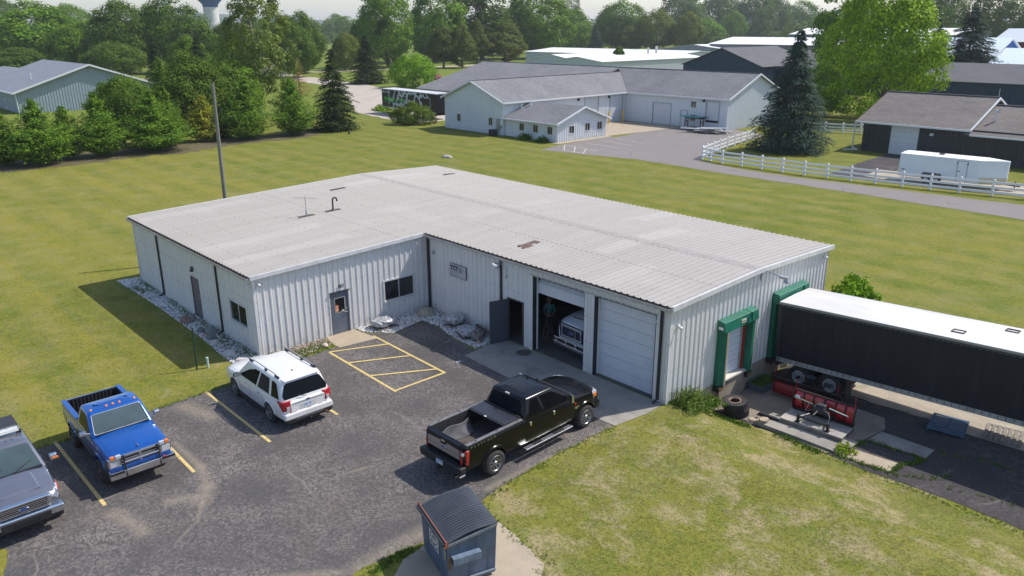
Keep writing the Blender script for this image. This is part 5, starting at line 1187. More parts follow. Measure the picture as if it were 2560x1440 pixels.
for sg in (-1, 1):
    G.skin('door', -1.05, .0, .60, 1.31, sg); d = G.skin('door', .04, 1.10, .60, 1.31, sg)
    for x in (-.9, .18): m = MB(); m.box(x,x+.16,min(sg*.98,sg*1.01),max(sg*.98,sg*1.01),1.14,1.18); m.build('door_handle', SIP, d)
    mr = mirror(G, 1.0, .93, 1.34, sg, .22, .19, BPLAS, CHR, .16)
    m = MB(); m.cbox((1.075,sg*1.24,1.40),(.03,.16,.05)); m.build('turn_signal', AMB, mr)
    m = MB(); m.hexa([(2.40,sg*.64,.90),(2.64,sg*.62,.90),(2.55,sg*.90,.90),(2.25,sg*.965,.92),(2.32,sg*.64,1.20),(2.52,sg*.62,1.17),(2.42,sg*.91,1.17),(2.15,sg*.95,1.20)]); hl = m.build('headlight', CLR, G.root, bevel=.015)
    m = MB(); m.hexa([(2.18,sg*.955,1.02),(2.30,sg*.94,1.02),(2.30,sg*.965,1.02),(2.18,sg*.98,1.02),(2.10,sg*.945,1.21),(2.22,sg*.93,1.20),(2.22,sg*.955,1.20),(2.10,sg*.965,1.21)]); m.build('turn_signal', simple('signal_red', (.6,.06,.02), .2, coat=1), hl)
    m = MB(); m.lathe([(0,.03),(.06,.03),(.075,0)], 14, 'x', Matrix.Translation((2.70,sg*.70,.66))); m.build('fog_light', BLACK, G.root)
m = MB(); m.prism_x([(-.64,.84),(.64,.84),(.70,1.14),(.62,1.19),(-.62,1.19),(-.70,1.14)], 2.54, 2.70); g = m.build('grille', CHR, G.root, bevel=.03)
m = MB(); m.prism_x([(-.55,.885),(.55,.885),(.59,1.12),(-.59,1.12)], 2.698, 2.706); g2 = m.build('grille_mesh', BLACK, g)
for z in (.925, .98, 1.04, 1.09): m = MB(); m.box(2.706,2.722,-.56,.56,z-.016,z+.012); m.build('grille_bar', CHR, g2)
oval(G, basis((2.74, 0, 1.0), (0,1,0), (0,0,1)), .13, .06, g)
m = MB(); m.prism_x([(-.95,.56),(.95,.56),(.97,.70),(.95,.82),(-.95,.82),(-.97,.70)], 2.50, 2.76); bp = m.build('front_bumper', CHR, G.root, bevel=.05)
m = MB(); m.prism_x([(-.60,.50),(.60,.50),(.62,.74),(-.62,.74)], 2.72, 2.785); m.build('bumper_skirt', BPLAS, bp, bevel=.02); m = MB(); m.box(2.786,2.792,-.32,.32,.55,.64); m.build('air_intake', BLACK, bp)
m = MB(); m.prism_x([(-.90,.42),(.90,.42),(.93,.56),(-.93,.56)], 2.42, 2.70); m.build('air_dam', BPLAS, G.root, bevel=.03)
G.topskin('hood', 1.30, 2.52, .86, .010)
m = MB(); m.hexa([(1.5,-.52,1.385),(2.35,-.56,1.285),(2.35,.56,1.285),(1.5,.52,1.385),(1.52,-.46,1.425),(2.28,-.48,1.325),(2.28,.48,1.325),(1.52,.46,1.425)]); m.build('hood_bulge', SIP, G.root, bevel=.015)
m = MB(); m.hexa([(1.0,-.80,1.37),(1.28,-.86,1.36),(1.28,.86,1.36),(1.0,.80,1.37),(1.0,-.80,1.39),(1.30,-.86,1.375),(1.30,.86,1.375),(1.0,.80,1.41)]); m.build('cowl', BPLAS, G.root)
for y in (-.6, .1): m = MB(); m.tube([(1.24,y,1.41),(1.0,y+.5,1.52)], .012, 5); m.build('wiper', BPLAS, G.root)

# ---- white work truck inside the bay
WTP = paint('work_truck_white', (.62,.65,.70), .05, .25)
T = Veh('work_truck', 'white heavy truck with a chrome grille surround standing inside the open bay', 'truck', (24.25, 13.0, 0), -94, None,
  [(-2.6,1.0,.7,1.1,1.7,.0),(1.0,1.0,.7,1.1,1.72,.0),(1.6,1.02,.7,1.1,1.72,.10),(2.4,1.0,.7,1.1,1.66,.16),(3.1,.94,.72,1.1,1.56,.16),(3.4,.84,.76,1.1,1.46,.12)], WTP)
T.arches((2.3,), .52, .52)
for y in (-.92, .92): T.wheel(2.3, y, .48, .28, .27, 'eight'); T.wheel(-2.0, y, .48, .28, .27, 'eight')
m = MB(); m.box(-2.8,3.0,-.5,.5,.5,.75); m.build('chassis', BLACK, T.root)
T.cab(-1.4, 1.5, 1.70, 1.0, -1.3, .9, 2.5, .88, r=.12, crown=.05)
T.glass('F', rpoly(.05,.95,.06,.92,.03), name='windscreen')
for sd in 'LR': T.glass(sd, [(.5,.08),(.92,.06),(.86,.8),(.5,.84)])
m = MB(); m.prism_x([(-.72,.86),(.72,.86),(.80,1.50),(-.80,1.50)], 3.36, 3.44); g = m.build('grille', simple('grille_navy', (.01,.014,.04), .35), T.root)
m = MB()
for b_ in ((-.62,.62,1.36,1.46),(-.62,.62,.90,.98),(-.62,-.54,.98,1.36),(.54,.62,.98,1.36),(.22,.27,.98,1.36)): m.box(3.44,3.48,*b_)
m.build('grille_frame', CHR, g, bevel=.01)
oval(T, basis((3.47, -.05, 1.17), (0,1,0), (0,0,1)), .14, .062, g)
m = MB(); m.prism_x([(-1.05,.74),(1.05,.74),(1.05,.80),(-1.05,.80)], 3.42, 3.52); m.prism_x([(-1.05,.46),(1.05,.46),(1.05,.60),(-1.05,.60)], 3.42, 3.52)
for y in (-.9,-.3,.3,.9): m.box(3.43,3.51,y-.07,y+.07,.60,.74)
m.build('front_bumper', CHR, T.root, bevel=.012)
m = MB(); m.box(3.38,3.43,-1.02,1.02,.50,.80); m.build('bumper_backing', BLACK, T.root)
for sg in (-1, 1):
    m = MB(); m.hexa([(3.0,sg*.80,1.0),(3.40,sg*.80,1.0),(3.22,sg*1.0,1.0),(2.9,sg*1.02,1.0),(2.95,sg*.80,1.38),(3.34,sg*.80,1.38),(3.16,sg*.98,1.36),(2.85,sg*1.0,1.38)]); m.build('headlight', CLR, T.root, bevel=.02)
m = MB(); m.box(3.02,3.08,-.34,.34,1.735,1.76); m.build('hood_scoop', CHR, T.root)
# ---------------------------------------------------------------- props by the building
def rock(name, x, y, z, r, c, c2, label, seed, cat='rock', rotz=0, group=None, sq=1.0):
    rng = np.random.default_rng(seed)
    b = bmesh.new(); bmesh.ops.create_icosphere(b, subdivisions=3, radius=1)
    ax = [Vector(rng.normal(size=3)).normalized() for _ in range(7)]; dd = rng.uniform(.62, .92, 7)
    for v in b.verts:
        p_ = v.co.copy()
        for a, d in zip(ax, dd):
            t = p_.dot(a)
            if t > d: p_ -= a*(t-d)*.9
        n_ = 1+.04*math.sin(p_.x*9+seed)+.04*math.sin(p_.y*11+p_.z*7)
        v.co = Vector((p_.x*r[0], p_.y*r[1], max(-.25*r[2], p_.z*r[2])))*n_
    me = bpy.data.meshes.new(name); b.to_mesh(me); b.free()
    t = NT('stone_'+label[:18]); n1 = t.noise(4, 6, .7); n2 = t.noise(14, 4, .7)
    t.base(t.mix(t.ramp(n2, .55, .7, 0, .5), t.mix(t.ramp(n1, .35, .65), c, c2), (.08,.07,.06))); t.bump(n1, .6, .05); t.set(.9, spec=.2)
    me.materials.append(t.m); me.polygons.foreach_set('use_smooth', [True]*len(me.polygons)); me.set_sharp_from_angle(angle=math.radians(28))
    o = bpy.data.objects.new(name, me); COL.objects.link(o); o.location = (x, y, z+r[2]*.2); o.rotation_euler = (0,0,math.radians(rotz))
    return tag(o, label, cat, group)
GB = 'rocks set in the gravel bed along the shaded wall'
brown, brown2 = (.20,.13,.10), (.30,.22,.18); grey, grey2 = (.20,.21,.20), (.13,.14,.135); pink, pink2 = (.33,.22,.18), (.42,.30,.26); pale, pale2 = (.48,.45,.42), (.36,.33,.31)
rock('rock', 8.35, -.72, 0, (.34,.26,.30), brown, brown2, 'large brown rock on its own in the gravel below the taupe side door', 11, group=GB, rotz=20)
rock('rock', 10.5, -.42, 0, (.46,.28,.24), grey, (.22,.26,.24), 'big flat grey green rock in the cluster beside the second downspout', 12, group=GB, rotz=-20)
rock('rock', 10.15, -.72, 0, (.24,.20,.22), grey2, grey, 'dark grey rock at the uphill end of the cluster by the second downspout', 13, group=GB)
rock('rock', 10.85, -.82, 0, (.22,.17,.16), pink, pink2, 'small pinkish rock in front of the flat grey green rock', 14, group=GB)
rock('rock', 11.25, -.70, 0, (.27,.22,.22), (.15,.17,.17), grey, 'rounded blue grey rock just past the second downspout', 15, group=GB)
rock('rock', 11.95, -.82, 0, (.22,.18,.18), pale, (.55,.50,.44), 'smooth cream rock between the downspout and the window', 16, group=GB)
rock('rock', 12.5, -.84, 0, (.21,.17,.15), pale, pale2, 'pale speckled rock below the side window', 17, group=GB)
rock('rock', 13.15, -.78, 0, (.19,.17,.17), pink, (.30,.19,.17), 'pinkish rock beside the big white one at the corner', 18, group=GB)
rock('rock', 13.65, -.95, 0, (.29,.24,.24), pale, (.52,.50,.48), 'large whitish angular rock nearest the building corner', 19, group=GB, rotz=40)
rock('rock', 14.65, -.72, 0, (.45,.22,.12), (.60,.57,.50), pale, 'long flat pale stone slab beyond the hood of the white suv', 20, rotz=25)
rock('rock', 15.57, 2.62, 0, (.19,.16,.13), (.58,.50,.44), pink2, 'small cream stone beside the entry pad', 21)
rock('boulder', 15.35, 8.35, 0, (.58,.45,.32), (.33,.29,.24), (.42,.37,.30), 'wide tan boulder sitting in the inner corner of the building', 22, cat='boulder')
rock('rock', 20.02, 7.80, 0, (.13,.11,.15), (.40,.32,.22), (.30,.25,.18), 'small tan stone at the apron edge under the open walk door', 23)
rock('rock', -22.2, 39.3, 0, (.75,.45,.25), (.50,.46,.40), pale2, 'pale rock lying alone in the back lawn', 24)
# plastic wrapped pallets
def wrap_mat():
    t = NT('silver_wrap'); n = t.noise(4.5, 6, .75, dist=1.2); v = t.voro(6)
    t.base(t.mix(t.ramp(n, .4, .62), (.62,.63,.64), (.17,.18,.19))); t.bump(t.math('ADD', n, t.math('MULTIPLY', v, .6)), .9, .06); return t.set(.22, .25, spec=.8)
WRAP = wrap_mat()
def bundle(x, y, sx, sy, h, rot, label, seed):
    t = thing('wrapped_pallet', label, 'pallet', (x, y, 0), rot, 'plastic wrapped bundles beside the walls')
    rng = np.random.default_rng(seed); b = bmesh.new(); bmesh.ops.create_icosphere(b, subdivisions=4, radius=1)
    for v in b.verts:
        q = v.co; k = lambda a: math.copysign(abs(a)**.55, a)
        n = 1+.05*math.sin(q.x*8+seed)+.06*math.sin(q.y*9+q.z*5+seed*2)+.03*math.sin(q.x*19+q.y*17)
        v.co = Vector((k(q.x)*sx/2*n, k(q.y)*sy/2*n, .13+h/2+k(q.z)*h/2*n))
    me = bpy.data.meshes.new('wrapping'); b.to_mesh(me); b.free(); me.materials.append(WRAP); me.polygons.foreach_set('use_smooth', [True]*len(me.polygons))
    o = bpy.data.objects.new('wrapping', me); COL.objects.link(o); o.parent = t
    wood = simple('weathered_wood', (.23,.20,.17), .85, c2=(.14,.12,.10), scale=7)
    m = MB(); 
    for k in range(5): yy = -sy/2+.08+k*(sy-.16)/4; m.box(-sx/2, sx/2, yy-.045, yy+.045, .09, .11)
    for k in (-1, 0, 1): m.box(k*(sx/2-.05)-.04, k*(sx/2-.05)+.04, -sy/2+.03, sy/2-.03, .0, .089)
    m.build('pallet_boards', wood, t)
bundle(15.40, 5.85, .85, 1.15, .32, 0, 'low silver plastic wrapped bundle on a pallet under the front window', 3)
bundle(17.55, 8.42, .85, .75, .42, 15, 'rounded silver wrapped bundle on the gravel below the company sign', 5)
bundle(18.95, 7.98, 1.05, .8, .30, -20, 'silver wrapped bundle on a black pallet nearer the walk door', 8)
tp = thing('tarp_heap', 'crumpled grey plastic heap against the open charcoal door', 'tarp', (19.72, 7.95, 0), 10)
b = bmesh.new(); bmesh.ops.create_icosphere(b, subdivisions=4, radius=1)
for v in b.verts:
    q = v.co; n = 1+.12*math.sin(q.x*6+q.z*7)+.08*math.sin(q.y*11+1); v.co = Vector((q.x*.30*n, q.y*.27*n, .24+q.z*.27*n))
me = bpy.data.meshes.new('tarp'); b.to_mesh(me); b.free(); me.materials.append(simple('dirty_plastic', (.20,.19,.17), .45, c2=(.07,.065,.06), scale=7, lo=.4, hi=.6)); me.polygons.foreach_set('use_smooth', [True]*len(me.polygons))
o = bpy.data.objects.new('tarp', me); COL.objects.link(o); o.parent = tp
for k, (x, y, r_, l_) in enumerate(((18.6, 8.72, 12, 1.9), (18.9, 8.55, 5, 1.5), (19.1, 8.82, 16, 1.3))):
    m = MB(); a = math.radians(-r_); c = Vector((x, y, .10+.06*k)); d = Vector((math.cos(a), math.sin(a), .05))*l_/2; beam(m, c-d, c+d, .14, .05)
    tag(m.build('old_plank', simple('old_plank', (.15,.12,.10), .9, c2=(.07,.06,.05), scale=6)), ('long weathered plank lying against the shaded wall behind the wrapped bundles', 'middle weathered plank of the three against the shaded wall', 'short weathered plank touching the wall behind the others')[k], 'plank', 'planks against the shaded wall')
m = MB(); m.lathe([(0,0),(.34,0),(.34,.006),(0,.006)], 28, 'z'); mc = m.build('manhole_cover', simple('manhole_iron', (.10,.085,.065), .7, c2=(.07,.06,.05), scale=9)); mc.location = (22.15, 8.55, .017); tag(mc, 'round iron manhole cover in the concrete apron', 'manhole cover')
# paint mark, bollard-like post and pipe
m = MB(); pts = [(20.95,6.30),(21.12,6.18),(21.32,6.28),(21.25,6.05),(21.05,5.98),(20.9,5.86)]
sheet('paint_spill', jitter_poly([(20.86,5.78),(21.02,5.76),(21.04,5.98),(20.90,6.02)], .06, .015, seed=3), .0175, simple('pale_paint_spill', (.40,.47,.50), .7))
mb = MB()
for i in range(3):
    pp = [(20.95+.12*i+.04*math.sin(k*1.1+i), 5.9+.08*k) for k in range(6)]
    for a, b_ in zip(pp, pp[1:]): q = stripe(a, b_, .03); mb.add([(x,y,.0185+.0006*i) for x,y in q], [(0,1,2,3)])
tag(mb.build('paint_scribble', simple('faint_paint', (.15,.19,.21), .8)), kind='structure')
gp_ = thing('fence_post', 'dark green steel post standing in the lawn near the building corner', 'post', (14.16,-2.56,0), 30)
m = MB()
lean = Matrix.Rotation(math.radians(-2), 4, 'X')
m.box(-.03,.03,-.004,.004,0,1.85,lean); m.box(-.03,-.022,.004,.03,0,1.85,lean); m.box(.022,.03,.004,.03,0,1.85,lean)
m.build('post', simple('green_post', (.015,.05,.03), .6), gp_)
pv = thing('standpipe', 'short pale blue green plastic pipe sticking out of the lawn by the green post', 'pipe', (14.27,-2.12,0))
m = MB(); m.lathe([(.045,0),(.045,.42),(.052,.425),(.052,.47),(.0,.475)], 14); m.build('pipe', simple('pale_pipe', (.45,.62,.62), .4), pv, smooth=40)
up_ = thing('utility_pole', 'bare weathered wooden utility pole rising behind the left end of the roof', 'utility pole', (-.72,5.55,0))
m = MB(); m.tube([(0,0,0),(.02,.03,3.5),(.04,.06,7),(.06,.09,10.4)], [.135,.12,.105,.085], 14); m.build('pole', simple('pole_wood', (.20,.205,.17), .9, c2=(.11,.11,.09), scale=1.5, stretch=(6,6,.4)), up_, smooth=50)
# ---- dumpster
DB = NT('dumpster_paint'); n1 = DB.noise(1.6, 6, .7); n2 = DB.noise(.8, 5, .65, stretch=(5, 5, .6)); X_ = DB.xyz()
c_ = DB.mix(DB.ramp(n1, .35, .7), (.085,.125,.19), (.05,.075,.12)); c_ = DB.mix(DB.ramp(n2, .52, .64, 0, .8), c_, (.028,.045,.085)); c_ = DB.mix(DB.ramp(DB.noise(3.5, 6, .75), .62, .70), c_, (.12,.06,.035)); DB.base(c_); DB.bump(n1, .2, .03); DB = DB.set(.5, .0, spec=.5)
dm = thing('dumpster', 'battered blue front load dumpster with a ribbed black lid on the concrete pad', 'dumpster', (30.02,-2.74,.014), -15.8)
Lx, Ly = 1.83, 1.36; zf_, zb_ = 1.36, 1.56
m = MB(); m.hexa([(.04,.04,.08),(Lx-.04,.04,.08),(Lx-.04,Ly-.04,.08),(.04,Ly-.04,.08),(0,0,zf_),(Lx,0,zf_),(Lx,Ly,zb_),(0,Ly,zb_)]); body = m.build('body', DB, dm)
m = MB(); m.box(-.015,Lx+.015,-.03,.0,zf_-.09,zf_-.01); m.hexa([(Lx,.0,zf_-.07),(Lx+.03,.0,zf_-.07),(Lx+.03,Ly,zb_-.07),(Lx,Ly,zb_-.07),(Lx,.0,zf_+.0),(Lx+.03,.0,zf_+.0),(Lx+.03,Ly,zb_),(Lx,Ly,zb_)])
m.hexa([(-.03,.0,zf_-.07),(0,.0,zf_-.07),(0,Ly,zb_-.07),(-.03,Ly,zb_-.07),(-.03,.0,zf_),(0,.0,zf_),(0,Ly,zb_),(-.03,Ly,zb_)]); m.build('rim', simple('dumpster_rim', (.13,.16,.20), .5, c2=(.22,.22,.22), scale=5), body)
for xs_ in (0, 1):
    m = MB(); x0, x1 = (Lx, Lx+.17) if xs_ else (-.17, 0)
    m.box(x0,x1,.10,.86,.98,1.0); m.box(x0,x1,.10,.86,.80,.82); m.box(x1-.015 if xs_ else x0, x1 if xs_ else x0+.015,.10,.86,.82,.98)
    m.build('fork_pocket', simple('pocket_paint', (.16,.21,.28), .5, c2=(.09,.13,.19), scale=4), body)
m = MB(); m.box(Lx+.0,Lx+.012,.0,.10,.62,.98); m.build('rusted_patch', simple('rust_bare', (.10,.07,.055), .9, c2=(.16,.10,.07), scale=14), body)
m = MB(); m.box(Lx-.02,Lx+.025,.06,Ly-.04,.18,.22); m.build('base_channel', simple('channel_grey', (.20,.23,.27), .5), body)
LIDM = simple('lid_plastic', (.045,.053,.064), .42, c2=(.065,.073,.085), scale=2)
def lid(x0, x1, name='lid'):
    m = MB(); n = 9; wd = (x1-x0); V = []; pr = []
    k = 0; xs = [x0]; hs = [0.0]
    for i in range(n):
        a = x0+.05+(wd-.10)*i/n; s_ = (wd-.10)/n
        xs += [a+.005, a+.02, a+s_*.62, a+s_*.62+.015]; hs += [0, .035, .035, 0]
    xs.append(x1); hs.append(0.0); M_ = 9; rows = []
    for j in range(M_+1):
        t = j/M_; y = -.02+(Ly+.05)*t; zb = zf_+(zb_-zf_)*t+.03+.085*math.sin(math.pi*min(1, t*1.05)); e = 0 if j in (0, M_) else 1
        rows.append([(x, y, zb+h*e) for x, h in zip(xs, hs)])
    V = [p_ for r in rows for p_ in r]; nx = len(xs); fs = [(j*nx+i, j*nx+i+1, (j+1)*nx+i+1, (j+1)*nx+i) for j in range(M_) for i in range(nx-1)]
    o_ = len(V); V += [(x, y, z-.03) for x, y, z in V]
    bd = list(range(nx))+[j*nx+nx-1 for j in range(1, M_+1)]+[M_*nx+i for i in range(nx-2, -1, -1)]+[j*nx for j in range(M_-1, 0, -1)]
    fs += [(bd[q], bd[(q+1) % len(bd)], bd[(q+1) % len(bd)]+o_, bd[q]+o_) for q in range(len(bd))]
    m.add(V, fs); return m.build(name, LIDM, dm, smooth=30)
lid(-.01, Lx/2-.01); lid(Lx/2+.01, Lx+.01)
m = MB(); m.box(-.02,Lx+.02,-.11,-.035,zf_-.02,zf_+.05); m.build('hinge_guard', simple('hinge_dark', (.03,.036,.045), .5), dm)
m = MB(); m.tube([(-.04,-.03,zf_+.085),(Lx+.03,-.03,zf_+.085)], .016, 8); hr = m.build('hinge_rod', simple('rusty_rod', (.30,.10,.06), .7), dm)
m = MB()
for x in (-.05, Lx+.04): m.hexa([(x-.01,-.1,zf_-.06),(x+.01,-.1,zf_-.06),(x+.01,.03,zf_-.06),(x-.01,.03,zf_-.06),(x-.01,-.05,zf_+.12),(x+.01,-.05,zf_+.12),(x+.01,-.0,zf_+.12),(x-.01,-.0,zf_+.12)])
m.build('hinge_lug', simple('rusty_rod', (.30,.10,.06), .7), dm)
m = MB(); m.box(.62,1.24,-.0,-.008,.70,1.20); sgn = m.build('sign_plate', simple('dumpster_sign', (.50,.51,.52), .5), dm)
Md = basis((.93, -.0095, 1.05), (1,0,0), (0,0,1)); m = MB()
m.lathe([(.16,0),(.19,0),(.19,.002),(.16,.002)], 24, 'z', basis((.93,-.0095,.98),(1,0,0),(0,0,1)) @ Matrix.Diagonal((1.3,.8,1,1))); m.build('sign_oval', simple('sign_ink', (.06,.065,.075), .6), sgn)
m = MB()
for k in range(11):
    if k in (3, 7): continue
    m.box(.665+k*.049,.70+k*.049,-.012,-.0085,.745,.815)
for k in range(9): m.box(.80+k*.03,.82+k*.03,-.012,-.0085,.955,1.0)
for k in range(6): m.box(.84+k*.03,.86+k*.03,-.012,-.0085,1.02,1.05)
m.build('sign_lettering', simple('sign_ink', (.06,.065,.075), .6), sgn)
m = MB(); m.box(1.60,1.74,-.007,0,.82,1.14); m.build('sticker', simple('sticker_yellowed', (.34,.31,.22), .6, c2=(.12,.12,.12), scale=14), dm)
# ---- box trailer at the dock
TRP = thing('semi_trailer', 'long black curtain sided trailer with a white roof backed into the second dock', 'trailer', (29.92,16.08,-.045), 0, rot=(0,-.045,.018))
TL, TW, TH = 15.6, 2.555, 2.58
t_ = NT('black_tarpaulin'); n = t_.noise(1.0, 4, .6, stretch=(3, 3, .35)); n2 = t_.noise(2.5, 5, .7)
t_.base(t_.mix(t_.ramp(n2, .62, .78, 0, .35), t_.mix(t_.ramp(n, .45, .75), (.009,.011,.018), (.016,.019,.028)), (.07,.08,.10))); t_.bump(n, .2, .03); TARP = t_.set(.55, spec=.35)
def wavy(y, sg):
    V = []; N = 260
    for i in range(N+1):
        x = .12+(TL-.2)*i/N; w = .012*math.sin(x*11)+.008*math.sin(x*23.7+1)
        for z, k in ((.13,.2),(.8,1),(1.6,1),(TH-.2,1.0),(TH-.09,.2)): V.append((x, y+sg*(.01+w*k), z))
    return V, [(i*5+j, (i+1)*5+j, (i+1)*5+j+1, i*5+j+1) for i in range(N) for j in range(4)]
m = MB(); m.box(.1, TL-.1, .03, TW-.03, .06, TH-.05); bx = m.build('cargo_box', BLACK, TRP)
for y, sg in ((0, -1), (TW, 1)): m = MB(); m.add(*wavy(y, sg)); m.build('side_curtain', TARP, TRP, smooth=60)
m = MB(); N = 150      # scalloped valance under the roof edge
for y in (-.034, TW+.034):
    V = []
    for i in range(N*2+1): x = .1+(TL-.2)*i/(N*2); V += [(x, y, TH-.08), (x, y, TH-.17-(.035 if i % 4 in (1,2) else 0))]
    m.add(V, [(2*i, 2*i+2, 2*i+3, 2*i+1) for i in range(N*2)])
m.build('valance', simple('valance_grey', (.05,.053,.058), .6), TRP)
t_ = NT('trailer_roof'); n = t_.noise(.35, 5, .6, stretch=(.5, 1.4, 1)); t_.base(t_.mix(t_.ramp(n, .4, .7, 0, .9), (.66,.64,.61), (.50,.485,.46))); t_.bump(t_.noise(1.2, 3), .15, .05); ROOFW = t_.set(.5)
m = MB(); m.box(.0, TL, -.04, TW+.04, TH-.06, TH-.003); m.add([(.0,-.03,TH),(TL,-.03,TH),(TL,TW*.5,TH+.035),(.0,TW*.5,TH+.035),(TL,TW+.03,TH),(.0,TW+.03,TH)], [(0,1,2,3),(3,2,4,5)]); rf = m.build('roof', ROOFW, TRP)
m = MB(); m.box(.0, TL, -.056, -.041, TH-.09, TH+.004); m.box(.0, TL, TW+.041, TW+.056, TH-.09, TH+.004); m.build('roof_rail', simple('rail_silver', (.30,.31,.32), .4, .3), TRP)
for x, y in ((6.6, .62), (8.0, 1.9)):
    m = MB(); 
    for a in ((-.22,.22,-.02,.02),(-.22,-.18,.02,.3),(.18,.22,.02,.3),(-.18,.18,.26,.3)): m.box(x+a[0],x+a[1],y+a[2],y+a[3],TH+.02,TH+.055)
    m.build('roof_vent', BITU, rf)
t_ = NT('side_rail'); t_.base(t_.mix(t_.ramp(t_.noise(3, 5, .7), .4, .7), (.36,.36,.355), (.22,.215,.21))); SRAIL = t_.set(.5)
m = MB(); m.box(.0, TL, -.03, .02, -.06, .13); m.box(.0, TL, TW-.02, TW+.03, -.06, .13); sr = m.build('side_rail', SRAIL, TRP)
m = MB()
for i in range(62): x = .15+i*.25; m.box(x,x+.025,-.034,-.0305,.00,.12)
m.build('rail_buckle', DARKM, sr)
m = MB(); m.box(-.05,.12,-.03,.06,-.25,TH-.07); m.box(-.05,.12,TW-.06,TW+.03,-.25,TH-.07); m.box(-.05,.12,.06,TW-.06,-.25,-.05); m.build('rear_frame', simple('frame_black', (.02,.021,.024), .5), TRP)
m = MB(); m.box(.15,TL,.75,.95,-.36,.05); m.box(.15,TL,1.6,1.8,-.36,.05)
for i in range(12): m.box(.4+i*1.25,.48+i*1.25,.05,TW-.05,-.07,.05)
m.build('underframe', BLACK, TRP)
for k, x in enumerate((.95, 2.28)):
    for y in (.30, TW-.30):
        P = part('wheel', TRP, (x, y, -.63)); sg = -1 if y < 1 else 1
        m = MB()
        for o_ in (0, -.28*sg): m.lathe([(.28,-.12+o_),(.36,-.13+o_),(.47,-.12+o_),(.50,-.09+o_),(.50,.09+o_),(.47,.12+o_),(.36,.13+o_),(.28,.12+o_)], 30, 'y')
        m.build('tyre', TYRE, P, smooth=35)
        m = MB(); m.lathe([(.285,sg*.12),(.265,sg*.135),(.25,sg*.10),(.235,-sg*.02),(.10,-sg*.04),(.10,sg*.05),(.06,sg*.09),(0,sg*.10)], 28, 'y'); m.build('rim', simple('trailer_rim_white', (.55,.55,.54), .4, c2=(.30,.29,.28), scale=5), P, smooth=35)
m = MB(); m.box(.8,2.5,.55,.7,-.75,-.5); m.tube([(.95,.1,-.63),(.95,TW-.1,-.63)], .07, 10); m.tube([(2.28,.1,-.63),(2.28,TW-.1,-.63)], .07, 10); m.build('axle', BLACK, TRP)
m = MB(); m.box(2.95,3.02,.1,.62,-1.0,-.1); m.build('mud_flap', RUBBER, TRP)
m = MB(); m.box(12.2,12.34,.55,.69,-.9,-.1); m.box(12.2,12.34,1.9,2.04,-.9,-.1); m.build('landing_leg', STEEL, TRP)
# ---- things in the dock cut
PZ = -1.165
def tyre_flat(x, y, z, R, r, h, label, rimc=True, tilt=(0,0)):
    t = thing('tyre', label, 'tyre', (x, y, z), 0, 'loose off road tyres by the dock wall', rot=(tilt[0], tilt[1], .3))
    m = MB(); m.lathe([(r,.02),(r+.06,0),(R-.06,.0),(R-.01,.05),(R,.09),(R,h-.09),(R-.01,h-.05),(R-.06,h),(r+.06,h),(r,h-.02),(r-.01,h/2),(r,.02)], 40); c = m.build('carcass', TYRE, t, smooth=35)
    m = MB()
    for k in range(26):
        a = 2*math.pi*k/26; q = Matrix.Rotation(a, 4, 'Z')
        m.box(R-.05,R+.018,-.032,.032,.01,h*.36,q); q2 = Matrix.Rotation(a+math.pi/26, 4, 'Z'); m.box(R-.05,R+.018,-.032,.032,h*.62,h-.01,q2); m.box(R-.01,R+.014,-.028,.028,h*.38,h*.60,q)
    m.build('tread_lug', TYRE, c)
    if rimc: m = MB(); m.lathe([(r+.02,h-.015),(r+.03,h+.008),(r-.01,h+.01),(r-.03,h-.02),(r-.03,h-.05)], 30); m.build('bead_ring', simple('rusty_bead', (.36,.24,.19), .7, c2=(.20,.10,.07), scale=9), t, smooth=40)
    return t
tyre_flat(30.36,12.42,PZ+.02,.47,.22,.27,'chunky off road tyre lying at the bottom of the pair by the dock wall', False)
tyre_flat(30.30,12.36,PZ+.31,.48,.22,.28,'chunky off road tyre lying on top of the pair with a rusty bead ring', True, (.05,-.04))
pl = thing('planter_box', 'low grey two cell planter box with herbs against the dock wall', 'planter', (29.46,14.75,PZ))
pm = simple('grey_planter', (.11,.125,.135), .7, c2=(.08,.09,.10), scale=5); m = MB()
m.box(0,.72,0,.03,0,.30); m.box(0,.72,1.22,1.25,0,.30); m.box(0,.03,.03,1.22,0,.30); m.box(.69,.72,.03,1.22,0,.30); m.box(.03,.69,.60,.63,0,.29); m.build('box', pm, pl)
m = MB(); m.box(.03,.69,.03,.60,0,.22); m.box(.03,.69,.63,1.22,0,.22); m.build('soil', simple('dark_soil', (.025,.02,.015), .95), pl)
PP = np.concatenate([np.stack([rg.uniform(.08,.64,60), rg.uniform(.08,.56,60)], 1), np.stack([rg.uniform(.08,.64,60), rg.uniform(.68,1.18,60)], 1)])
o = blades('herb', PP, .15, .03, BL_WEED, rg, None, 4, .8, .22); o.parent = pl
def wood_pallet(x, y, z, rot, sx, sy, mat, label, solid=False, n=7):
    t = thing('pallet', label, 'pallet', (x, y, z), rot)
    m = MB()
    for k in range(n): yy = -sy/2+.05+k*(sy-.10)/(n-1); w = (sy/n)*(.97 if solid else .62)/2; m.box(-sx/2, sx/2, yy-w, yy+w, .115, .135)
    m.build('deck_board', mat, t)
    m = MB()
    for xx in (-sx/2+.05, 0, sx/2-.05): m.box(xx-.045, xx+.045, -sy/2+.005, sy/2-.005, .022, .114)
    m.build('stringer', mat, t)
    m = MB()
    for yy in (-sy/2+.06, 0, sy/2-.06): m.box(-sx/2, sx/2, yy-.05, yy+.05, 0, .021)
    m.build('bottom_board', mat, t); return t
wood_pallet(36.55,17.25,PZ+.04,10,1.25,1.5,simple('blue_pallet_paint', (.03,.085,.17), .7, c2=(.05,.11,.19), scale=5),'blue painted pallet lying on the ground beneath the trailer', False, 8)
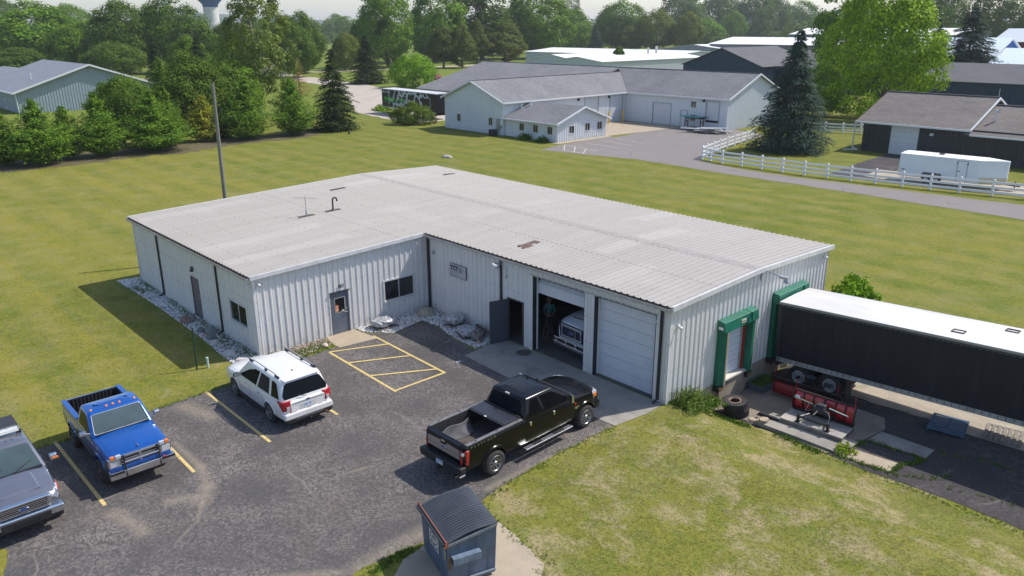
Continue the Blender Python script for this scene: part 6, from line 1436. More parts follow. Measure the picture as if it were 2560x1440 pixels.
wood_pallet(38.25,17.9,PZ+.05,100,1.45,1.2,simple('grey_pallet_wood', (.16,.145,.13), .9, c2=(.26,.23,.20), scale=6),'bare grey wooden pallet beside the blue one under the trailer')
SLABW = simple('pale_weathered_deck', (.40,.365,.33), .85, c2=(.27,.25,.225), scale=3)
pt = thing('plow_platform', 'long low pale wooden platform that carries the red snow plow', 'platform', (33.15,13.55,PZ+.16), 4)
m = MB(); m.box(-1.2,1.2,-.68,.62,.14,.17); m.build('deck', SLABW, pt)
m = MB()
for yy in (-.64,-.02,.58): m.box(-1.19,1.19,yy-.04,yy+.04,.03,.139)
m.box(-1.18,1.18,-.66,.60,0,.029); m.build('frame', simple('platform_side', (.22,.20,.175), .9, c2=(.13,.12,.1), scale=5), pt)
sb = thing('concrete_step', 'thick concrete slab under the front of the plow platform', 'slab', (32.9,12.78,PZ+.0), 4)
m = MB(); m.prism([(-1.65,-.55),(.2,-.62),(1.75,-.72),(1.95,.55),(-1.4,.62)], 0, .155); m.build('slab', CONC, sb, bevel=.01)
for k, (x, y, z, r) in enumerate(((31.15,12.42,PZ,20),(31.55,12.30,PZ+.16,50),(31.62,12.32,PZ+.225,80))):
    m = MB(); m.prism([(.22*math.cos(a*math.pi/3), .17*math.sin(a*math.pi/3)) for a in range(6)], 0, .06); o = m.build('paver', CONC_WARM, None, bevel=.006); o.location = (x, y, z); o.rotation_euler = (0,0,math.radians(r))
    tag(o, ('loose hexagonal paver lying flat left of the small paver stack', 'lower hexagonal paver on the slab end beside the plow', 'upper hexagonal paver of the little stack beside the plow')[k], 'paver', 'hexagonal pavers')
m = MB(); m.hexa([(-.45,-.12,0),(.45,-.10,0),(.42,.12,0),(-.45,.10,0),(-.35,-.06,.13),(.40,-.04,.10),(.38,.06,.10),(-.35,.05,.13)]); o = m.build('rubber_block', RUBBER, None, bevel=.02); o.location = (31.55,12.75,PZ+.155); o.rotation_euler = (0,0,.1); tag(o, 'black rubber wheel chock shaped block behind the hexagonal pavers', 'rubber block')
# red snow plow, seen from behind
PRED = NT('plow_red'); PRED.base(PRED.mix(PRED.ramp(PRED.noise(4, 5, .7), .5, .75, 0, .8), (.40,.007,.014), (.24,.01,.014))); PRED = PRED.set(.3, .0, coat=.5)
PBLK = simple('plow_black', (.012,.012,.013), .45)
PB = thing('snow_plow', 'red snow plow with black ribs and frame standing on the wooden platform', 'snow plow', (33.15,14.0,PZ+.335), 4)
LW = 2.35; V = []; NX, NZ = 20, 8
for i in range(NX+1):
    x = -LW/2+LW*i/NX
    for j in range(NZ+1):
        a = -.75+1.5*j/NZ; V.append((x, -.42*math.cos(a)+.36-.07*abs(x/LW*2)**2, .06+.37*(j/NZ)*2+.02*math.sin(a)))
m = MB(); m.add(V, [(i*(NZ+1)+j, (i+1)*(NZ+1)+j, (i+1)*(NZ+1)+j+1, i*(NZ+1)+j+1) for i in range(NX) for j in range(NZ)]); mo = m.build('moldboard', PRED, PB, smooth=50); mo.rotation_euler = (0,0,0)
sm = mo.modifiers.new('s', 'SOLIDIFY'); sm.thickness = .02
prof = lambda j: (-.42*math.cos(-.75+1.5*j/8)+.36, .06+.74*j/8)
for i, x in enumerate((-1.175,-.80,-.42,0,.42,.80,1.17)):
    m = MB(); p0_ = [prof(j) for j in range(9)]; off = -.07*abs(x/LW*2)**2; e = x in (-1.175, 1.17)
    poly = [(y-.10+off, z) for y, z in p0_]+[(y-.012+off, z) for y, z in p0_[::-1]] if not e else [(y-.10+off, z) for y, z in p0_]+[(y+.03+off, z) for y, z in p0_[::-1]]
    m.prism_x(poly, x-.014, x+.014); m.build('rib', PBLK, PB)
m = MB(); m.box(-LW/2,LW/2,-.02,.10,.80,.83); m.box(-LW/2,LW/2,-.10,.02,.02,.10); m.build('edge_bar', PBLK, PB)
for x, l in ((-1.15, .42), (1.12, .40)): m = MB(); m.tube([(x,-.02,.80),(x-.02,-.02,.80+l)], .012, 6); m.build('guide_stick', simple('guide_red', (.50,.02,.03), .4), PB)
m = MB(); m.box(-1.10,-.92,-.16,-.15,.52,.66); m.build('warning_label', WHITEP, PB)
m = MB(); m.tube([(-1.15,-.17,.58),(-.35,-.30,.56)], .014, 6); m.tube([(.30,-.36,.62),(1.0,-.26,.48)], .022, 8); m.build('hydraulic_ram', simple('ram_pale', (.45,.62,.58), .3), PB)
m = MB(); m.cbox((-.02,-.42,.50),(.42,.30,.24)); m.cbox((.02,-.40,.66),(.34,.22,.10)); m.lathe([(0,0),(.09,0),(.09,.16),(0,.17)], 12, 'z', Matrix.Translation((.26,-.44,.32))); m.build('pump_unit', simple('pump_grey', (.035,.04,.048), .5), PB, bevel=.02)
m = MB(); m.tube([(-.62,-.95,.20),(.60,-.98,.20)], .05, 6); m.tube([(-.55,-.95,.20),(-.25,-.10,.18)], .04, 6); m.tube([(.52,-.98,.20),(.25,-.10,.18)], .04, 6)
m.tube([(-.5,-.12,.18),(.5,-.12,.18)], .05, 6); m.tube([(-.2,-.5,.15),(-.05,-.9,.45),(0,-.5,.55)], .025, 6); m.tube([(-.70,-.12,.45),(.70,-.14,.45)], .03, 6); m.build('a_frame', PBLK, PB)
for x in (-.58, .56): m = MB(); m.box(x-.045,x+.045,-1.03,-.93,.0,.30); m.box(x-.08,x+.08,-1.08,-.90,.0,.03); m.build('stand_leg', PBLK, PB)
m = MB(); m.tube([(.35,-.5,.5),(.5,-.75,.42),(.46,-.9,.22),(.62,-.96,.3)], .016, 6); m.tube([(-.2,-.5,.45),(-.5,-.6,.35),(-.45,-.3,.6)], .014, 6); m.build('hose', simple('hose_silver', (.16,.16,.17), .4), PB)
# second plow behind
P2 = thing('snow_plow', 'second red snow plow with a black rubber flap, beside the trailer wheels', 'snow plow', (31.85,15.08,PZ+.02), 3)
m = MB(); V = []
for i in range(NX+1):
    x = -1.38+2.76*i/NX
    for j in range(NZ+1): a = -.75+1.5*j/NZ; V.append((x, .30-.38*math.cos(a), .10+.56*j/NZ))
m.add(V, [(i*(NZ+1)+j, (i+1)*(NZ+1)+j, (i+1)*(NZ+1)+j+1, i*(NZ+1)+j+1) for i in range(NX) for j in range(NZ)]); mo = m.build('moldboard', simple('plow_red_dull', (.30,.012,.016), .5, c2=(.18,.012,.014), scale=4), P2, smooth=50); mo.modifiers.new('s','SOLIDIFY').thickness = .02
m = MB(); m.hexa([(-1.42,-.02,.66),(1.42,-.02,.66),(1.42,.02,.66),(-1.42,.02,.66),(-1.42,-.16,.90),(1.42,-.16,.90),(1.42,-.12,.92),(-1.42,-.12,.92)]); m.build('rubber_flap', PBLK, P2)
m = MB(); m.box(-1.40,1.40,-.04,.04,.0,.12); m.build('cutting_edge', simple('rust_bare', (.10,.07,.055), .9), P2)
for x, l in ((-1.33, .48), (1.25, .40)): m = MB(); m.tube([(x,-.05,.85),(x+.03,-.05,.85+l)], .012, 6); m.build('guide_stick', simple('guide_red', (.50,.02,.03), .4), P2)
m = MB(); m.cbox((-.15,.62,.98),(.42,.24,.07)); m.cbox((.62,.62,.86),(.34,.24,.07)); m.build('lamp_housing', simple('pump_grey', (.035,.04,.048), .5), P2, bevel=.02)
m = MB(); m.tube([(-.5,.6,.2),(-.1,.62,.95)], .03, 6); m.tube([(.6,.62,.83),(.2,.62,.5),(-.1,.62,.95)], .03, 6); m.tube([(-.6,.6,.2),(.9,.6,.2)], .05, 6); m.build('mount_frame', PBLK, P2)
# ---- worker and hose in the bay
SKIN = simple('skin', (.20,.11,.08), .6); SHIRT = simple('turquoise_shirt', (.03,.17,.19), .8); PANT = simple('dark_trousers', (.02,.022,.03), .9)
def person():
    t = thing('person', 'man in a turquoise shirt, dark braces and straw hat standing inside the open bay', 'person', (21.35,10.95,.014), -60)
    def skin_mesh(name, verts, edges, mat, root=0, sub=2):
        me = bpy.data.meshes.new(name); me.from_pydata([v[:3] for v in verts], edges, []); o = bpy.data.objects.new(name, me); COL.objects.link(o)
        sk = o.modifiers.new('skin', 'SKIN'); sk.use_smooth_shade = True
        for i, v in enumerate(verts): me.skin_vertices[0].data[i].radius = (v[3], v[4] if len(v) > 4 else v[3])
        for i in range(len(verts)): me.skin_vertices[0].data[i].use_root = (i == root)
        ss = o.modifiers.new('sub', 'SUBSURF'); ss.levels = sub; ss.render_levels = sub; bpy.context.view_layer.update()
        m2 = bpy.data.meshes.new_from_object(o.evaluated_get(bpy.context.evaluated_depsgraph_get())); o.modifiers.clear(); o.data = m2; m2.name = name
        m2.materials.clear(); m2.materials.append(mat); m2.polygons.foreach_set('use_smooth', [True]*len(m2.polygons)); o.parent = t; return o
    B_ = [(0,0,.95,.15,.11),(0,0,1.12,.14,.10),(0,0,1.32,.17,.11),(0,0,1.46,.09,.08),(.01,0,1.52,.055),(.015,0,1.58,.07),(.02,0,1.66,.095,.08),(.015,0,1.74,.07),
          (0,.17,1.42,.06),(.03,.25,1.16,.048),(.22,.20,1.02,.036),(.30,.17,1.00,.03),(0,-.17,1.42,.06),(.03,-.25,1.16,.048),(.22,-.16,1.06,.036),(.30,-.12,1.05,.03),
          (0,.10,.88,.10),(.02,.11,.48,.07),(-.01,.12,.09,.048),(.13,.13,.04,.04),(0,-.10,.88,.10),(.02,-.11,.48,.07),(-.01,-.12,.09,.048),(.13,-.13,.04,.04)]
    E_ = [(0,1),(1,2),(2,3),(3,4),(4,5),(5,6),(6,7),(2,8),(8,9),(9,10),(10,11),(2,12),(12,13),(13,14),(14,15),(0,16),(16,17),(17,18),(18,19),(0,20),(20,21),(21,22),(22,23)]
    body = skin_mesh('body', B_, E_, SKIN)
    for y0, s in ((.17, 1), (-.12, -1)):
        for k in range(4): a = (.30,y0+.024*(k-1.5),1.0 if s > 0 else 1.05); skin_mesh('finger', [(*a,.010),(a[0]+.035,a[1],a[2]-.012,.009),(a[0]+.06-.004*abs(k-1),a[1],a[2]-.035,.008)], [(0,1),(1,2)], SKIN, sub=1)
        a = (.27,y0-s*.03,1.01 if s > 0 else 1.06); skin_mesh('thumb', [(*a,.011),(a[0]+.02,a[1]-s*.025,a[2]+.01,.010),(a[0]+.045,a[1]-s*.03,a[2]+.005,.008)], [(0,1),(1,2)], SKIN, sub=1)
    skin_mesh('shirt', [(0,0,.93,.17,.13),(0,0,1.12,.16,.12),(0,0,1.32,.185,.13),(0,0,1.45,.10,.09),(0,.17,1.42,.075),(.03,.25,1.17,.062),(.17,.21,1.05,.050),(0,-.17,1.42,.075),(.03,-.25,1.17,.062),(.17,-.18,1.08,.050)], [(0,1),(1,2),(2,3),(2,4),(4,5),(5,6),(2,7),(7,8),(8,9)], SHIRT)
    skin_mesh('trousers', [(0,0,.98,.16,.125),(0,.10,.86,.115),(.02,.11,.48,.088),(-.01,.12,.12,.066),(0,-.10,.86,.115),(.02,-.11,.48,.088),(-.01,-.12,.12,.066)], [(0,1),(1,2),(2,3),(0,4),(4,5),(5,6)], PANT)
    for s in (-1, 1):
        skin_mesh('boot', [(-.02,s*.12,.08,.055),(.05,s*.125,.05,.045),(.16,s*.13,.04,.042)], [(0,1),(1,2)], BLACK)
        m = MB(); m.tube([(.125,s*.07,.98),(.14,s*.08,1.25),(.09,s*.09,1.43),(0,s*.085,1.50),(-.10,s*.06,1.42),(-.14,s*.03,1.2),(-.13,s*.05,.98)], .014, 6); m.build('brace', PANT, t)
    m = MB(); m.lathe([(0,1.86),(.07,1.855),(.085,1.84),(.095,1.765),(.20,1.75),(.205,1.742),(.09,1.752),(0,1.752)], 24, 'z', Matrix.Translation((.015,0,0))); m.build('straw_hat', simple('straw', (.22,.17,.10), .8), t, smooth=35)
    m = MB(); m.lathe([(0,-.022),(.016,-.01),(.017,0),(.0,.022)], 8, 'z', Matrix.Translation((.108,0,1.635))); m.build('nose', SKIN, t, smooth=60)
    for s in (-1, 1):
        m = MB(); m.lathe([(0,-.008),(.009,0),(0,.008)], 8, 'z', Matrix.Translation((.098,s*.032,1.665))); m.build('eye', BLACK, t); m = MB(); m.lathe([(0,-.025),(.014,0),(0,.025)], 8, 'z', Matrix.Translation((.01,s*.088,1.645))); m.build('ear', SKIN, t, smooth=60)
    m = MB(); m.box(.096,.102,-.022,.022,1.592,1.60); m.build('mouth', simple('lip', (.25,.09,.08), .6), t)
person()
ho = thing('air_hose', 'loop of pale hose hanging just inside the open bay', 'hose', (22.15,9.9,0)); m = MB()
m.tube([(.25*math.cos(a)*.6, .1*math.sin(a), .62+.34*math.sin(a)) for a in [i*math.pi/8+1.7 for i in range(17)]]+[(0,.05,1.6),(0,.1,2.6)], .018, 6); m.build('hose_loop', simple('hose_pink', (.12,.075,.06), .6), ho)
# ---------------------------------------------------------------- neighbouring buildings
def shingle(name, c1, c2, c3=(.12,.12,.12)):
    t = NT(name); n = t.noise(2.6, 4, .8); n2 = t.noise(.25, 3); X = t.xyz()
    b = t.n('ShaderNodeTexBrick'); b.inputs['Scale'].default_value = 1.0; b.inputs['Mortar Size'].default_value = .012; b.inputs['Brick Width'].default_value = .9; b.inputs['Row Height'].default_value = .30
    b.inputs[1].default_value = col(c1); b.inputs[2].default_value = col(c2); b.inputs[3].default_value = col(c3); t.l(t.co, b.inputs[0])
    c = t.mix(t.ramp(n, .35, .65), b.outputs[0], t.mix(.5, c1, c3)); c = t.mix(t.ramp(n2, .4, .7, 0, .4), c, c2); t.base(c); t.bump(n, .3, .03); return t.set(.9, spec=.2)
SH_GREY = shingle('grey_shingles', (.185,.185,.19), (.25,.25,.255), (.10,.10,.105)); SH_BRN = shingle('brown_shingles', (.175,.155,.14), (.235,.21,.19), (.10,.09,.08)); SH_DK = shingle('charcoal_shingles', (.12,.12,.125), (.16,.16,.165), (.08,.08,.085))
SIDE_W = m_metalwall('white_siding', (.66,.69,.715), (.60,.64,.67)); SIDE_G = m_metalwall('steel_siding', (.30,.37,.41), (.26,.32,.36)); SIDE_DK = m_metalwall('charcoal_siding', (.026,.028,.034), (.035,.037,.043), (.05,.05,.05)); SIDE_NV = m_metalwall('navy_siding', (.020,.047,.088), (.024,.054,.098), (.03,.055,.08))
SIDE_LG = m_metalwall('pale_metal_siding', (.60,.62,.62), (.52,.54,.55)); ROOF_W = simple('white_metal_roof', (.80,.79,.77), .5, c2=(.72,.71,.69), scale=.1, detail=2)
FASC = simple('white_fascia', (.66,.68,.70), .5)
def ribbed(name, parent, mat, p0, p1, z0, z1, apex=None, pitch=.3, openings=(), dep=.03):
    """ribbed wall from p0 to p1 (outward normal to the right of travel); apex=(s, z) makes a gable"""
    a = Vector(p0); b = Vector(p1); L_ = (b-a).length; d = (b-a)/L_; n = (d.y, -d.x)
    zt = (lambda s: z1) if apex is None else (lambda s: z1+(apex[1]-z1)*(s/apex[0]) if s <= apex[0] else z1+(apex[1]-z1)*((L_-s)/(L_-apex[0])))
    op = list(openings)
    if apex: op = op+[(apex[0], apex[0], -5, -4.9)]
    return corr_wall(name, parent, mat, (a.x, a.y), (d.x, d.y), n, L_, z0, zt, [o for o in op], pitch, dep)
def slab(mb, q, th=.12):
    q = [Vector(v) for v in q]; n = (q[1]-q[0]).cross(q[3]-q[0]).normalized()
    if n.z < 0: q = q[::-1]; n = -n
    mb.add(q+[v-n*th for v in q], [(0,1,2,3),(7,6,5,4),(0,4,5,1),(1,5,6,2),(2,6,7,3),(3,7,4,0)])
def rake(mb, a, b, w=.10, h=.22): beam(mb, Vector(a)+Vector((0,0,.03)), Vector(b)+Vector((0,0,.03)), w, h)
def wmat(p0, d, n): return frame_at(p0, d, n)
# white workshop with the front wing
WB = thing('workshop_building', 'long white metal workshop with grey shingle roof and a front wing', 'building', (0,0,0))
ex, ey = -43.4, 55.75; wx = -31.3; fy = 80.6; rx = -13.9; RY = 87.6; RZ = 7.12; EZ = 4.25; WZ = 6.55; wr = (ex+wx)/2
ribbed('wall', WB, SIDE_W, (ex, ey), (wx, ey), 0, EZ, ((wx-ex)/2, WZ), openings=[(2.7,3.5,1.1,2.15),(9.3,10.1,1.1,2.15)])
ribbed('wall', WB, SIDE_W, (wx, ey), (wx, fy), 0, EZ, openings=[(15.7,18.6,1.0,4.0),(21.2,24.0,0,3.9)])
ribbed('wall', WB, SIDE_W, (wx, fy), (rx, fy), 0, EZ, openings=[(5.1,8.2,0,2.95),(10.0,11.0,0,2.2),(11.55,12.45,2.7,3.6),(11.55,12.45,.9,1.75),(14.1,16.1,.9,3.7)])
ribbed('wall', WB, SIDE_W, (rx, fy), (rx, 94.6), 0, EZ, (7.0, RZ)); ribbed('wall', WB, SIDE_W, (-71.3, 94.6), (-71.3, 71.8), 0, 3.2, (7.0, RZ)); ribbed('wall', WB, SIDE_W, (-71.3, 71.8), (ex, 71.8), 0, 3.2); ribbed('wall', WB, SIDE_W, (ex, 71.8), (ex, ey), 0, EZ)
m = MB(); o_ = .4
slab(m, [(wr, ey-o_, WZ+.12), (wr, 87.0, WZ+.12), (ex-o_, 87.0, EZ-.03), (ex-o_, ey-o_, EZ-.03)]); slab(m, [(wr, ey-o_, WZ+.12), (wx+o_, ey-o_, EZ-.03), (wx+o_, fy-.2, EZ-.03), (wr, 86.6, WZ+.12)])
slab(m, [(wr-1.5, RY, RZ+.12), (rx+.45, RY, RZ+.12), (rx+.45, fy-.42, EZ-.05), (wx+.3, fy-.42, EZ-.05)]); slab(m, [(-71.8, RY, RZ+.12), (rx+.45, RY, RZ+.12), (rx+.45, 95.0, EZ-.05), (-71.8, 95.0, EZ-.05)])
slab(m, [(-71.8, RY, RZ+.115), (wr-1.0, RY, RZ+.115), (wr-1.0, 71.4, 3.12), (-71.8, 71.4, 3.12)]); rf = m.build('roof', SH_GREY, WB)
m = MB(); rake(m, (wr, ey-o_-.02, WZ+.10), (ex-o_, ey-o_-.02, EZ-.05)); rake(m, (wr, ey-o_-.02, WZ+.10), (wx+o_, ey-o_-.02, EZ-.05)); m.box(wx+o_-.02, wx+o_+.12, ey-o_, fy-.45, EZ-.22, EZ-.04); m.box(wx+o_+.13, rx+.4, fy-.56, fy-.40, EZ-.24, EZ-.06)
rake(m, (rx+.47, RY, RZ+.10), (rx+.47, fy-.42, EZ-.07)); rake(m, (rx+.47, RY, RZ+.10), (rx+.47, 95, EZ-.07)); m.build('fascia', FASC, rf)
m = MB(); beam(m, (wr, ey-o_, WZ+.18), (wr, 86.4, WZ+.18), .22, .06); beam(m, (-71.6, RY, RZ+.18), (rx+.4, RY, RZ+.18), .22, .06); m.build('ridge_cap', SH_DK, rf)
MS = wmat((ex, ey), (1,0), (0,-1)); window(WB, MS, 2.75, 3.45, 1.15, 2.1, mull=1); window(WB, MS, 9.35, 10.05, 1.15, 2.1)
MX = wmat((wx, ey), (0,1), (1,0)); DTR = simple('door_trim_grey', (.30,.33,.36), .5)
for M_t, s0_, s1_, z0_, z1_ in ((wmat((wx, ey), (0,1), (1,0)), 15.7, 18.6, 1.0, 4.0), (wmat((wx, ey), (0,1), (1,0)), 21.2, 24.0, 0, 3.9), (wmat((wx, fy), (1,0), (0,-1)), 5.1, 8.2, 0, 2.95), (wmat((wx, fy), (1,0), (0,-1)), 14.1, 16.1, .9, 3.7), (wmat((wx, fy), (1,0), (0,-1)), 10.0, 11.0, 0, 2.2)):
    m = MB(); m.box(s0_-.10, s0_, -.04, .05, z0_, z1_+.1, M_t); m.box(s1_, s1_+.10, -.04, .05, z0_, z1_+.1, M_t); m.box(s0_, s1_, -.04, .05, z1_, z1_+.1, M_t); m.build('door_trim', DTR, WB, whole=True)
if 1:
    panel_door(WB, MX, 15.7, 18.6, 1.0, 4.0, 4, y=-.05); panel_door(WB, MX, 21.2, 24.0, 0, 3.9, 6, y=-.05)
MY = wmat((wx, fy), (1,0), (0,-1)); panel_door(WB, MY, 5.1, 8.2, 0, 2.95, 5, y=-.05); mandoor(WB, MY, 10.05, 10.95, 2.15, SIDE_W); window(WB, MY, 11.6, 12.4, 2.75, 3.55); window(WB, MY, 11.6, 12.4, .95, 1.7); panel_door(WB, MY, 14.1, 16.1, 1.2, 3.7, 5, y=-.05)
m = MB(); m.box(14.1,16.1,-.08,-.05,.9,1.2,MY); m.build('dock_opening', BLACK, WB)
for M__, s, z in ((MX, 14.2, 3.7), (MX, 20.8, 3.7), (MY, 13.7, 3.75)):
    m = MB(); m.box(s-.12,s+.12,.02,.28,z-.15,z+.15,M__); m.build('wall_light', DARKM, WB)
m = MB(); m.box(11.0,11.5,.02,.25,.7,2.1,MS); m.box(11.6,11.95,.02,.2,.9,1.3,MS); m.tube([MS @ Vector((11.25,.12,.0)), MS @ Vector((11.25,.12,.75))], .06, 6); m.build('electric_meter', STEEL, WB)
# annex
AX = thing('office_annex', 'small pale gabled office annex with grey shingles and white framed windows', 'building', (0,0,0))
ax0, ax1, ay0, ay1, az, aap = wx+.05, -21.9, 56.1, 65.2, 2.35, 3.95
ribbed('wall', AX, SIDE_W, (ax0, ay0), (ax1, ay0), 0, az, pitch=.4, openings=[(2.7,3.6,.85,1.85),(5.2,6.1,.85,1.85),(7.7,8.6,.85,1.85)])
ribbed('wall', AX, SIDE_W, (ax1, ay0), (ax1, ay1), 0, az, (4.55, aap), pitch=.4, dep=.045, openings=[(2.1,3.1,.85,1.85),(5.0,6.0,.95,1.95),(7.3,8.2,.95,1.95)])
ribbed('wall', AX, SIDE_W, (ax1, ay1), (ax0, ay1), 0, az, pitch=.4)
m = MB(); yr = (ay0+ay1)/2; slab(m, [(ax0-.02, yr, aap+.13), (ax1+.45, yr, aap+.13), (ax1+.45, ay0-.5, az-.05), (ax0+.0, ay0-.5, az-.05)]); slab(m, [(ax0-.02, yr, aap+.13), (ax1+.45, yr, aap+.13), (ax1+.45, ay1+.5, az-.05), (ax0+.0, ay1+.5, az-.05)]); rf = m.build('roof', SH_GREY, AX)
m = MB(); rake(m, (ax1+.48, yr, aap+.12), (ax1+.48, ay0-.5, az-.05)); rake(m, (ax1+.48, yr, aap+.12), (ax1+.48, ay1+.5, az-.05)); m.box(ax0-.05, ax1+.42, ay0-.62, ay0-.47, az-.22, az-.06); m.build('fascia', FASC, rf)
m = MB(); m.tube([(ax0+1.2, yr-1.2, aap-.6), (ax0+1.2, yr-1.2, aap+.25)], .14, 8); m.tube([(ax0+.6, yr-2.2, aap-.9), (ax0+.6, yr-2.2, aap-.05)], .10, 8); m.build('roof_vent', TRIMW, rf)
MA = wmat((ax0, ay0), (1,0), (0,-1)); MB_ = wmat((ax1, ay0), (0,1), (1,0))
for s in (2.75, 5.25, 7.75): window(AX, MA, s, s+.8, .9, 1.8)
for s, z in ((2.15,.9),(5.05,1.0),(7.35,1.0)): window(AX, MB_, s, s+.85, z, z+.9)
m = MB(); m.box(4.1,5.0,.0,.03,0,2.0,MA); m.build('door', SIDE_W, AX)
m = MB(); m.box(0,.8,0,.8,0,.75); m.box(.05,.75,.05,.75,.75,.80); o = thing('air_conditioner', 'dark outdoor air conditioner by the annex corner', 'air conditioner', (-32.6,54.4,0)); m.build('cabinet', simple('ac_dark', (.03,.032,.036), .5), o)
for k, (x, y) in enumerate(((-30.55,75.9),(-30.6,79.1))):
    o = thing('bollard', ('yellow bollard nearer the annex beside the tall white door', 'yellow bollard in the inner corner of the white workshop')[k], 'bollard', (x,y,0), 0, 'yellow bollards by the workshop door'); m = MB(); m.lathe([(0,1.75),(.10,1.72),(.12,1.65),(.12,0)], 12); m.build('post', simple('safety_yellow', (.70,.44,.03), .5), o, smooth=40)
# boards and canoe
rb = np.random.default_rng(5); o = thing('board_stack', 'loose heap of long white boards lying in the yard of the white workshop', 'boards', (-15.0,77.2,0), 12); 
for k in range(14):
    m = MB(); l = rb.uniform(2.5,5.2); M_ = Matrix.Translation((rb.uniform(-1.6,1.6), rb.uniform(-1.2,1.2), .06+.05*k)) @ Matrix.Rotation(rb.uniform(-.35,.35), 4, 'Z'); m.box(-l/2,l/2,-.22,.22,0,.05,M_); m.build('board', (TRIMW, TRIMW, BPLAS)[k % 3], o)
o = thing('rack', 'dark steel rack with teal boards beside the workshop wall', 'rack', (-18.4,79.6,0)); m = MB()
for x in (-1.2, 1.3): m.box(x-.05,x+.05,-.4,-.3,0,1.5); m.box(x-.05,x+.05,.3,.4,0,1.5); m.box(x-.05,x+.05,-.3,.3,.9,1.0)
m.box(-1.3,1.5,-.42,.42,1.42,1.50); m.build('frame', DARKM, o)
m = MB(); m.hexa([(-2.0,-.35,1.55),(1.2,-.3,1.55),(1.2,.1,1.55),(-2.0,.1,1.55),(-2.4,-.3,1.72),(1.5,-.3,1.66),(1.5,.1,1.66),(-2.4,.1,1.72)]); m.build('teal_board', simple('teal_board', (.06,.36,.33), .5), o); m = MB(); m.box(-1.4,1.9,.12,.42,1.55,1.66); m.build('dark_board', BPLAS, o)
# grey gabled building on the left
GL = thing('storage_building', 'blue grey ribbed gable building with a smooth grey roof behind the pines', 'building', (0,0,0))
gx, g0, g1, ge, ga = -106.5, 16.4, 39.3, 3.5, 7.4; gm = (g0+g1)/2
ribbed('wall', GL, SIDE_G, (gx, g0), (gx, g1), -.5, ge, (gm-g0, ga), pitch=.45, dep=.05); ribbed('wall', GL, SIDE_G, (-150, g0), (gx, g0), -.5, ge, pitch=.45); ribbed('wall', GL, SIDE_G, (gx, g1), (-150, g1), -.5, ge, pitch=.45)
m = MB(); RG = simple('smooth_grey_roof', (.225,.235,.26), .7, c2=(.19,.20,.22), scale=.5)
slab(m, [(gx+.7, gm, ga+.15), (-136, gm, ga+.15), (-136, g0-.7, ge-.1), (gx+.7, g0-.7, ge-.1)], .15); slab(m, [(gx+.7, gm, ga+.15), (-136, gm, ga+.15), (-136, g1+.7, ge-.1), (gx+.7, g1+.7, ge-.1)], .15)
slab(m, [(-136, gm-4, 5.9), (-152, gm-4, 5.9), (-152, g0-.6, ge-.15), (-136, g0-.6, ge-.15)], .15); slab(m, [(-136, gm-4, 5.9), (-152, gm-4, 5.9), (-152, g1, ge-.15), (-136, g1, ge-.15)], .15); rf = m.build('roof', RG, GL)
m = MB(); rake(m, (gx+.74, gm, ga+.17), (gx+.74, g0-.7, ge-.08), .12, .3); rake(m, (gx+.74, gm, ga+.17), (gx+.74, g1+.7, ge-.08), .12, .3); m.box(-150, gx+.6, g0-.85, g0-.68, ge-.3, ge-.1); m.build('fascia', FASC, rf)
m = MB(); m.tube([(gx+.2, g0-.2, ge-.3), (gx+.1, g0-.1, 0)], .09, 6); m.tube([(gx+.45, g1+.75, ge-.3), (gx+.2, g1+.15, ge-.9), (gx+.1, g1+.1, 0)], .09, 6); m.build('downspout', FASC, GL)
m = MB(); m.tube([(gx-7, g0+4, ge+1.0), (gx-7, g0+4, ge+2.6)], .12, 8); m.build('roof_vent', TRIMW, rf)
MGL = wmat((-150, g0), (1,0), (0,-1))
for s in (33.5, 37.5): window(GL, MGL, s, s+1.4, .4, 1.8, fw=.12, glass=simple('window_bright', (.35,.40,.45), .2))
# brown roofed dark garage on the right
DG = thing('dark_garage', 'charcoal sided garage building with brown grey shingles and a white overhead door', 'garage', (0,0,0))
y0, xl, xr = 76.6, 6.3, 17.0; rz_, ez_ = 6.0, 3.42; yr = 83.8
ribbed('wall', DG, SIDE_DK, (xl, y0), (xr+15, y0), 0, 3.3, openings=[(3.05,6.0,0,3.1)], pitch=.35); ribbed('wall', DG, SIDE_DK, (xr, y0), (xr, 91), 2.6, 3.35, (7.2, rz_), pitch=.35); ribbed('wall', DG, SIDE_DK, (xl, 91), (xl, y0), 0, 3.35, (7.2, rz_), pitch=.35)
m = MB(); slab(m, [(xl-.75, yr, rz_+.1), (xr+.4, yr, rz_+.1), (xr+.4, y0-.5, ez_-.12), (xl-.75, y0-.5, ez_-.12)]); slab(m, [(xl-.75, yr, rz_+.1), (xr+.4, yr, rz_+.1), (xr+.4, 91.5, ez_-.12), (xl-.75, 91.5, ez_-.12)])
slab(m, [(xr+.39, 83.1, 5.35), (xr+18, 83.1, 5.35), (xr+18, y0-.75, 2.92), (xr-.1, y0-.75, 2.92)]); slab(m, [(xr+.39, 83.1, 5.35), (xr+18, 83.1, 5.35), (xr+18, 90, 2.9), (xr+.39, 90, 2.9)]); rf = m.build('roof', SH_BRN, DG)
m = MB(); rake(m, (xr+.43, yr, rz_+.08), (xr+.43, y0-.5, ez_-.12)); rake(m, (xr+.43, yr, rz_+.08), (xr+.43, 91.5, ez_-.12)); m.box(xl-.7, xr+.36, y0-.63, y0-.5, ez_-.3, ez_-.12); m.box(xr+.50, xr+17.9, y0-.88, y0-.75, 2.74, 2.9); m.box(xl-.8, xl-.7, y0-.63, y0-.48, .3, ez_-.13); m.tube([(xl-.75, y0-.56, .3), (xl-.2, y0-.4, .12), (xl-1.5, y0-1.1, .06)], .08, 6); m.build('gutter', FASC, rf)
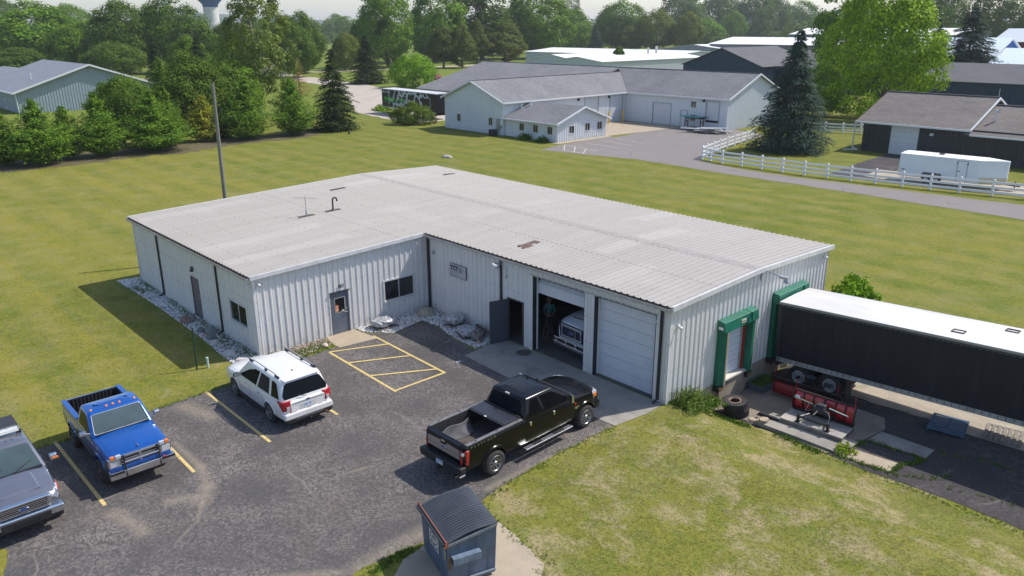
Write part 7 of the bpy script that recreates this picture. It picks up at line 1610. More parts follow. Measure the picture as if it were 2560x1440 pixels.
m = MB(); beam(m, (xl-.7, yr, rz_+.18), (xr+.35, yr, rz_+.18), .3, .08); beam(m, (xr+.45, 83.1, 5.45), (xr+17.9, 83.1, 5.45), .3, .08); m.build('ridge_cap', SH_DK, rf)
m = MB(); m.tube([(xr+1.6, 79.2, 3.7), (xr+1.6, 79.2, 5.0)], .10, 8); m.tube([(xr+1.6, 79.2, 5.0), (xr+1.6, 79.2, 5.2)], .15, 8); m.tube([(xr+1.2, 81.6, 4.6), (xr+1.2, 81.6, 5.3)], .07, 8); m.tube([(xr+.2, yr, 6.1), (xr+.2, yr, 7.0)], .03, 5); m.build('roof_vent', TRIMW, rf)
MD = wmat((xl, y0), (1,0), (0,-1)); panel_door(DG, MD, 3.05, 6.0, 0, 3.1, 5, y=-.05); m = MB(); m.box(7.2,7.55,.02,.3,2.35,2.6,MD); m.build('wall_light', TRIMW, DG)
window(DG, MD, 17.0, 17.9, .9, 2.4); m = MB(); m.box(6.9,8.0,.036,.06,0,2.1,MD); m.build('door', SIDE_DK, DG)
# far buildings
def far_box(name, label, cat, x0, x1, y0, y1, ez, rz_, axis, wm, rm, over=.4, rake_m=None):
    t = thing(name, label, cat, (0,0,0)); m = MB()
    if axis == 'y':    # ridge runs along y, gables face -y/+y
        xm = (x0+x1)/2; ribbed('wall', t, wm, (x0,y0), (x1,y0), 0, ez, (xm-x0, rz_), pitch=.6, dep=.06); ribbed('wall', t, wm, (x1,y0), (x1,y1), 0, ez, pitch=.6, dep=.06); ribbed('wall', t, wm, (x0,y1), (x0,y0), 0, ez, pitch=.6, dep=.06)
        slab(m, [(xm,y0-over,rz_+.12),(xm,y1+over,rz_+.12),(x0-over,y1+over,ez),(x0-over,y0-over,ez)]); slab(m, [(xm,y0-over,rz_+.12),(xm,y1+over,rz_+.12),(x1+over,y1+over,ez),(x1+over,y0-over,ez)])
    else:
        ym = (y0+y1)/2; ribbed('wall', t, wm, (x0,y0), (x1,y0), 0, ez, pitch=.6, dep=.06); ribbed('wall', t, wm, (x1,y0), (x1,y1), 0, ez, (ym-y0, rz_), pitch=.6, dep=.06); ribbed('wall', t, wm, (x0,y1), (x0,y0), 0, ez, (ym-y0, rz_), pitch=.6, dep=.06)
        slab(m, [(x0-over,ym,rz_+.12),(x1+over,ym,rz_+.12),(x1+over,y0-over,ez),(x0-over,y0-over,ez)]); slab(m, [(x0-over,ym,rz_+.12),(x1+over,ym,rz_+.12),(x1+over,y1+over,ez),(x0-over,y1+over,ez)])
    rf = m.build('roof', rm, t)
    if rake_m:
        m = MB()
        if axis == 'x': rake(m, (x1+over+.05,ym,rz_+.15), (x1+over+.05,y0-over,ez+.03), .15, .35); rake(m, (x1+over+.05,ym,rz_+.15), (x1+over+.05,y1+over,ez+.03), .15, .35)
        else: rake(m, (xm,y0-over-.05,rz_+.15), (x0-over,y0-over-.05,ez+.03), .15, .35); rake(m, (xm,y0-over-.05,rz_+.15), (x1+over,y0-over-.05,ez+.03), .15, .35)
        m.build('rake_trim', rake_m, rf)
    return t
fa = far_box('industrial_shed', 'white roofed shed with sunlit ribbed side behind the workshop roof', 'shed', -106, -89.5, 142, 186, 5.0, 5.95, 'y', SIDE_LG, ROOF_W)
m = MB(); m.tube([(-100,178,5.5),(-100,178,8.0)], .35, 8); m.tube([(-101.4,176,5.5),(-101.4,176,7.6)], .3, 8); m.build('roof_vent', TRIMW, fa)
fb_ = far_box('industrial_shed', 'pale shed gable with one small window, left of the sunlit ribbed one', 'shed', -127, -106.3, 152, 175, 4.3, 5.85, 'y', SIDE_LG, ROOF_W)
m = MB(); m.box(-112.5,-110.8,151.8,151.93,2.2,4.0); m.build('window', STEEL, fb_)
fc = far_box('industrial_shed', 'longest white roofed shed of the far row, at its left end', 'shed', -163, -100, 186, 214, 5.1, 6.1, 'x', SIDE_LG, ROOF_W)
far_box('industrial_shed', 'low grey gabled shed with a pale roof in the middle of the far row', 'shed', -139, -104, 228, 262, 5.4, 7.2, 'y', simple('grey_gable', (.34,.36,.38), .6), ROOF_W)
far_box('industrial_shed', 'broad white roofed hall behind the navy gable', 'shed', -118, -55, 232, 262, 7.6, 9.6, 'x', simple('dark_band', (.16,.17,.18), .6), ROOF_W)
far_box('industrial_shed', 'blue grey walled hall with a white roof glimpsed beside the bright maple', 'shed', -125, -60, 300, 330, 10.2, 12.4, 'x', simple('bluegrey_wall', (.13,.18,.24), .6), ROOF_W)
far_box('navy_barn', 'navy gabled barn behind the white workshop', 'barn', -67, -46.6, 145, 168, 5.05, 8.75, 'y', SIDE_NV, SH_DK)
far_box('navy_barn', 'long navy barn wing with a charcoal shingle roof behind the blue spruce', 'barn', -46.3, -18, 152, 172, 4.8, 8.1, 'x', SIDE_NV, SH_DK)
far_box('navy_barn', 'navy barn with a charcoal roof behind the brown roofed garage', 'barn', -12, 30, 140, 160, 4.15, 6.8, 'x', SIDE_NV, SH_DK)
BLW = simple('royal_blue_wall', (.02,.10,.30), .5)
far_box('blue_shed', 'royal blue shed with white roof, the taller of the two on the right', 'shed', -34, -11.2, 175, 194, 7.35, 10.8, 'x', BLW, simple('pale_blue_roof', (.62,.70,.76), .5), rake_m=FASC)
far_box('blue_shed', 'lower white roofed blue shed in front of the taller royal blue one', 'shed', -10.7, 20, 171.5, 190, 5.8, 8.8, 'x', BLW, simple('pale_blue_roof', (.62,.70,.76), .5))
far_box('red_shed', 'white roofed shed with a dark red wall at the right edge far behind', 'shed', -27, 10, 226, 250, 9.4, 12.5, 'x', simple('dark_red_wall', (.18,.03,.035), .6), simple('pale_grey_roof', (.5,.53,.56), .5), rake_m=FASC)
# water tower
wt = thing('water_tower', 'white column water tower with a blue tank bottom above the trees', 'water tower', (-553,238,0)); m = MB()
m.lathe([(7.6,0),(6.0,9),(5.4,20),(5.3,27.5)], 24); m.build('column', simple('tower_white', (.66,.64,.60), .6, c2=(.5,.48,.45), scale=.3), wt, smooth=50); m = MB(); m.lathe([(5.35,27.5),(5.6,29.5),(11,35),(13,40),(13,46),(0,50)], 32); m.build('tank', simple('tower_blue', (.03,.10,.28), .5), wt, smooth=50)
# ---------------------------------------------------------------- fences
FW = simple('white_vinyl', (.80,.80,.80), .4)
def fence(name, label, pts, every, h=1.30, first=0):
    t = thing(name, label, 'fence', (0,0,0)); P = [Vector((*p_, 0)) for p_ in pts]; posts = []
    for a, b in zip(P, P[1:]):
        L_ = (b-a).length; k = max(1, round(L_/every)); posts += [a+(b-a)*i/k for i in range(k)]
    posts.append(P[-1])
    for p_ in posts: m = MB(); m.box(p_.x-.085,p_.x+.085,p_.y-.085,p_.y+.085,0,h+.05); m.hexa([(p_.x-.08,p_.y-.08,h+.05),(p_.x+.08,p_.y-.08,h+.05),(p_.x+.08,p_.y+.08,h+.05),(p_.x-.08,p_.y+.08,h+.05),(p_.x-.02,p_.y-.02,h+.12),(p_.x+.02,p_.y-.02,h+.12),(p_.x+.02,p_.y+.02,h+.12),(p_.x-.02,p_.y+.02,h+.12)]); m.build('post', FW, t)
    for z in (.32, .72, 1.14):
        for a, b in zip(posts, posts[1:]): m = MB(); d = (b-a).normalized()*.086; beam(m, a+d+Vector((0,0,z+.09)), b-d+Vector((0,0,z+.09)), .05, .18); m.build('rail', FW, t)
fence('rail_fence', 'white three rail vinyl fence curving along the road in front of the spruce', [(-2.5,58.3),(-1.2,57.9),(.4,57.6),(9.6,57.25),(16,57.9),(22.6,59.1),(32,61.2)], 2.45)
fence('rail_fence', 'white three rail fence running back beside the workshop yard to the spruce', [(-2.75,58.7),(-3.3,60.3),(-4.4,64.5),(-5.6,69.5),(-6.8,75.5)], 2.3)
fence('rail_fence', 'far white rail fence running behind the blue spruce to the maple', [(-6,88),(0,90.5),(6,92)], 2.3)
# enclosed cargo trailer
ET = thing('cargo_trailer', 'white enclosed cargo trailer with a pointed nose parked behind the white fence', 'trailer', (16.6,61.2,0), 4.5)
m = MB(); TWH = simple('trailer_white', (.66,.72,.76), .35, c2=(.60,.67,.72), scale=.8)
poly = [(0,0),(6.6,0),(8.45,1.05),(8.45,1.35),(6.6,2.4),(0,2.4)]; m.prism(poly, .45, 2.42); bd = m.build('body', TWH, ET, bevel=.02)
m = MB(); m.prism([(x-.0 if x else -.03, y) for x, y in poly], 2.421, 2.47); m.add([(0,.05,2.471),(6.5,.05,2.471),(6.5,1.2,2.53),(0,1.2,2.53),(0,2.35,2.471),(6.5,2.35,2.471),(8.35,1.2,2.50)], [(0,1,2,3),(3,2,5,4),(1,6,2),(2,6,5)]); m.build('roof', simple('trailer_roof_white', (.82,.82,.80), .4), ET)
m = MB(); m.prism_x([(1.0,2.53),(1.45,2.53),(1.4,2.62),(1.05,2.62)], 2.9, 3.3); m.build('roof_vent', DARKM, bd)
m = MB(); 
for a in ((4.75,4.78,.45,2.3),(5.55,5.58,.45,2.3),(4.78,5.55,2.27,2.3)): m.box(a[0],a[1],-.012,-.002,a[2],a[3])
m.box(4.70,4.80,-.03,-.012,2.05,2.15); m.box(5.5,5.62,-.03,-.012,2.0,2.1); m.box(4.78,5.05,-.035,-.012,1.38,1.43); dr_ = m.build('door_frame', DARKM, bd)
m = MB(); m.box(4.79,5.54,-.008,-.003,.47,2.26); m.build('door', TWH, bd)
m = MB(); m.prism_y([(1.95,.45),(2.0,.85),(2.15,1.0),(3.5,1.0),(3.65,.85),(3.7,.45)], -.03, -.004); m.build('fender', simple('fender_dark', (.08,.085,.09), .5), bd)
for x in (2.4, 3.25):
    P = part('wheel', ET, (x,.02,.34)); m = MB(); m.lathe([(.2,-.1),(.33,-.11),(.35,-.05),(.35,.1),(.2,.1)], 20, 'y'); m.build('tyre', TYRE, P, smooth=35); m = MB(); m.lathe([(.2,-.10),(.18,-.115),(.05,-.07),(0,-.09)], 20, 'y'); m.build('rim', TRIMW, P, smooth=35)
m = MB(); m.tube([(8.2,1.2,.5),(9.5,1.2,.45)], .06, 6); m.tube([(9.1,1.2,.1),(9.1,1.2,.85)], .04, 6); m.box(8.5,9.2,.95,1.45,.48,.60); m.build('tongue', DARKM, ET)
m = MB(); m.prism([(6.61,-.004),(8.46,1.04),(8.462,1.02),(6.62,-.02)], .46, 1.02); m.build('stone_guard', simple('aluminium_guard', (.45,.43,.38), .25, .8), bd)
m = MB(); m.box(.25,.55,-.006,-.001,1.02,1.10); m.build('badge_outline', DARKM, bd)
# cow pattern semi trailer
SM = thing('semi_trailer', 'black semi trailer with white cow pattern and green lettering on the gravel drive', 'trailer', (-66.3,60.6,0), -2)
t_ = NT('cow_pattern'); w_ = t_.warp(1.5, .9); vv = t_.voro(.52, 'DISTANCE_TO_EDGE', co=w_); X_ = t_.xyz()
cow = t_.math('MULTIPLY', t_.ramp(vv, .10, .075), t_.math('MULTIPLY', t_.ramp(X_[0], 1.8, 2.2), t_.ramp(X_[0], 14.0, 13.2))); t_.base(t_.mix(cow, (.007,.008,.012), (.50,.53,.58))); COWM = t_.set(.4)
m = MB(); m.box(0,15.2,0,2.5,1.12,3.80); bx = m.build('body', COWM, SM); m = MB(); m.box(-.03,15.2,-.03,2.53,3.80,3.93); m.build('roof', TRIMW, SM); m = MB(); m.box(0,15.2,-.02,.0,1.0,1.14); m.box(0,15.2,2.5,2.52,1.0,1.14); m.box(0,.05,0,2.5,1.0,1.12); m.build('side_rail', STEEL, SM)
GRN = simple('sign_green', (.10,.60,.06), .5); GRD = simple('banner_green', (.02,.25,.07), .5); WHT = simple('sign_white', (.62,.62,.62), .5)
m = MB(); m.box(.8,4.9,-.008,-.002,1.85,2.02); bn = m.build('banner', GRD, SM)
text('Nobis Agri', .78, 'lettering', GRN, SM, basis((.75,-.012,2.18),(1,0,0),(0,0,1)), .004, bold=.02, sx=.92); text('Science', .78, 'lettering', GRN, SM, basis((5.1,-.012,2.18),(1,0,0),(0,0,1)), .004, bold=.02, sx=.92); text('800-461-COWS', .44, 'lettering', WHT, SM, basis((.25,-.012,3.28),(1,0,0),(0,0,1)), .004, bold=.01, sx=.78)
for x in (12.4, 13.7):
    P = part('wheel', SM, (x,.15,.5)); m = MB(); m.lathe([(.28,-.13),(.47,-.13),(.5,-.06),(.5,.13),(.28,.13)], 20, 'y'); m.build('tyre', TYRE, P, smooth=35); m = MB(); m.lathe([(.28,-.13),(.2,-.08),(.06,-.12),(0,-.13)], 20, 'y'); m.build('rim', TRIMW, P, smooth=35)
m = MB(); m.box(11.6,14.6,.4,2.1,.6,1.0); m.box(3,3.15,.4,.55,.05,1.0); m.build('underframe', BLACK, SM)
# red pickup far away, stump
rp = thing('parked_car', 'small dark red pickup parked far off behind the round bush', 'pickup truck', (-121,114,0), -20); RDP = simple('dark_red_paint', (.22,.02,.03), .3, coat=1)
m = MB(); m.hexa([(-2.7,-.95,.5),(2.6,-.95,.5),(2.6,.95,.5),(-2.7,.95,.5),(-2.7,-.93,1.2),(2.5,-.88,1.05),(2.5,.88,1.05),(-2.7,.93,1.2)]); m.hexa([(-.9,-.9,1.15),(1.1,-.9,1.12),(1.1,.9,1.12),(-.9,.9,1.15),(-.6,-.72,1.85),(.4,-.72,1.85),(.4,.72,1.85),(-.6,.72,1.85)]); m.build('body', RDP, rp, bevel=.06)
m = MB(); m.hexa([(-.75,-.92,1.2),(1.0,-.92,1.2),(1.0,.92,1.2),(-.75,.92,1.2),(-.55,-.76,1.75),(.45,-.76,1.75),(.45,.76,1.75),(-.55,.76,1.75)]); m.build('window', VGLASS, rp)
for x in (-1.7, 1.7):
    for y in (-.88, .88): P = part('wheel', rp, (x,y,.38)); m = MB(); m.lathe([(0,-.12),(.38,-.12),(.38,.12),(0,.12)], 16, 'y'); m.build('tyre', TYRE, P)
o = thing('tree_stump', 'short cut stump in the lawn right of the tall dark spruce', 'stump', (-46.6,42.1,0)); m = MB(); m.lathe([(.22,0),(.16,.15),(.15,.45),(0,.47)], 10); m.build('stump', simple('stump_wood', (.10,.08,.06), .9), o)
# chain link far fence
m = MB(); 
fn = thing('chain_fence', 'low distant chain link fence between the trees beyond the round bush', 'fence', (0,0,0))
for i in range(24): x = -235+i*2.6; y = 215+i*.9; m.tube([(x,y,0),(x,y,2.0)], .06, 5)
m.build('post', STEEL, fn); m = MB()
for z in (.6,1.2,1.95): m.tube([(-235,215,z),(-175,235.7,z)], .03, 4)
m.build('wires', STEEL, fn)
# ---------------------------------------------------------------- trees
def leaf_mat(name, dark, midc, lite, spot=None, sc=.35, hue=None):
    hk = .66 if name in ('needle_blue', 'needle_spruce') else 1.12
    dark, midc, lite = [(v[0]*1.3*hk, v[1]*1.22*hk, (v[2]*.55 if v[2] < v[0] else v[2])*hk) for v in (dark, midc, lite)]
    t = NT(name); g = t.n('ShaderNodeNewGeometry'); r = g.outputs['Random Per Island']; oi = t.n('ShaderNodeObjectInfo')
    n = t.noise(sc, 4, .65); a = t.math('ADD', t.math('MULTIPLY', r, .5), t.math('MULTIPLY', n, .75))
    c = t.mix(t.ramp(a, .32, .62), dark, midc); c = t.mix(t.ramp(a, .62, .95), c, lite)
    c = t.mix(t.math('MULTIPLY', oi.outputs['Random'], .35), c, t.mix(.6, c, hue or (.10,.11,.02)))
    if spot: c = t.mix(t.ramp(t.noise(.9, 3), .58, .70, 0, .7), c, spot)
    t.base(c); t.b.inputs['Roughness'].default_value = .7; t.b.inputs['Specular IOR Level'].default_value = .12
    tr = t.n('ShaderNodeBsdfTranslucent'); tc = t.mix(.5, c, t.mix(.5, c, (.25,.35,.03))); t.l(tc, tr.inputs[0])
    ms = t.n('ShaderNodeMixShader'); ms.inputs[0].default_value = .24; t.l(t.b.outputs[0], ms.inputs[1]); t.l(tr.outputs[0], ms.inputs[2]); t.l(ms.outputs[0], t.out.inputs[0]); return t.m
BARK = simple('bark', (.10,.08,.065), .95, c2=(.17,.145,.12), scale=3, stretch=(4,4,.8)); BARK_L = simple('pale_bark', (.30,.27,.22), .9, c2=(.18,.16,.13), scale=3, stretch=(4,4,.8))
LM = dict(green=leaf_mat('leaf_green', (0.042,0.093,0.015), (0.0825,0.173,0.021), (0.15,0.27,0.033)), dark=leaf_mat('leaf_dark', (0.027,0.063,0.015), (0.051,0.108,0.0195), (0.093,0.165,0.027)),
    bright=leaf_mat('leaf_bright', (0.06,0.132,0.012), (0.108,0.228,0.0168), (0.18,0.336,0.03)), lime=leaf_mat('leaf_lime', (.065,.145,.008), (.15,.28,.010), (.29,.42,.02), sc=.5),
    pine=leaf_mat('needle_pine', (0.0306,0.0816,0.0204), (0.0714,0.153,0.0238), (0.145,0.255,0.0374), sc=.9), ypine=leaf_mat('needle_yellow', (0.098,0.119,0.021), (0.182,0.203,0.0308), (0.308,0.308,0.056), sc=.9), spruce=leaf_mat('needle_spruce', (0.014,0.0364,0.0196), (0.028,0.063,0.0308), (0.056,0.105,0.0448), sc=1.2),
    blue=leaf_mat('needle_blue', (0.029,0.0653,0.0551), (0.058,0.116,0.0957), (0.123,0.203,0.167), sc=1.2, hue=(.05,.09,.08)), cedar=leaf_mat('cedar_olive', (0.0375,0.06,0.018), (0.072,0.099,0.027), (0.112,0.135,0.042)), olive=leaf_mat('leaf_olive', (0.0585,0.0845,0.0234), (0.0975,0.13,0.0364), (0.156,0.189,0.0585)),
    rust=leaf_mat('needle_rust', (0.156,0.096,0.06), (0.24,0.156,0.108), (0.12,0.132,0.036)), red=leaf_mat('leaf_red', (0.06,0.0216,0.024), (0.096,0.036,0.036), (0.12,0.06,0.048)), cotton=leaf_mat('leaf_cottonwood', (0.054,0.09,0.0336), (0.102,0.15,0.054), (0.192,0.24,0.108)), yew=leaf_mat('needle_yew', (0.0225,0.0525,0.012), (0.06,0.112,0.015), (0.15,0.195,0.03), sc=1.0))
def unit(v): return v/np.maximum(1e-9, np.linalg.norm(v, axis=1, keepdims=True))
def leaf_quads(C, N, S, rng, asp=1.5, axis=None):
    """C centres, N normals, S sizes -> irregular four-cornered leaves"""
    n = len(C); N = unit(N); r = rng.normal(size=(n, 3)) if axis is None else axis
    U = unit(r-N*np.sum(r*N, 1, keepdims=True)); Vv = np.cross(N, U)
    l = S[:,None]*asp*.5; w = S[:,None]*.5
    V = np.stack([C-U*l, C-Vv*w*rng.uniform(.6,1.1,(n,1))+U*l*.1, C+U*l, C+Vv*w*rng.uniform(.6,1.1,(n,1))], 1).reshape(-1, 3)
    return V, np.arange(4*n).reshape(-1, 4)
def crown_round(H, R, seed, nc=70, per=130, leaf=.42, base=.22, lobes=5, cr=.27, sparse=0., shape=1.0):
    rng = np.random.default_rng(seed); zc = H*(1+base)/2; hz = H*(1-base)/2
    lob = unit(rng.normal(size=(lobes, 3))+np.array([0,0,.35])); amp = rng.uniform(.12, .32, lobes)
    C = []; 
    for i in range(nc):
        d = unit(rng.normal(size=(1, 3)))[0]; d[2] = d[2]*.95+.12; d /= np.linalg.norm(d)
        s = .74+sum(a*max(0, float(d @ l))**3 for a, l in zip(amp, lob))+rng.normal(0, .05)
        if rng.random() < .14: s *= .65
        zz = d[2]*s*hz*.92; rad = R*s*(1-.28*max(0, zz/hz)**shape); C.append((d[0]*rad, d[1]*rad, zc+zz))
    C = np.array(C); cen = np.array([0,0,zc]); V = []; 
    crr = R*cr*rng.uniform(.75, 1.3, nc)
    k = rng.permutation(np.repeat(np.arange(nc), per)); n = len(k)
    d = unit(rng.normal(size=(n, 3))); out = unit((C-cen)/np.array([R,R,hz]))[k]; flip = np.sum(d*out, 1) < -.15; d[flip] *= -1
    rr = crr[k]*rng.uniform(.6, 1.1, n); Pn = C[k]+d*rr[:,None]*np.array([1,1,.9])
    keep = rng.random(n) > sparse; Pn = Pn[keep]; d = d[keep]; out = out[keep]
    Nn = d*.9+out*.35+rng.normal(0, .38, Pn.shape)+np.array([0,0,.25])
    return leaf_quads(Pn, Nn, leaf*rng.uniform(.6, 1.3, len(Pn)), rng)+(C,)
def limbs(H, R, C, seed, base=.22, tr=None, mat=BARK, parent=None, top=.8):
    rng = np.random.default_rng(seed); m = MB(); tr = tr or H*.022; n = 6
    pts = [(0,0,-.1)]+[(rng.normal(0,.015)*H*i/n, rng.normal(0,.015)*H*i/n, H*top*i/n) for i in range(1, n+1)]
    m.tube(pts, [tr*1.35]+[tr*(1-.75*i/n) for i in range(1, n+1)], 8)
    idx = rng.choice(len(C), min(14, len(C)), replace=False)
    for i in idx:
        c = Vector(C[i]); z0 = max(H*.16, min(H*top*.85, c.z-abs(c.x)*.6-abs(c.y)*.6)); s = Vector((0,0,z0)); mid = s.lerp(c, .5)+Vector((0,0,-.04*H)); m.tube([s, mid, c], [tr*.42, tr*.28, tr*.10], 5)
    return m.build('trunk', mat, parent, smooth=60)
def crown_conifer(H, R, seed, levels=26, per=11, leaf=.34, droop=.18, base=.05, power=.85, dens=16, up=0., jit=.12, ragged=.2):
    rng = np.random.default_rng(seed); Cc, Ax, Nn = [], [], []; br = []
    for li in range(levels):
        t = (li+rng.uniform(-.3,.3))/levels; t = min(.985, max(0, t)); z = H*(base+(1-base)*t); r = R*(1-t)**power*(1-.35*max(0, .12-t)/.12)+.10
        nb = max(4, int(per*(.45+.75*(1-t))))
        for k in range(nb):
            a = rng.uniform(0, 6.283); rl = r*(1+rng.normal(0, ragged)*.6); dz = -droop*rl+up*rl; br.append((z, a, rl, dz))
            m_ = max(5, int(dens*(.35+rl/R))); s = rng.uniform(.18, 1.0, m_)**.8
            P = np.stack([np.cos(a)*rl*s, np.sin(a)*rl*s, z+dz*s**1.3], 1); wd = rl*.20*(1.15-s*.6)
            lat = rng.normal(0, 1, m_)*wd; P[:,0] += -np.sin(a)*lat; P[:,1] += np.cos(a)*lat; P[:,2] += rng.normal(0, jit*.5, m_)-abs(lat)*droop*.8
            ax = np.stack([np.cos(a)+rng.normal(0,.35,m_)-np.sin(a)*lat/np.maximum(wd,.01)*.5, np.sin(a)+rng.normal(0,.35,m_)+np.cos(a)*lat/np.maximum(wd,.01)*.5, np.full(m_, dz/max(rl,.1))+rng.normal(0,.2,m_)+up*.6], 1)
            Cc.append(P); Ax.append(ax); Nn.append(np.stack([np.cos(a)*.45+rng.normal(0,.4,m_), np.sin(a)*.45+rng.normal(0,.4,m_), np.full(m_, .9)], 1))
    tip = np.array([[0,0,H*.985],[0,0,H*.96],[.05,0,H*.94]]); Cc.append(tip); Ax.append(np.array([[0,0,1.]]*3)); Nn.append(np.array([[1,0,.2],[0,1,.2],[1,1,0.]]))
    C = np.concatenate(Cc); A = np.concatenate(Ax); N = np.concatenate(Nn)
    V, F = leaf_quads(C, N, leaf*rng.uniform(.6, 1.3, len(C)), rng, 2.3, A); return V, F, br
def conifer_trunk(H, R, br, parent, seed, mat=BARK):
    m = MB(); m.tube([(0,0,-.1),(0,0,H*.5),(0,0,H*.97)], [H*.017+.04, H*.011, .02], 8); rng = random.Random(seed)
    for z, a, rl, dz in rng.sample(br, min(60, len(br))): m.tube([(0,0,z),(math.cos(a)*rl*.8, math.sin(a)*rl*.8, z+dz*.75)], [.035, .012], 4)
    return m.build('trunk', mat, parent, smooth=60)
PROTO = {}
def proto(key):
    """first of a kind is built at real size; returns (root, H, R)"""
    if key in PROTO: return PROTO[key]
    kind, var = key; t = thing('tree', '', 'tree'); 
    def rnd(H, R, **k):
        V, F, C = crown_round(H, R, 31+var*17+hash(kind) % 1, **k); return V, F, C
    if kind in ('green', 'dark', 'bright', 'olive', 'farr', 'red'):
        H, R = 16., 8.; V, F, C = crown_round(H, R, 31+var*17, nc=125+8*var, per=115, leaf=.42, base=.02, lobes=5+var, cr=.27); fast_mesh('crown', V, F, LM[{'farr':'green'}.get(kind, kind)], t); limbs(H, R, C, 5+var, parent=t)
    elif kind == 'tall':
        H, R = 20., 6.5; V, F, C = crown_round(H, R, 61+var*17, nc=130, per=110, leaf=.42, base=.02, lobes=7, cr=.30, shape=.6); fast_mesh('crown', V, F, LM['green' if var < 2 else 'dark'], t); limbs(H, R, C, 8+var, parent=t)
    elif kind == 'lime':
        H, R = 18., 8.8; V, F, C = crown_round(H, R, 77, nc=215, per=125, leaf=.33, base=.0, lobes=8, cr=.18, shape=1.3); fast_mesh('crown', V, F, LM['lime'], t); limbs(H, R, C, 9, parent=t)
    elif kind == 'cotton':
        H, R = 20., 5.8; V, F, C = crown_round(H, R, 91, nc=170, per=85, leaf=.28, base=.02, lobes=8, cr=.19, shape=.5); fast_mesh('crown', V, F, LM['cotton'], t); limbs(H, R, C, 9, mat=BARK_L, parent=t, top=.92)
    elif kind == 'cedar':
        H, R = 15., 5.; V, F, C = crown_round(H, R, 101+var, nc=120, per=105, leaf=.36, base=.05, lobes=4, cr=.27, shape=.5); V[:,0:2] *= (1.18-.75*np.clip(V[:,2:3]/H-.35, 0, 1)); fast_mesh('crown', V, F, LM['cedar'], t); limbs(H, R, C, 9, parent=t)
    elif kind == 'cone':
        H, R = 14., 4.5; V, F, C = crown_round(H, R, 121, nc=80, per=110, leaf=.34, base=.05, lobes=3, cr=.26, shape=.3); V[:,0:2] *= (1.25-1.1*np.clip(V[:,2:3]/H-.3, 0, 1)); fast_mesh('crown', V, F, LM['bright'], t); limbs(H, R, C, 9, parent=t)
    elif kind == 'pine':
        H, R = 7., 3.2; V, F, br = crown_conifer(H, R, 141+var*3, levels=26, per=17, leaf=.12, droop=-.05, up=.34, base=.02, power=.92, dens=50, jit=.22, ragged=.55); fast_mesh('crown', V, F, LM['pine'], t); conifer_trunk(H, R, br, t, var)
    elif kind == 'ypine':
        H, R = 5.6, 2.2; V, F, br = crown_conifer(H, R, 171, levels=20, per=11, leaf=.15, droop=-.05, up=.2, base=.05, power=.6, dens=20, jit=.3, ragged=.4); fast_mesh('crown', V, F, LM['ypine'], t); conifer_trunk(H, R, br, t, 3)
    elif kind == 'rust':
        H, R = 7.5, 2.; V, F, br = crown_conifer(H, R, 175, levels=20, per=8, leaf=.15, droop=.1, base=.05, power=.7, dens=11, ragged=.5); fast_mesh('crown', V, F, LM['rust'], t); conifer_trunk(H, R, br, t, 3)
    elif kind == 'spruce':
        H, R = 11., 3.6; V, F, br = crown_conifer(H, R, 181+var, levels=38, per=15, leaf=.15, droop=.30, base=.02, power=.78, dens=40, ragged=.25); fast_mesh('crown', V, F, LM['spruce'], t); conifer_trunk(H, R, br, t, 4)
    elif kind == 'blue':
        H, R = 13.4, 4.9; V, F, br = crown_conifer(H, R, 191+var, levels=46, per=18, leaf=.15, droop=.26, base=.03, power=.80, dens=58, ragged=.26, jit=.12); fast_mesh('crown', V, F, LM['blue'], t); conifer_trunk(H, R, br, t, 5)
    elif kind == 'bush':
        H, R = 7.2, 5.4; V, F, C = crown_round(H, R, 201, nc=85, per=120, leaf=.26, base=-.05, lobes=5, cr=.24); fast_mesh('crown', V, F, LM['bright'], t); limbs(H, R, C, 9, parent=t)
    elif kind == 'yew':
        H, R = 3.4, 3.2; V, F, C = crown_round(H, R, 211, nc=90, per=120, leaf=.15, base=-.15, lobes=6, cr=.20); V[:,2] = np.maximum(V[:,2], .05); fast_mesh('crown', V, F, LM['yew'], t); limbs(H, R, C, 9, parent=t)
    elif kind == 'thuja':
        H, R = 5.8, 1.7; V, F, C = crown_round(H, R, 221, nc=60, per=100, leaf=.20, base=-.05, lobes=1, cr=.3); fast_mesh('crown', V, F, LM['dark'], t); limbs(H, R, C, 9, parent=t)
    PROTO[key] = [t, H, R, 0]; return PROTO[key]
def tree(kind, var, x, y, h, r, label, name, rot=0, group=None):
    P = proto((kind, var)); root, H, R, used = P; s = (r/R, r/R, h/H)
    if not used: P[3] = 1; o = root; o.location = (x, y, 0); o.scale = s; o.rotation_euler = (0,0,math.radians(rot)); o['label'] = label
    else: o = dup(root, (x, y, 0), rot, label, s)
    o.name = name; o['category'] = {'shrub':'shrub'}.get(name, 'tree')
    if group: o['group'] = group
    elif 'group' in o: del o['group']
    return o
GP = 'young pines in a row along the west lawn'; GT = 'broadleaf trees of the far tree line'; GC = 'olive cedars beyond the workshop'; GS = 'spruces'; GM = 'broadleaf trees behind the row of pines'
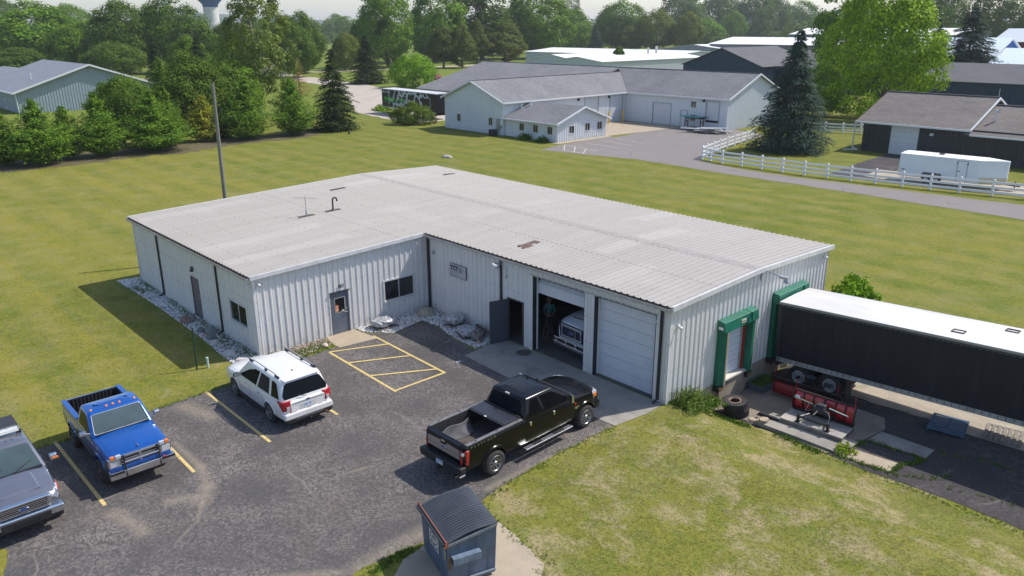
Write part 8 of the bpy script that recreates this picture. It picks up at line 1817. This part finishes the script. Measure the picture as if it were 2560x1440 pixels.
TREES = [
 ('pine',0,-50.2,3.3,5.4,2.9,'leftmost pine of the row, cut by the photo edge','pine_tree',0,GP),
 ('pine',1,-47.6,6.0,6.6,3.3,'broad twin topped pine, second of the row from the left','pine_tree',40,GP),
 ('pine',2,-50.2,9.3,5.6,2.4,'narrow pine set back between the second and fourth of the row','pine_tree',80,GP),
 ('pine',0,-49.1,12.3,6.8,2.8,'pine in front of the right half of the blue grey gable','pine_tree',120,GP),
 ('dark',1,-56.0,16.8,7.8,3.2,'small round broadleaf tree between the pines and the blue grey gable','broadleaf_tree',20,None),
 ('pine',1,-48.9,18.0,6.7,3.5,'widest pine of the row, left of the utility pole','pine_tree',200,GP),
 ('pine',2,-52.0,20.6,7.0,2.4,'pine top rising just behind the widest pine','pine_tree',250,GP),
 ('ypine',0,-53.1,25.5,5.6,2.2,'thin yellowish pine just left of the utility pole','pine_tree',0,None),
 ('pine',0,-51.5,30.4,7.2,3.5,'bushy pine just right of the utility pole','pine_tree',300,GP),
 ('pine',2,-51.0,36.4,7.2,3.0,'last pine of the row beside the tall dark spruce','pine_tree',160,GP),
 ('spruce',1,-55.2,28.4,4.0,1.7,'small dark spruce filling the gap right of the yellowish pine','spruce_tree',10,None),
 ('spruce',0,-51.6,43.1,10.8,3.6,'tall dark spruce at the right end of the row of pines','spruce_tree',0,None),
 ('pine',1,-76.7,29.2,9.4,3.2,'taller light green pine behind the row, over the widest pine','pine_tree',60,None),
 ('dark',0,-62.2,27.0,8.6,4.7,'big round dark tree directly behind the yellowish pine','broadleaf_tree',0,GM),
 ('dark',1,-66.0,33.0,8.2,4.4,'round dark tree behind the pine right of the utility pole','broadleaf_tree',90,GM),
 ('green',1,-70.0,22.0,6.8,4.0,'mid green low tree behind the widest pine','broadleaf_tree',150,GM),
 ('green',0,-72.0,38.5,7.4,4.0,'mid green tree at the foot of the tall pale cottonwood','broadleaf_tree',30,GM),
 ('spruce',1,-137.2,49.9,11.4,3.4,'dark spruce behind the right slope of the blue grey building','spruce_tree',50,None),
 ('spruce',0,-130.6,56.6,11.9,4.2,'dark spruce below the water tower','spruce_tree',90,None),
 ('spruce',1,-96.4,49.4,9.6,2.9,'dark spruce between the water tower trees and the cottonwood','spruce_tree',130,None),
 ('cotton',0,-75.8,43.6,20.5,5.6,'tall airy pale cottonwood that reaches out of the top of the picture','broadleaf_tree',0,None),
 ('dark',0,-183.1,109.8,15.2,7.6,'dark round tree just right of the cottonwood','broadleaf_tree',210,GT),
 ('rust',0,-105.9,66.9,7.5,2.2,'thin rusty brown dying conifer right of the cottonwood','conifer',0,None),
 ('green',0,-262,52.0,18.6,15.5,'very large bright green tree above the blue grey building at far left','broadleaf_tree',0,GT),
 ('dark',2,-506,92,26,12,'hazy tree top at the extreme left of the far line','broadleaf_tree',0,GT),
 ('green',2,-470,118,22.5,14.0,'hazy green tree between the very large one and the round dark one','broadleaf_tree',0,GT),
 ('dark',2,-215.1,66.3,18.2,9.4,'large round dark tree left of centre between two lighter ones','broadleaf_tree',0,GT),
 ('dark',1,-192.0,56.6,9.4,7.6,'low dark tree just over the right slope of the grey roof','broadleaf_tree',0,GT),
 ('bright',0,-322.6,111.6,19.3,8.4,'bright yellow green tree between the round dark tree and the water tower','broadleaf_tree',0,GT),
 ('dark',0,-209.3,84.1,19.1,9.8,'broad dark tree overlapping the foot of the water tower','broadleaf_tree',120,GT),
 ('dark',1,-234.8,108.5,15.1,6.2,'small dark tree just right of the water tower','broadleaf_tree',60,GT),
 ('dark',2,-225,40.6,7.0,7.6,'low dark tree over the left end of the grey roof','broadleaf_tree',30,GT),
 ('olive',0,-430,118.6,10.5,8.9,'low olive tree in front of the hazy green one at left','broadleaf_tree',0,GT),
 ('farr',0,-653.7,399.8,21.6,15.6,'hazy blue green tree seen through the gap right of the cottonwood','broadleaf_tree',0,GT),
 ('farr',0,-605,388.4,19.4,13.0,'hazy blue green tree right in the gap beside the tallest one','broadleaf_tree',100,GT),
 ('tall',0,-193.6,148.5,25.5,8.9,'very tall tree breaking the skyline right of the open gap','broadleaf_tree',0,GT),
 ('dark',1,-208,146.7,16.0,5.0,'dark tree tucked under the left side of the very tall one','broadleaf_tree',0,GT),
 ('spruce',0,-127.6,97.2,11.7,5.4,'broad dark spruce standing alone right of the tall row spruce','spruce_tree',200,None),
 ('olive',1,-186.2,126.3,11.4,4.2,'small open tree left of the lone broad spruce','broadleaf_tree',0,None),
 ('tall',1,-210.1,181.1,25.2,10.5,'second very tall tree, right of the one breaking the skyline','broadleaf_tree',0,GT),
 ('cedar',0,-175.2,158.6,13.8,5.2,'olive cedar at the left end of the cedar group','cedar_tree',0,GC),
 ('cedar',1,-170.6,163.1,14.4,4.6,'second olive cedar from the left','cedar_tree',60,GC),
 ('cedar',0,-195.2,190.5,15.6,4.4,'narrow olive cedar in the middle of the cedar group','cedar_tree',150,GC),
 ('cedar',1,-192.6,202.8,14.9,7.8,'widest olive cedar at the right of the cedar group','cedar_tree',220,GC),
 ('cone',0,-262,285,15.3,5.5,'bright green pointed tree left of the white sheds','broadleaf_tree',0,None),
 ('tall',2,-216.8,211.9,27.6,13.1,'massive dark tree behind the cedar group','broadleaf_tree',0,GT),
 ('tall',0,-214,238.6,28.0,13.7,'massive tree above the left white shed','broadleaf_tree',90,GT),
 ('green',2,-270,325,19.5,11.2,'lighter mid height tree above the white shed roof','broadleaf_tree',60,GT),
 ('blue',0,-262,335,14.6,6.2,'bluish spruce against the dark tree line above the white sheds','spruce_tree',0,None),
 ('cotton',0,-536.8,609.2,41,13.2,'thin hazy tree top showing above the skyline over the white sheds','broadleaf_tree',90,GT),
 ('green',1,-264.7,356.6,26.5,13.9,'tall rounded tree just right of the thin hazy top','broadleaf_tree',0,GT),
 ('olive',0,-250,352,15.0,10.4,'olive rounded tree, first of three over the sheds','broadleaf_tree',60,GT),
 ('olive',1,-238,360,21.7,11.0,'olive rounded tree, second and tallest of three over the sheds','broadleaf_tree',120,GT),
 ('olive',0,-222,366,17.8,9.4,'olive rounded tree, third of three over the sheds','broadleaf_tree',190,GT),
 ('bright',0,-277,473,15.8,9.7,'small light green tree low in front of the dark mass over the sheds','broadleaf_tree',120,GT),
 ('green',0,-287,512.7,20.0,10.6,'rounded light tree at the right end of the shed tree line','broadleaf_tree',200,GT),
 ('dark',0,-338.7,523,35.8,19.5,'high dark tree at the left of the skyline over the sheds','broadleaf_tree',10,GT),
 ('dark',1,-334.3,566.7,37.4,18.7,'high dark tree in the middle of the skyline over the sheds','broadleaf_tree',80,GT),
 ('dark',2,-312.2,585.1,34.5,16.7,'high dark tree right of the middle of the skyline','broadleaf_tree',30,GT),
 ('dark',0,-315.5,625.7,33.1,15.6,'last high dark tree before the hazy one','broadleaf_tree',160,GT),
 ('farr',0,-321.3,668.3,29.3,18.9,'hazy tree left of the bright maple above the white roofs','broadleaf_tree',220,GT),
 ('lime',0,-5.0,108.2,19.6,8.5,'huge bright lime green maple behind the fence','broadleaf_tree',0,None),
 ('tall',1,-28.5,145.5,18.6,6.4,'darker green tree behind the left edge of the lime green maple','broadleaf_tree',200,None),
 ('blue',0,.7,70.7,13.3,4.6,'big blue grey spruce inside the bend of the white fence','spruce_tree',0,GS),
 ('blue',1,-11.9,162.3,17.2,8.2,'tall blue green spruce behind the brown roofed garage','spruce_tree',120,GS),
 ('blue',1,-17.9,161.8,14.9,4.6,'narrower spruce just left of the tall one behind the garage','spruce_tree',20,GS),
 ('dark',2,-83,338.8,26.5,12.8,'dark tree behind the two spruces at right','broadleaf_tree',20,GT),
 ('dark',0,-62,352,25.5,10.4,'dark tree above the blue sheds','broadleaf_tree',60,GT),
 ('dark',1,-49,372,26.0,11.0,'dark tree at the right edge above the red shed','broadleaf_tree',100,GT),
 ('bright',0,-13.5,107.7,6.8,2.8,'small bright tree between the blue spruce and the lime maple','broadleaf_tree',60,None),
 ('bush',0,-108.6,97.1,7.3,5.7,'large round bright green bush beyond the gravel drive','shrub',0,None),
 ('yew',0,-50.2,55.2,2.85,3.2,'dark spreading yew in front of the cow pattern trailer','shrub',0,None),
 ('thuja',0,-118,182.5,8.4,2.2,'small dark egg shaped evergreen in front of the ribbed white shed','shrub',0,None),
 ('red',0,-196,153.7,5.9,2.0,'small purple leaved tree under the very tall tree','broadleaf_tree',0,None),
 ('dark',1,-288.2,144.2,17.5,8.6,'dark tree glimpsed behind the cottonwood','broadleaf_tree',0,GT),
 ('farr',0,-326,174.7,16.7,9.5,'hazy tree behind the right side of the cottonwood','broadleaf_tree',60,GT),
 ('dark',2,-202,114.3,14.4,5.3,'narrow dark tree between the cottonwood and the round dark one','broadleaf_tree',70,GT),
 ('green',0,-540,132,22,14.4,'hazy tree on the left skyline behind the very large one','broadleaf_tree',200,GT),
 ('green',1,-470,138,20.5,9.9,'hazy green tree just right of the round dark one at left','broadleaf_tree',100,GT),
 ('farr',0,-500,184.9,21.8,12.0,'hazy tree just left of the water tower','broadleaf_tree',30,GT),
 ('green',1,-240,62,15,9,'mid green tree in the gap just left of the large round dark tree','broadleaf_tree',75,GT),
 ('dark',1,-175,84,12,6.5,'dark tree in the gap below the water tower trees','broadleaf_tree',140,GT),
 ('green',0,-150,62,9.5,5.5,'low mid green tree beside the dark spruce below the water tower','broadleaf_tree',40,GT),
 ('dark',0,-165,98,12.5,6.8,'dark tree filling the gap between the water tower and the cottonwood','broadleaf_tree',200,GT),
 ('green',2,-112,56,9,5,'light green tree directly behind the foot of the cottonwood','broadleaf_tree',10,GT),
 ('dark',1,-230,172,17,8,'dark tree between the two very tall trees','broadleaf_tree',260,GT),
 ('green',1,-240,205,19,9.5,'mid green tree filling the line behind the cedars','broadleaf_tree',20,GT),
 ('dark',0,-252,262,21,11,'dark tree behind the bright pointed one','broadleaf_tree',320,GT),
]
for a in TREES: tree(*a[:6], a[6], a[7], a[8], a[9])
for k, P in list(PROTO.items()):
    if not P[3]: bpy.data.objects.remove(P[0])
# brown needle litter under the row of pines
sheet('needle_litter', jitter_poly([(-53,0),(-45.2,2),(-44.6,8),(-45.8,14),(-45.0,20),(-47.6,26),(-47.4,33),(-47.8,39),(-53,40)], .8, .35, seed=8), .012, simple('needle_litter', (.13,.085,.05), .95, c2=(.07,.09,.02), scale=1.2, detail=6))
# small plants
def plant(name, x, y, z, h, r, mat, label, seed, n=260, leaf=.10, cat='plant', up=.9):
    t = thing(name, label, cat, (x, y, z)); rng = np.random.default_rng(seed)
    a = rng.uniform(0, 6.283, n); s = np.sqrt(rng.uniform(0, 1, n)); P0 = s*np.cos(a); zz = rng.uniform(.05, 1, n)*(1-.45*s**2); md = 1+.28*np.sin(3*a+seed)+.16*np.sin(7*a+2*seed); hm_ = 1+.30*np.sin(2*a+seed*1.7)*s+.25*np.sin(P0*9+seed); P = np.stack([np.cos(a)*r*s*md, np.sin(a)*r*s*md, zz*h*hm_], 1)
    N = np.stack([np.cos(a)*.6, np.sin(a)*.6, np.full(n, .6)], 1)+rng.normal(0, .5, (n, 3)); A = np.stack([np.cos(a)*.4, np.sin(a)*.4, np.full(n, up)], 1)+rng.normal(0, .4, (n, 3))
    V, F = leaf_quads(P, N, leaf*rng.uniform(.6, 1.4, n), rng, 2.0, A); fast_mesh('foliage', V, F, mat, t); m = MB()
    for k in range(10): b_ = rng.uniform(0, 6.28); m.tube([(0,0,-.1),(math.cos(b_)*r*.6, math.sin(b_)*r*.6, h*.7)], [.012,.006], 4)
    m.build('stems', simple('stem_green', (.08,.11,.03), .8), t); return t
plant('weed_clump', 29.98, 9.75, -.10, .72, .62, leaf_mat('feathery_weed', (.045,.085,.03), (.09,.15,.055), (.16,.22,.09)), 'feathery grey green weed clump at the front corner of the dock wall', 4, 2600, .045)
plant('weed_clump', 30.15, 10.9, -.35, .35, .45, BL_WEED, 'low bright weeds between the clump and the stacked tyres', 5, 700, .06)
plant('shrub', 28.9, 25.6, -.1, 1.25, 1.0, LM['bright'], 'leafy bright green bush behind the docked trailer', 6, 1500, .16, 'shrub')
plant('weed_clump', 34.7, 12.55, PZ, .38, .35, leaf_mat('weed_yellow', (.10,.16,.02), (.16,.24,.03), (.30,.34,.06)), 'yellow green weed in the paving right of the plow platform', 7, 420, .07)
plant('shrub', -26.8, 55.4, 0, .7, .8, LM['dark'], 'small dark shrub under the middle window of the annex', 8, 500, .12, 'shrub'); plant('shrub', -23.6, 55.3, 0, .65, .75, LM['dark'], 'small dark shrub at the near corner of the annex', 9, 500, .12, 'shrub')
plant('shrub', -69, 62.4, 0, 1.0, 1.6, LM['bright'], 'low bright shrub on the grass island of the gravel drive', 10, 700, .2, 'shrub')
# far wood to the horizon
rw = np.random.default_rng(99); Vs, Fs, o_ = [], [], 0
for i in range(520):
    d = rw.uniform(520, 1500)**1.0; a = math.radians(rw.uniform(96, 182)); x = 44.7+d*math.cos(a); y = -13+d*math.sin(a)
    if d < 700 and 138 < math.degrees(a) < 152: continue
    if math.hypot(x+553, y-238) < 40: continue
    H = rw.uniform(10, 17)*(1+.1*(d > 1000)); R = rw.uniform(9, 18); n = 420 if d < 900 else 200
    dd = unit(rw.normal(size=(n, 3))); dd[:,2] = np.abs(dd[:,2]); k = 1+.22*np.sin(dd[:,0]*7+i)+.18*np.sin(dd[:,1]*9+i*2)
    P = dd*k[:,None]*np.array([R, R, H])*rw.uniform(.82, 1.03, (n, 1))+np.array([x, y, 0]); V, F = leaf_quads(P, dd+rw.normal(0,.3,(n,3))+np.array([0,0,.3]), np.full(n, 2.0 if d < 900 else 3.2)*rw.uniform(.6,1.3,n), rw, 1.2); Vs.append(V); Fs.append(F+o_); o_ += len(V)
tag(fast_mesh('distant_wood', np.concatenate(Vs), np.concatenate(Fs), leaf_mat('far_leaf', (.022,.05,.012), (.042,.085,.018), (.075,.12,.03), sc=.03)), 'hazy far woodland closing the horizon', 'wood', kind='stuff')
# long low wooded hill on the horizon
hx = []; N_ = 90
for i in range(N_+1):
    a = math.radians(92+95*i/N_); hx.append((44+3600*math.cos(a), -13+3600*math.sin(a), 46+22*math.sin(i*.33)+14*math.sin(i*.9+1)+10*math.sin(i*2.1)))
V = [p for x, y, h in hx for p in ((x, y, -5), (x*.99, y*.99, h*.55), (x, y, h), (x*1.15, y*1.15, h*1.05), (x*1.2, y*1.2, -5))]; F = [(i*5+j, (i+1)*5+j, (i+1)*5+j+1, i*5+j+1) for i in range(N_) for j in range(4)]
o = fast_mesh('hills', V, F, simple('hill_forest', (.03,.06,.02), .95, c2=(.06,.10,.03), scale=.02)); tag(o, kind='structure')

# ---------------------------------------------------------------- summer haze
m = MB(); m.box(-4700, 4700, -4700, 4700, -3, 95)
hz = m.build('haze', None); hm = bpy.data.materials.new('haze_air'); hm.use_nodes = True; hm.node_tree.nodes.clear()
pv_ = hm.node_tree.nodes.new('ShaderNodeVolumePrincipled'); ho_ = hm.node_tree.nodes.new('ShaderNodeOutputMaterial'); hm.node_tree.links.new(pv_.outputs[0], ho_.inputs['Volume'])
pv_.inputs['Color'].default_value = (.90,.95,1.0,1); pv_.inputs['Density'].default_value = .00016; pv_.inputs['Anisotropy'].default_value = .2
hz.data.materials.append(hm); tag(hz, 'thin pale summer haze over the far trees', 'haze', kind='stuff')
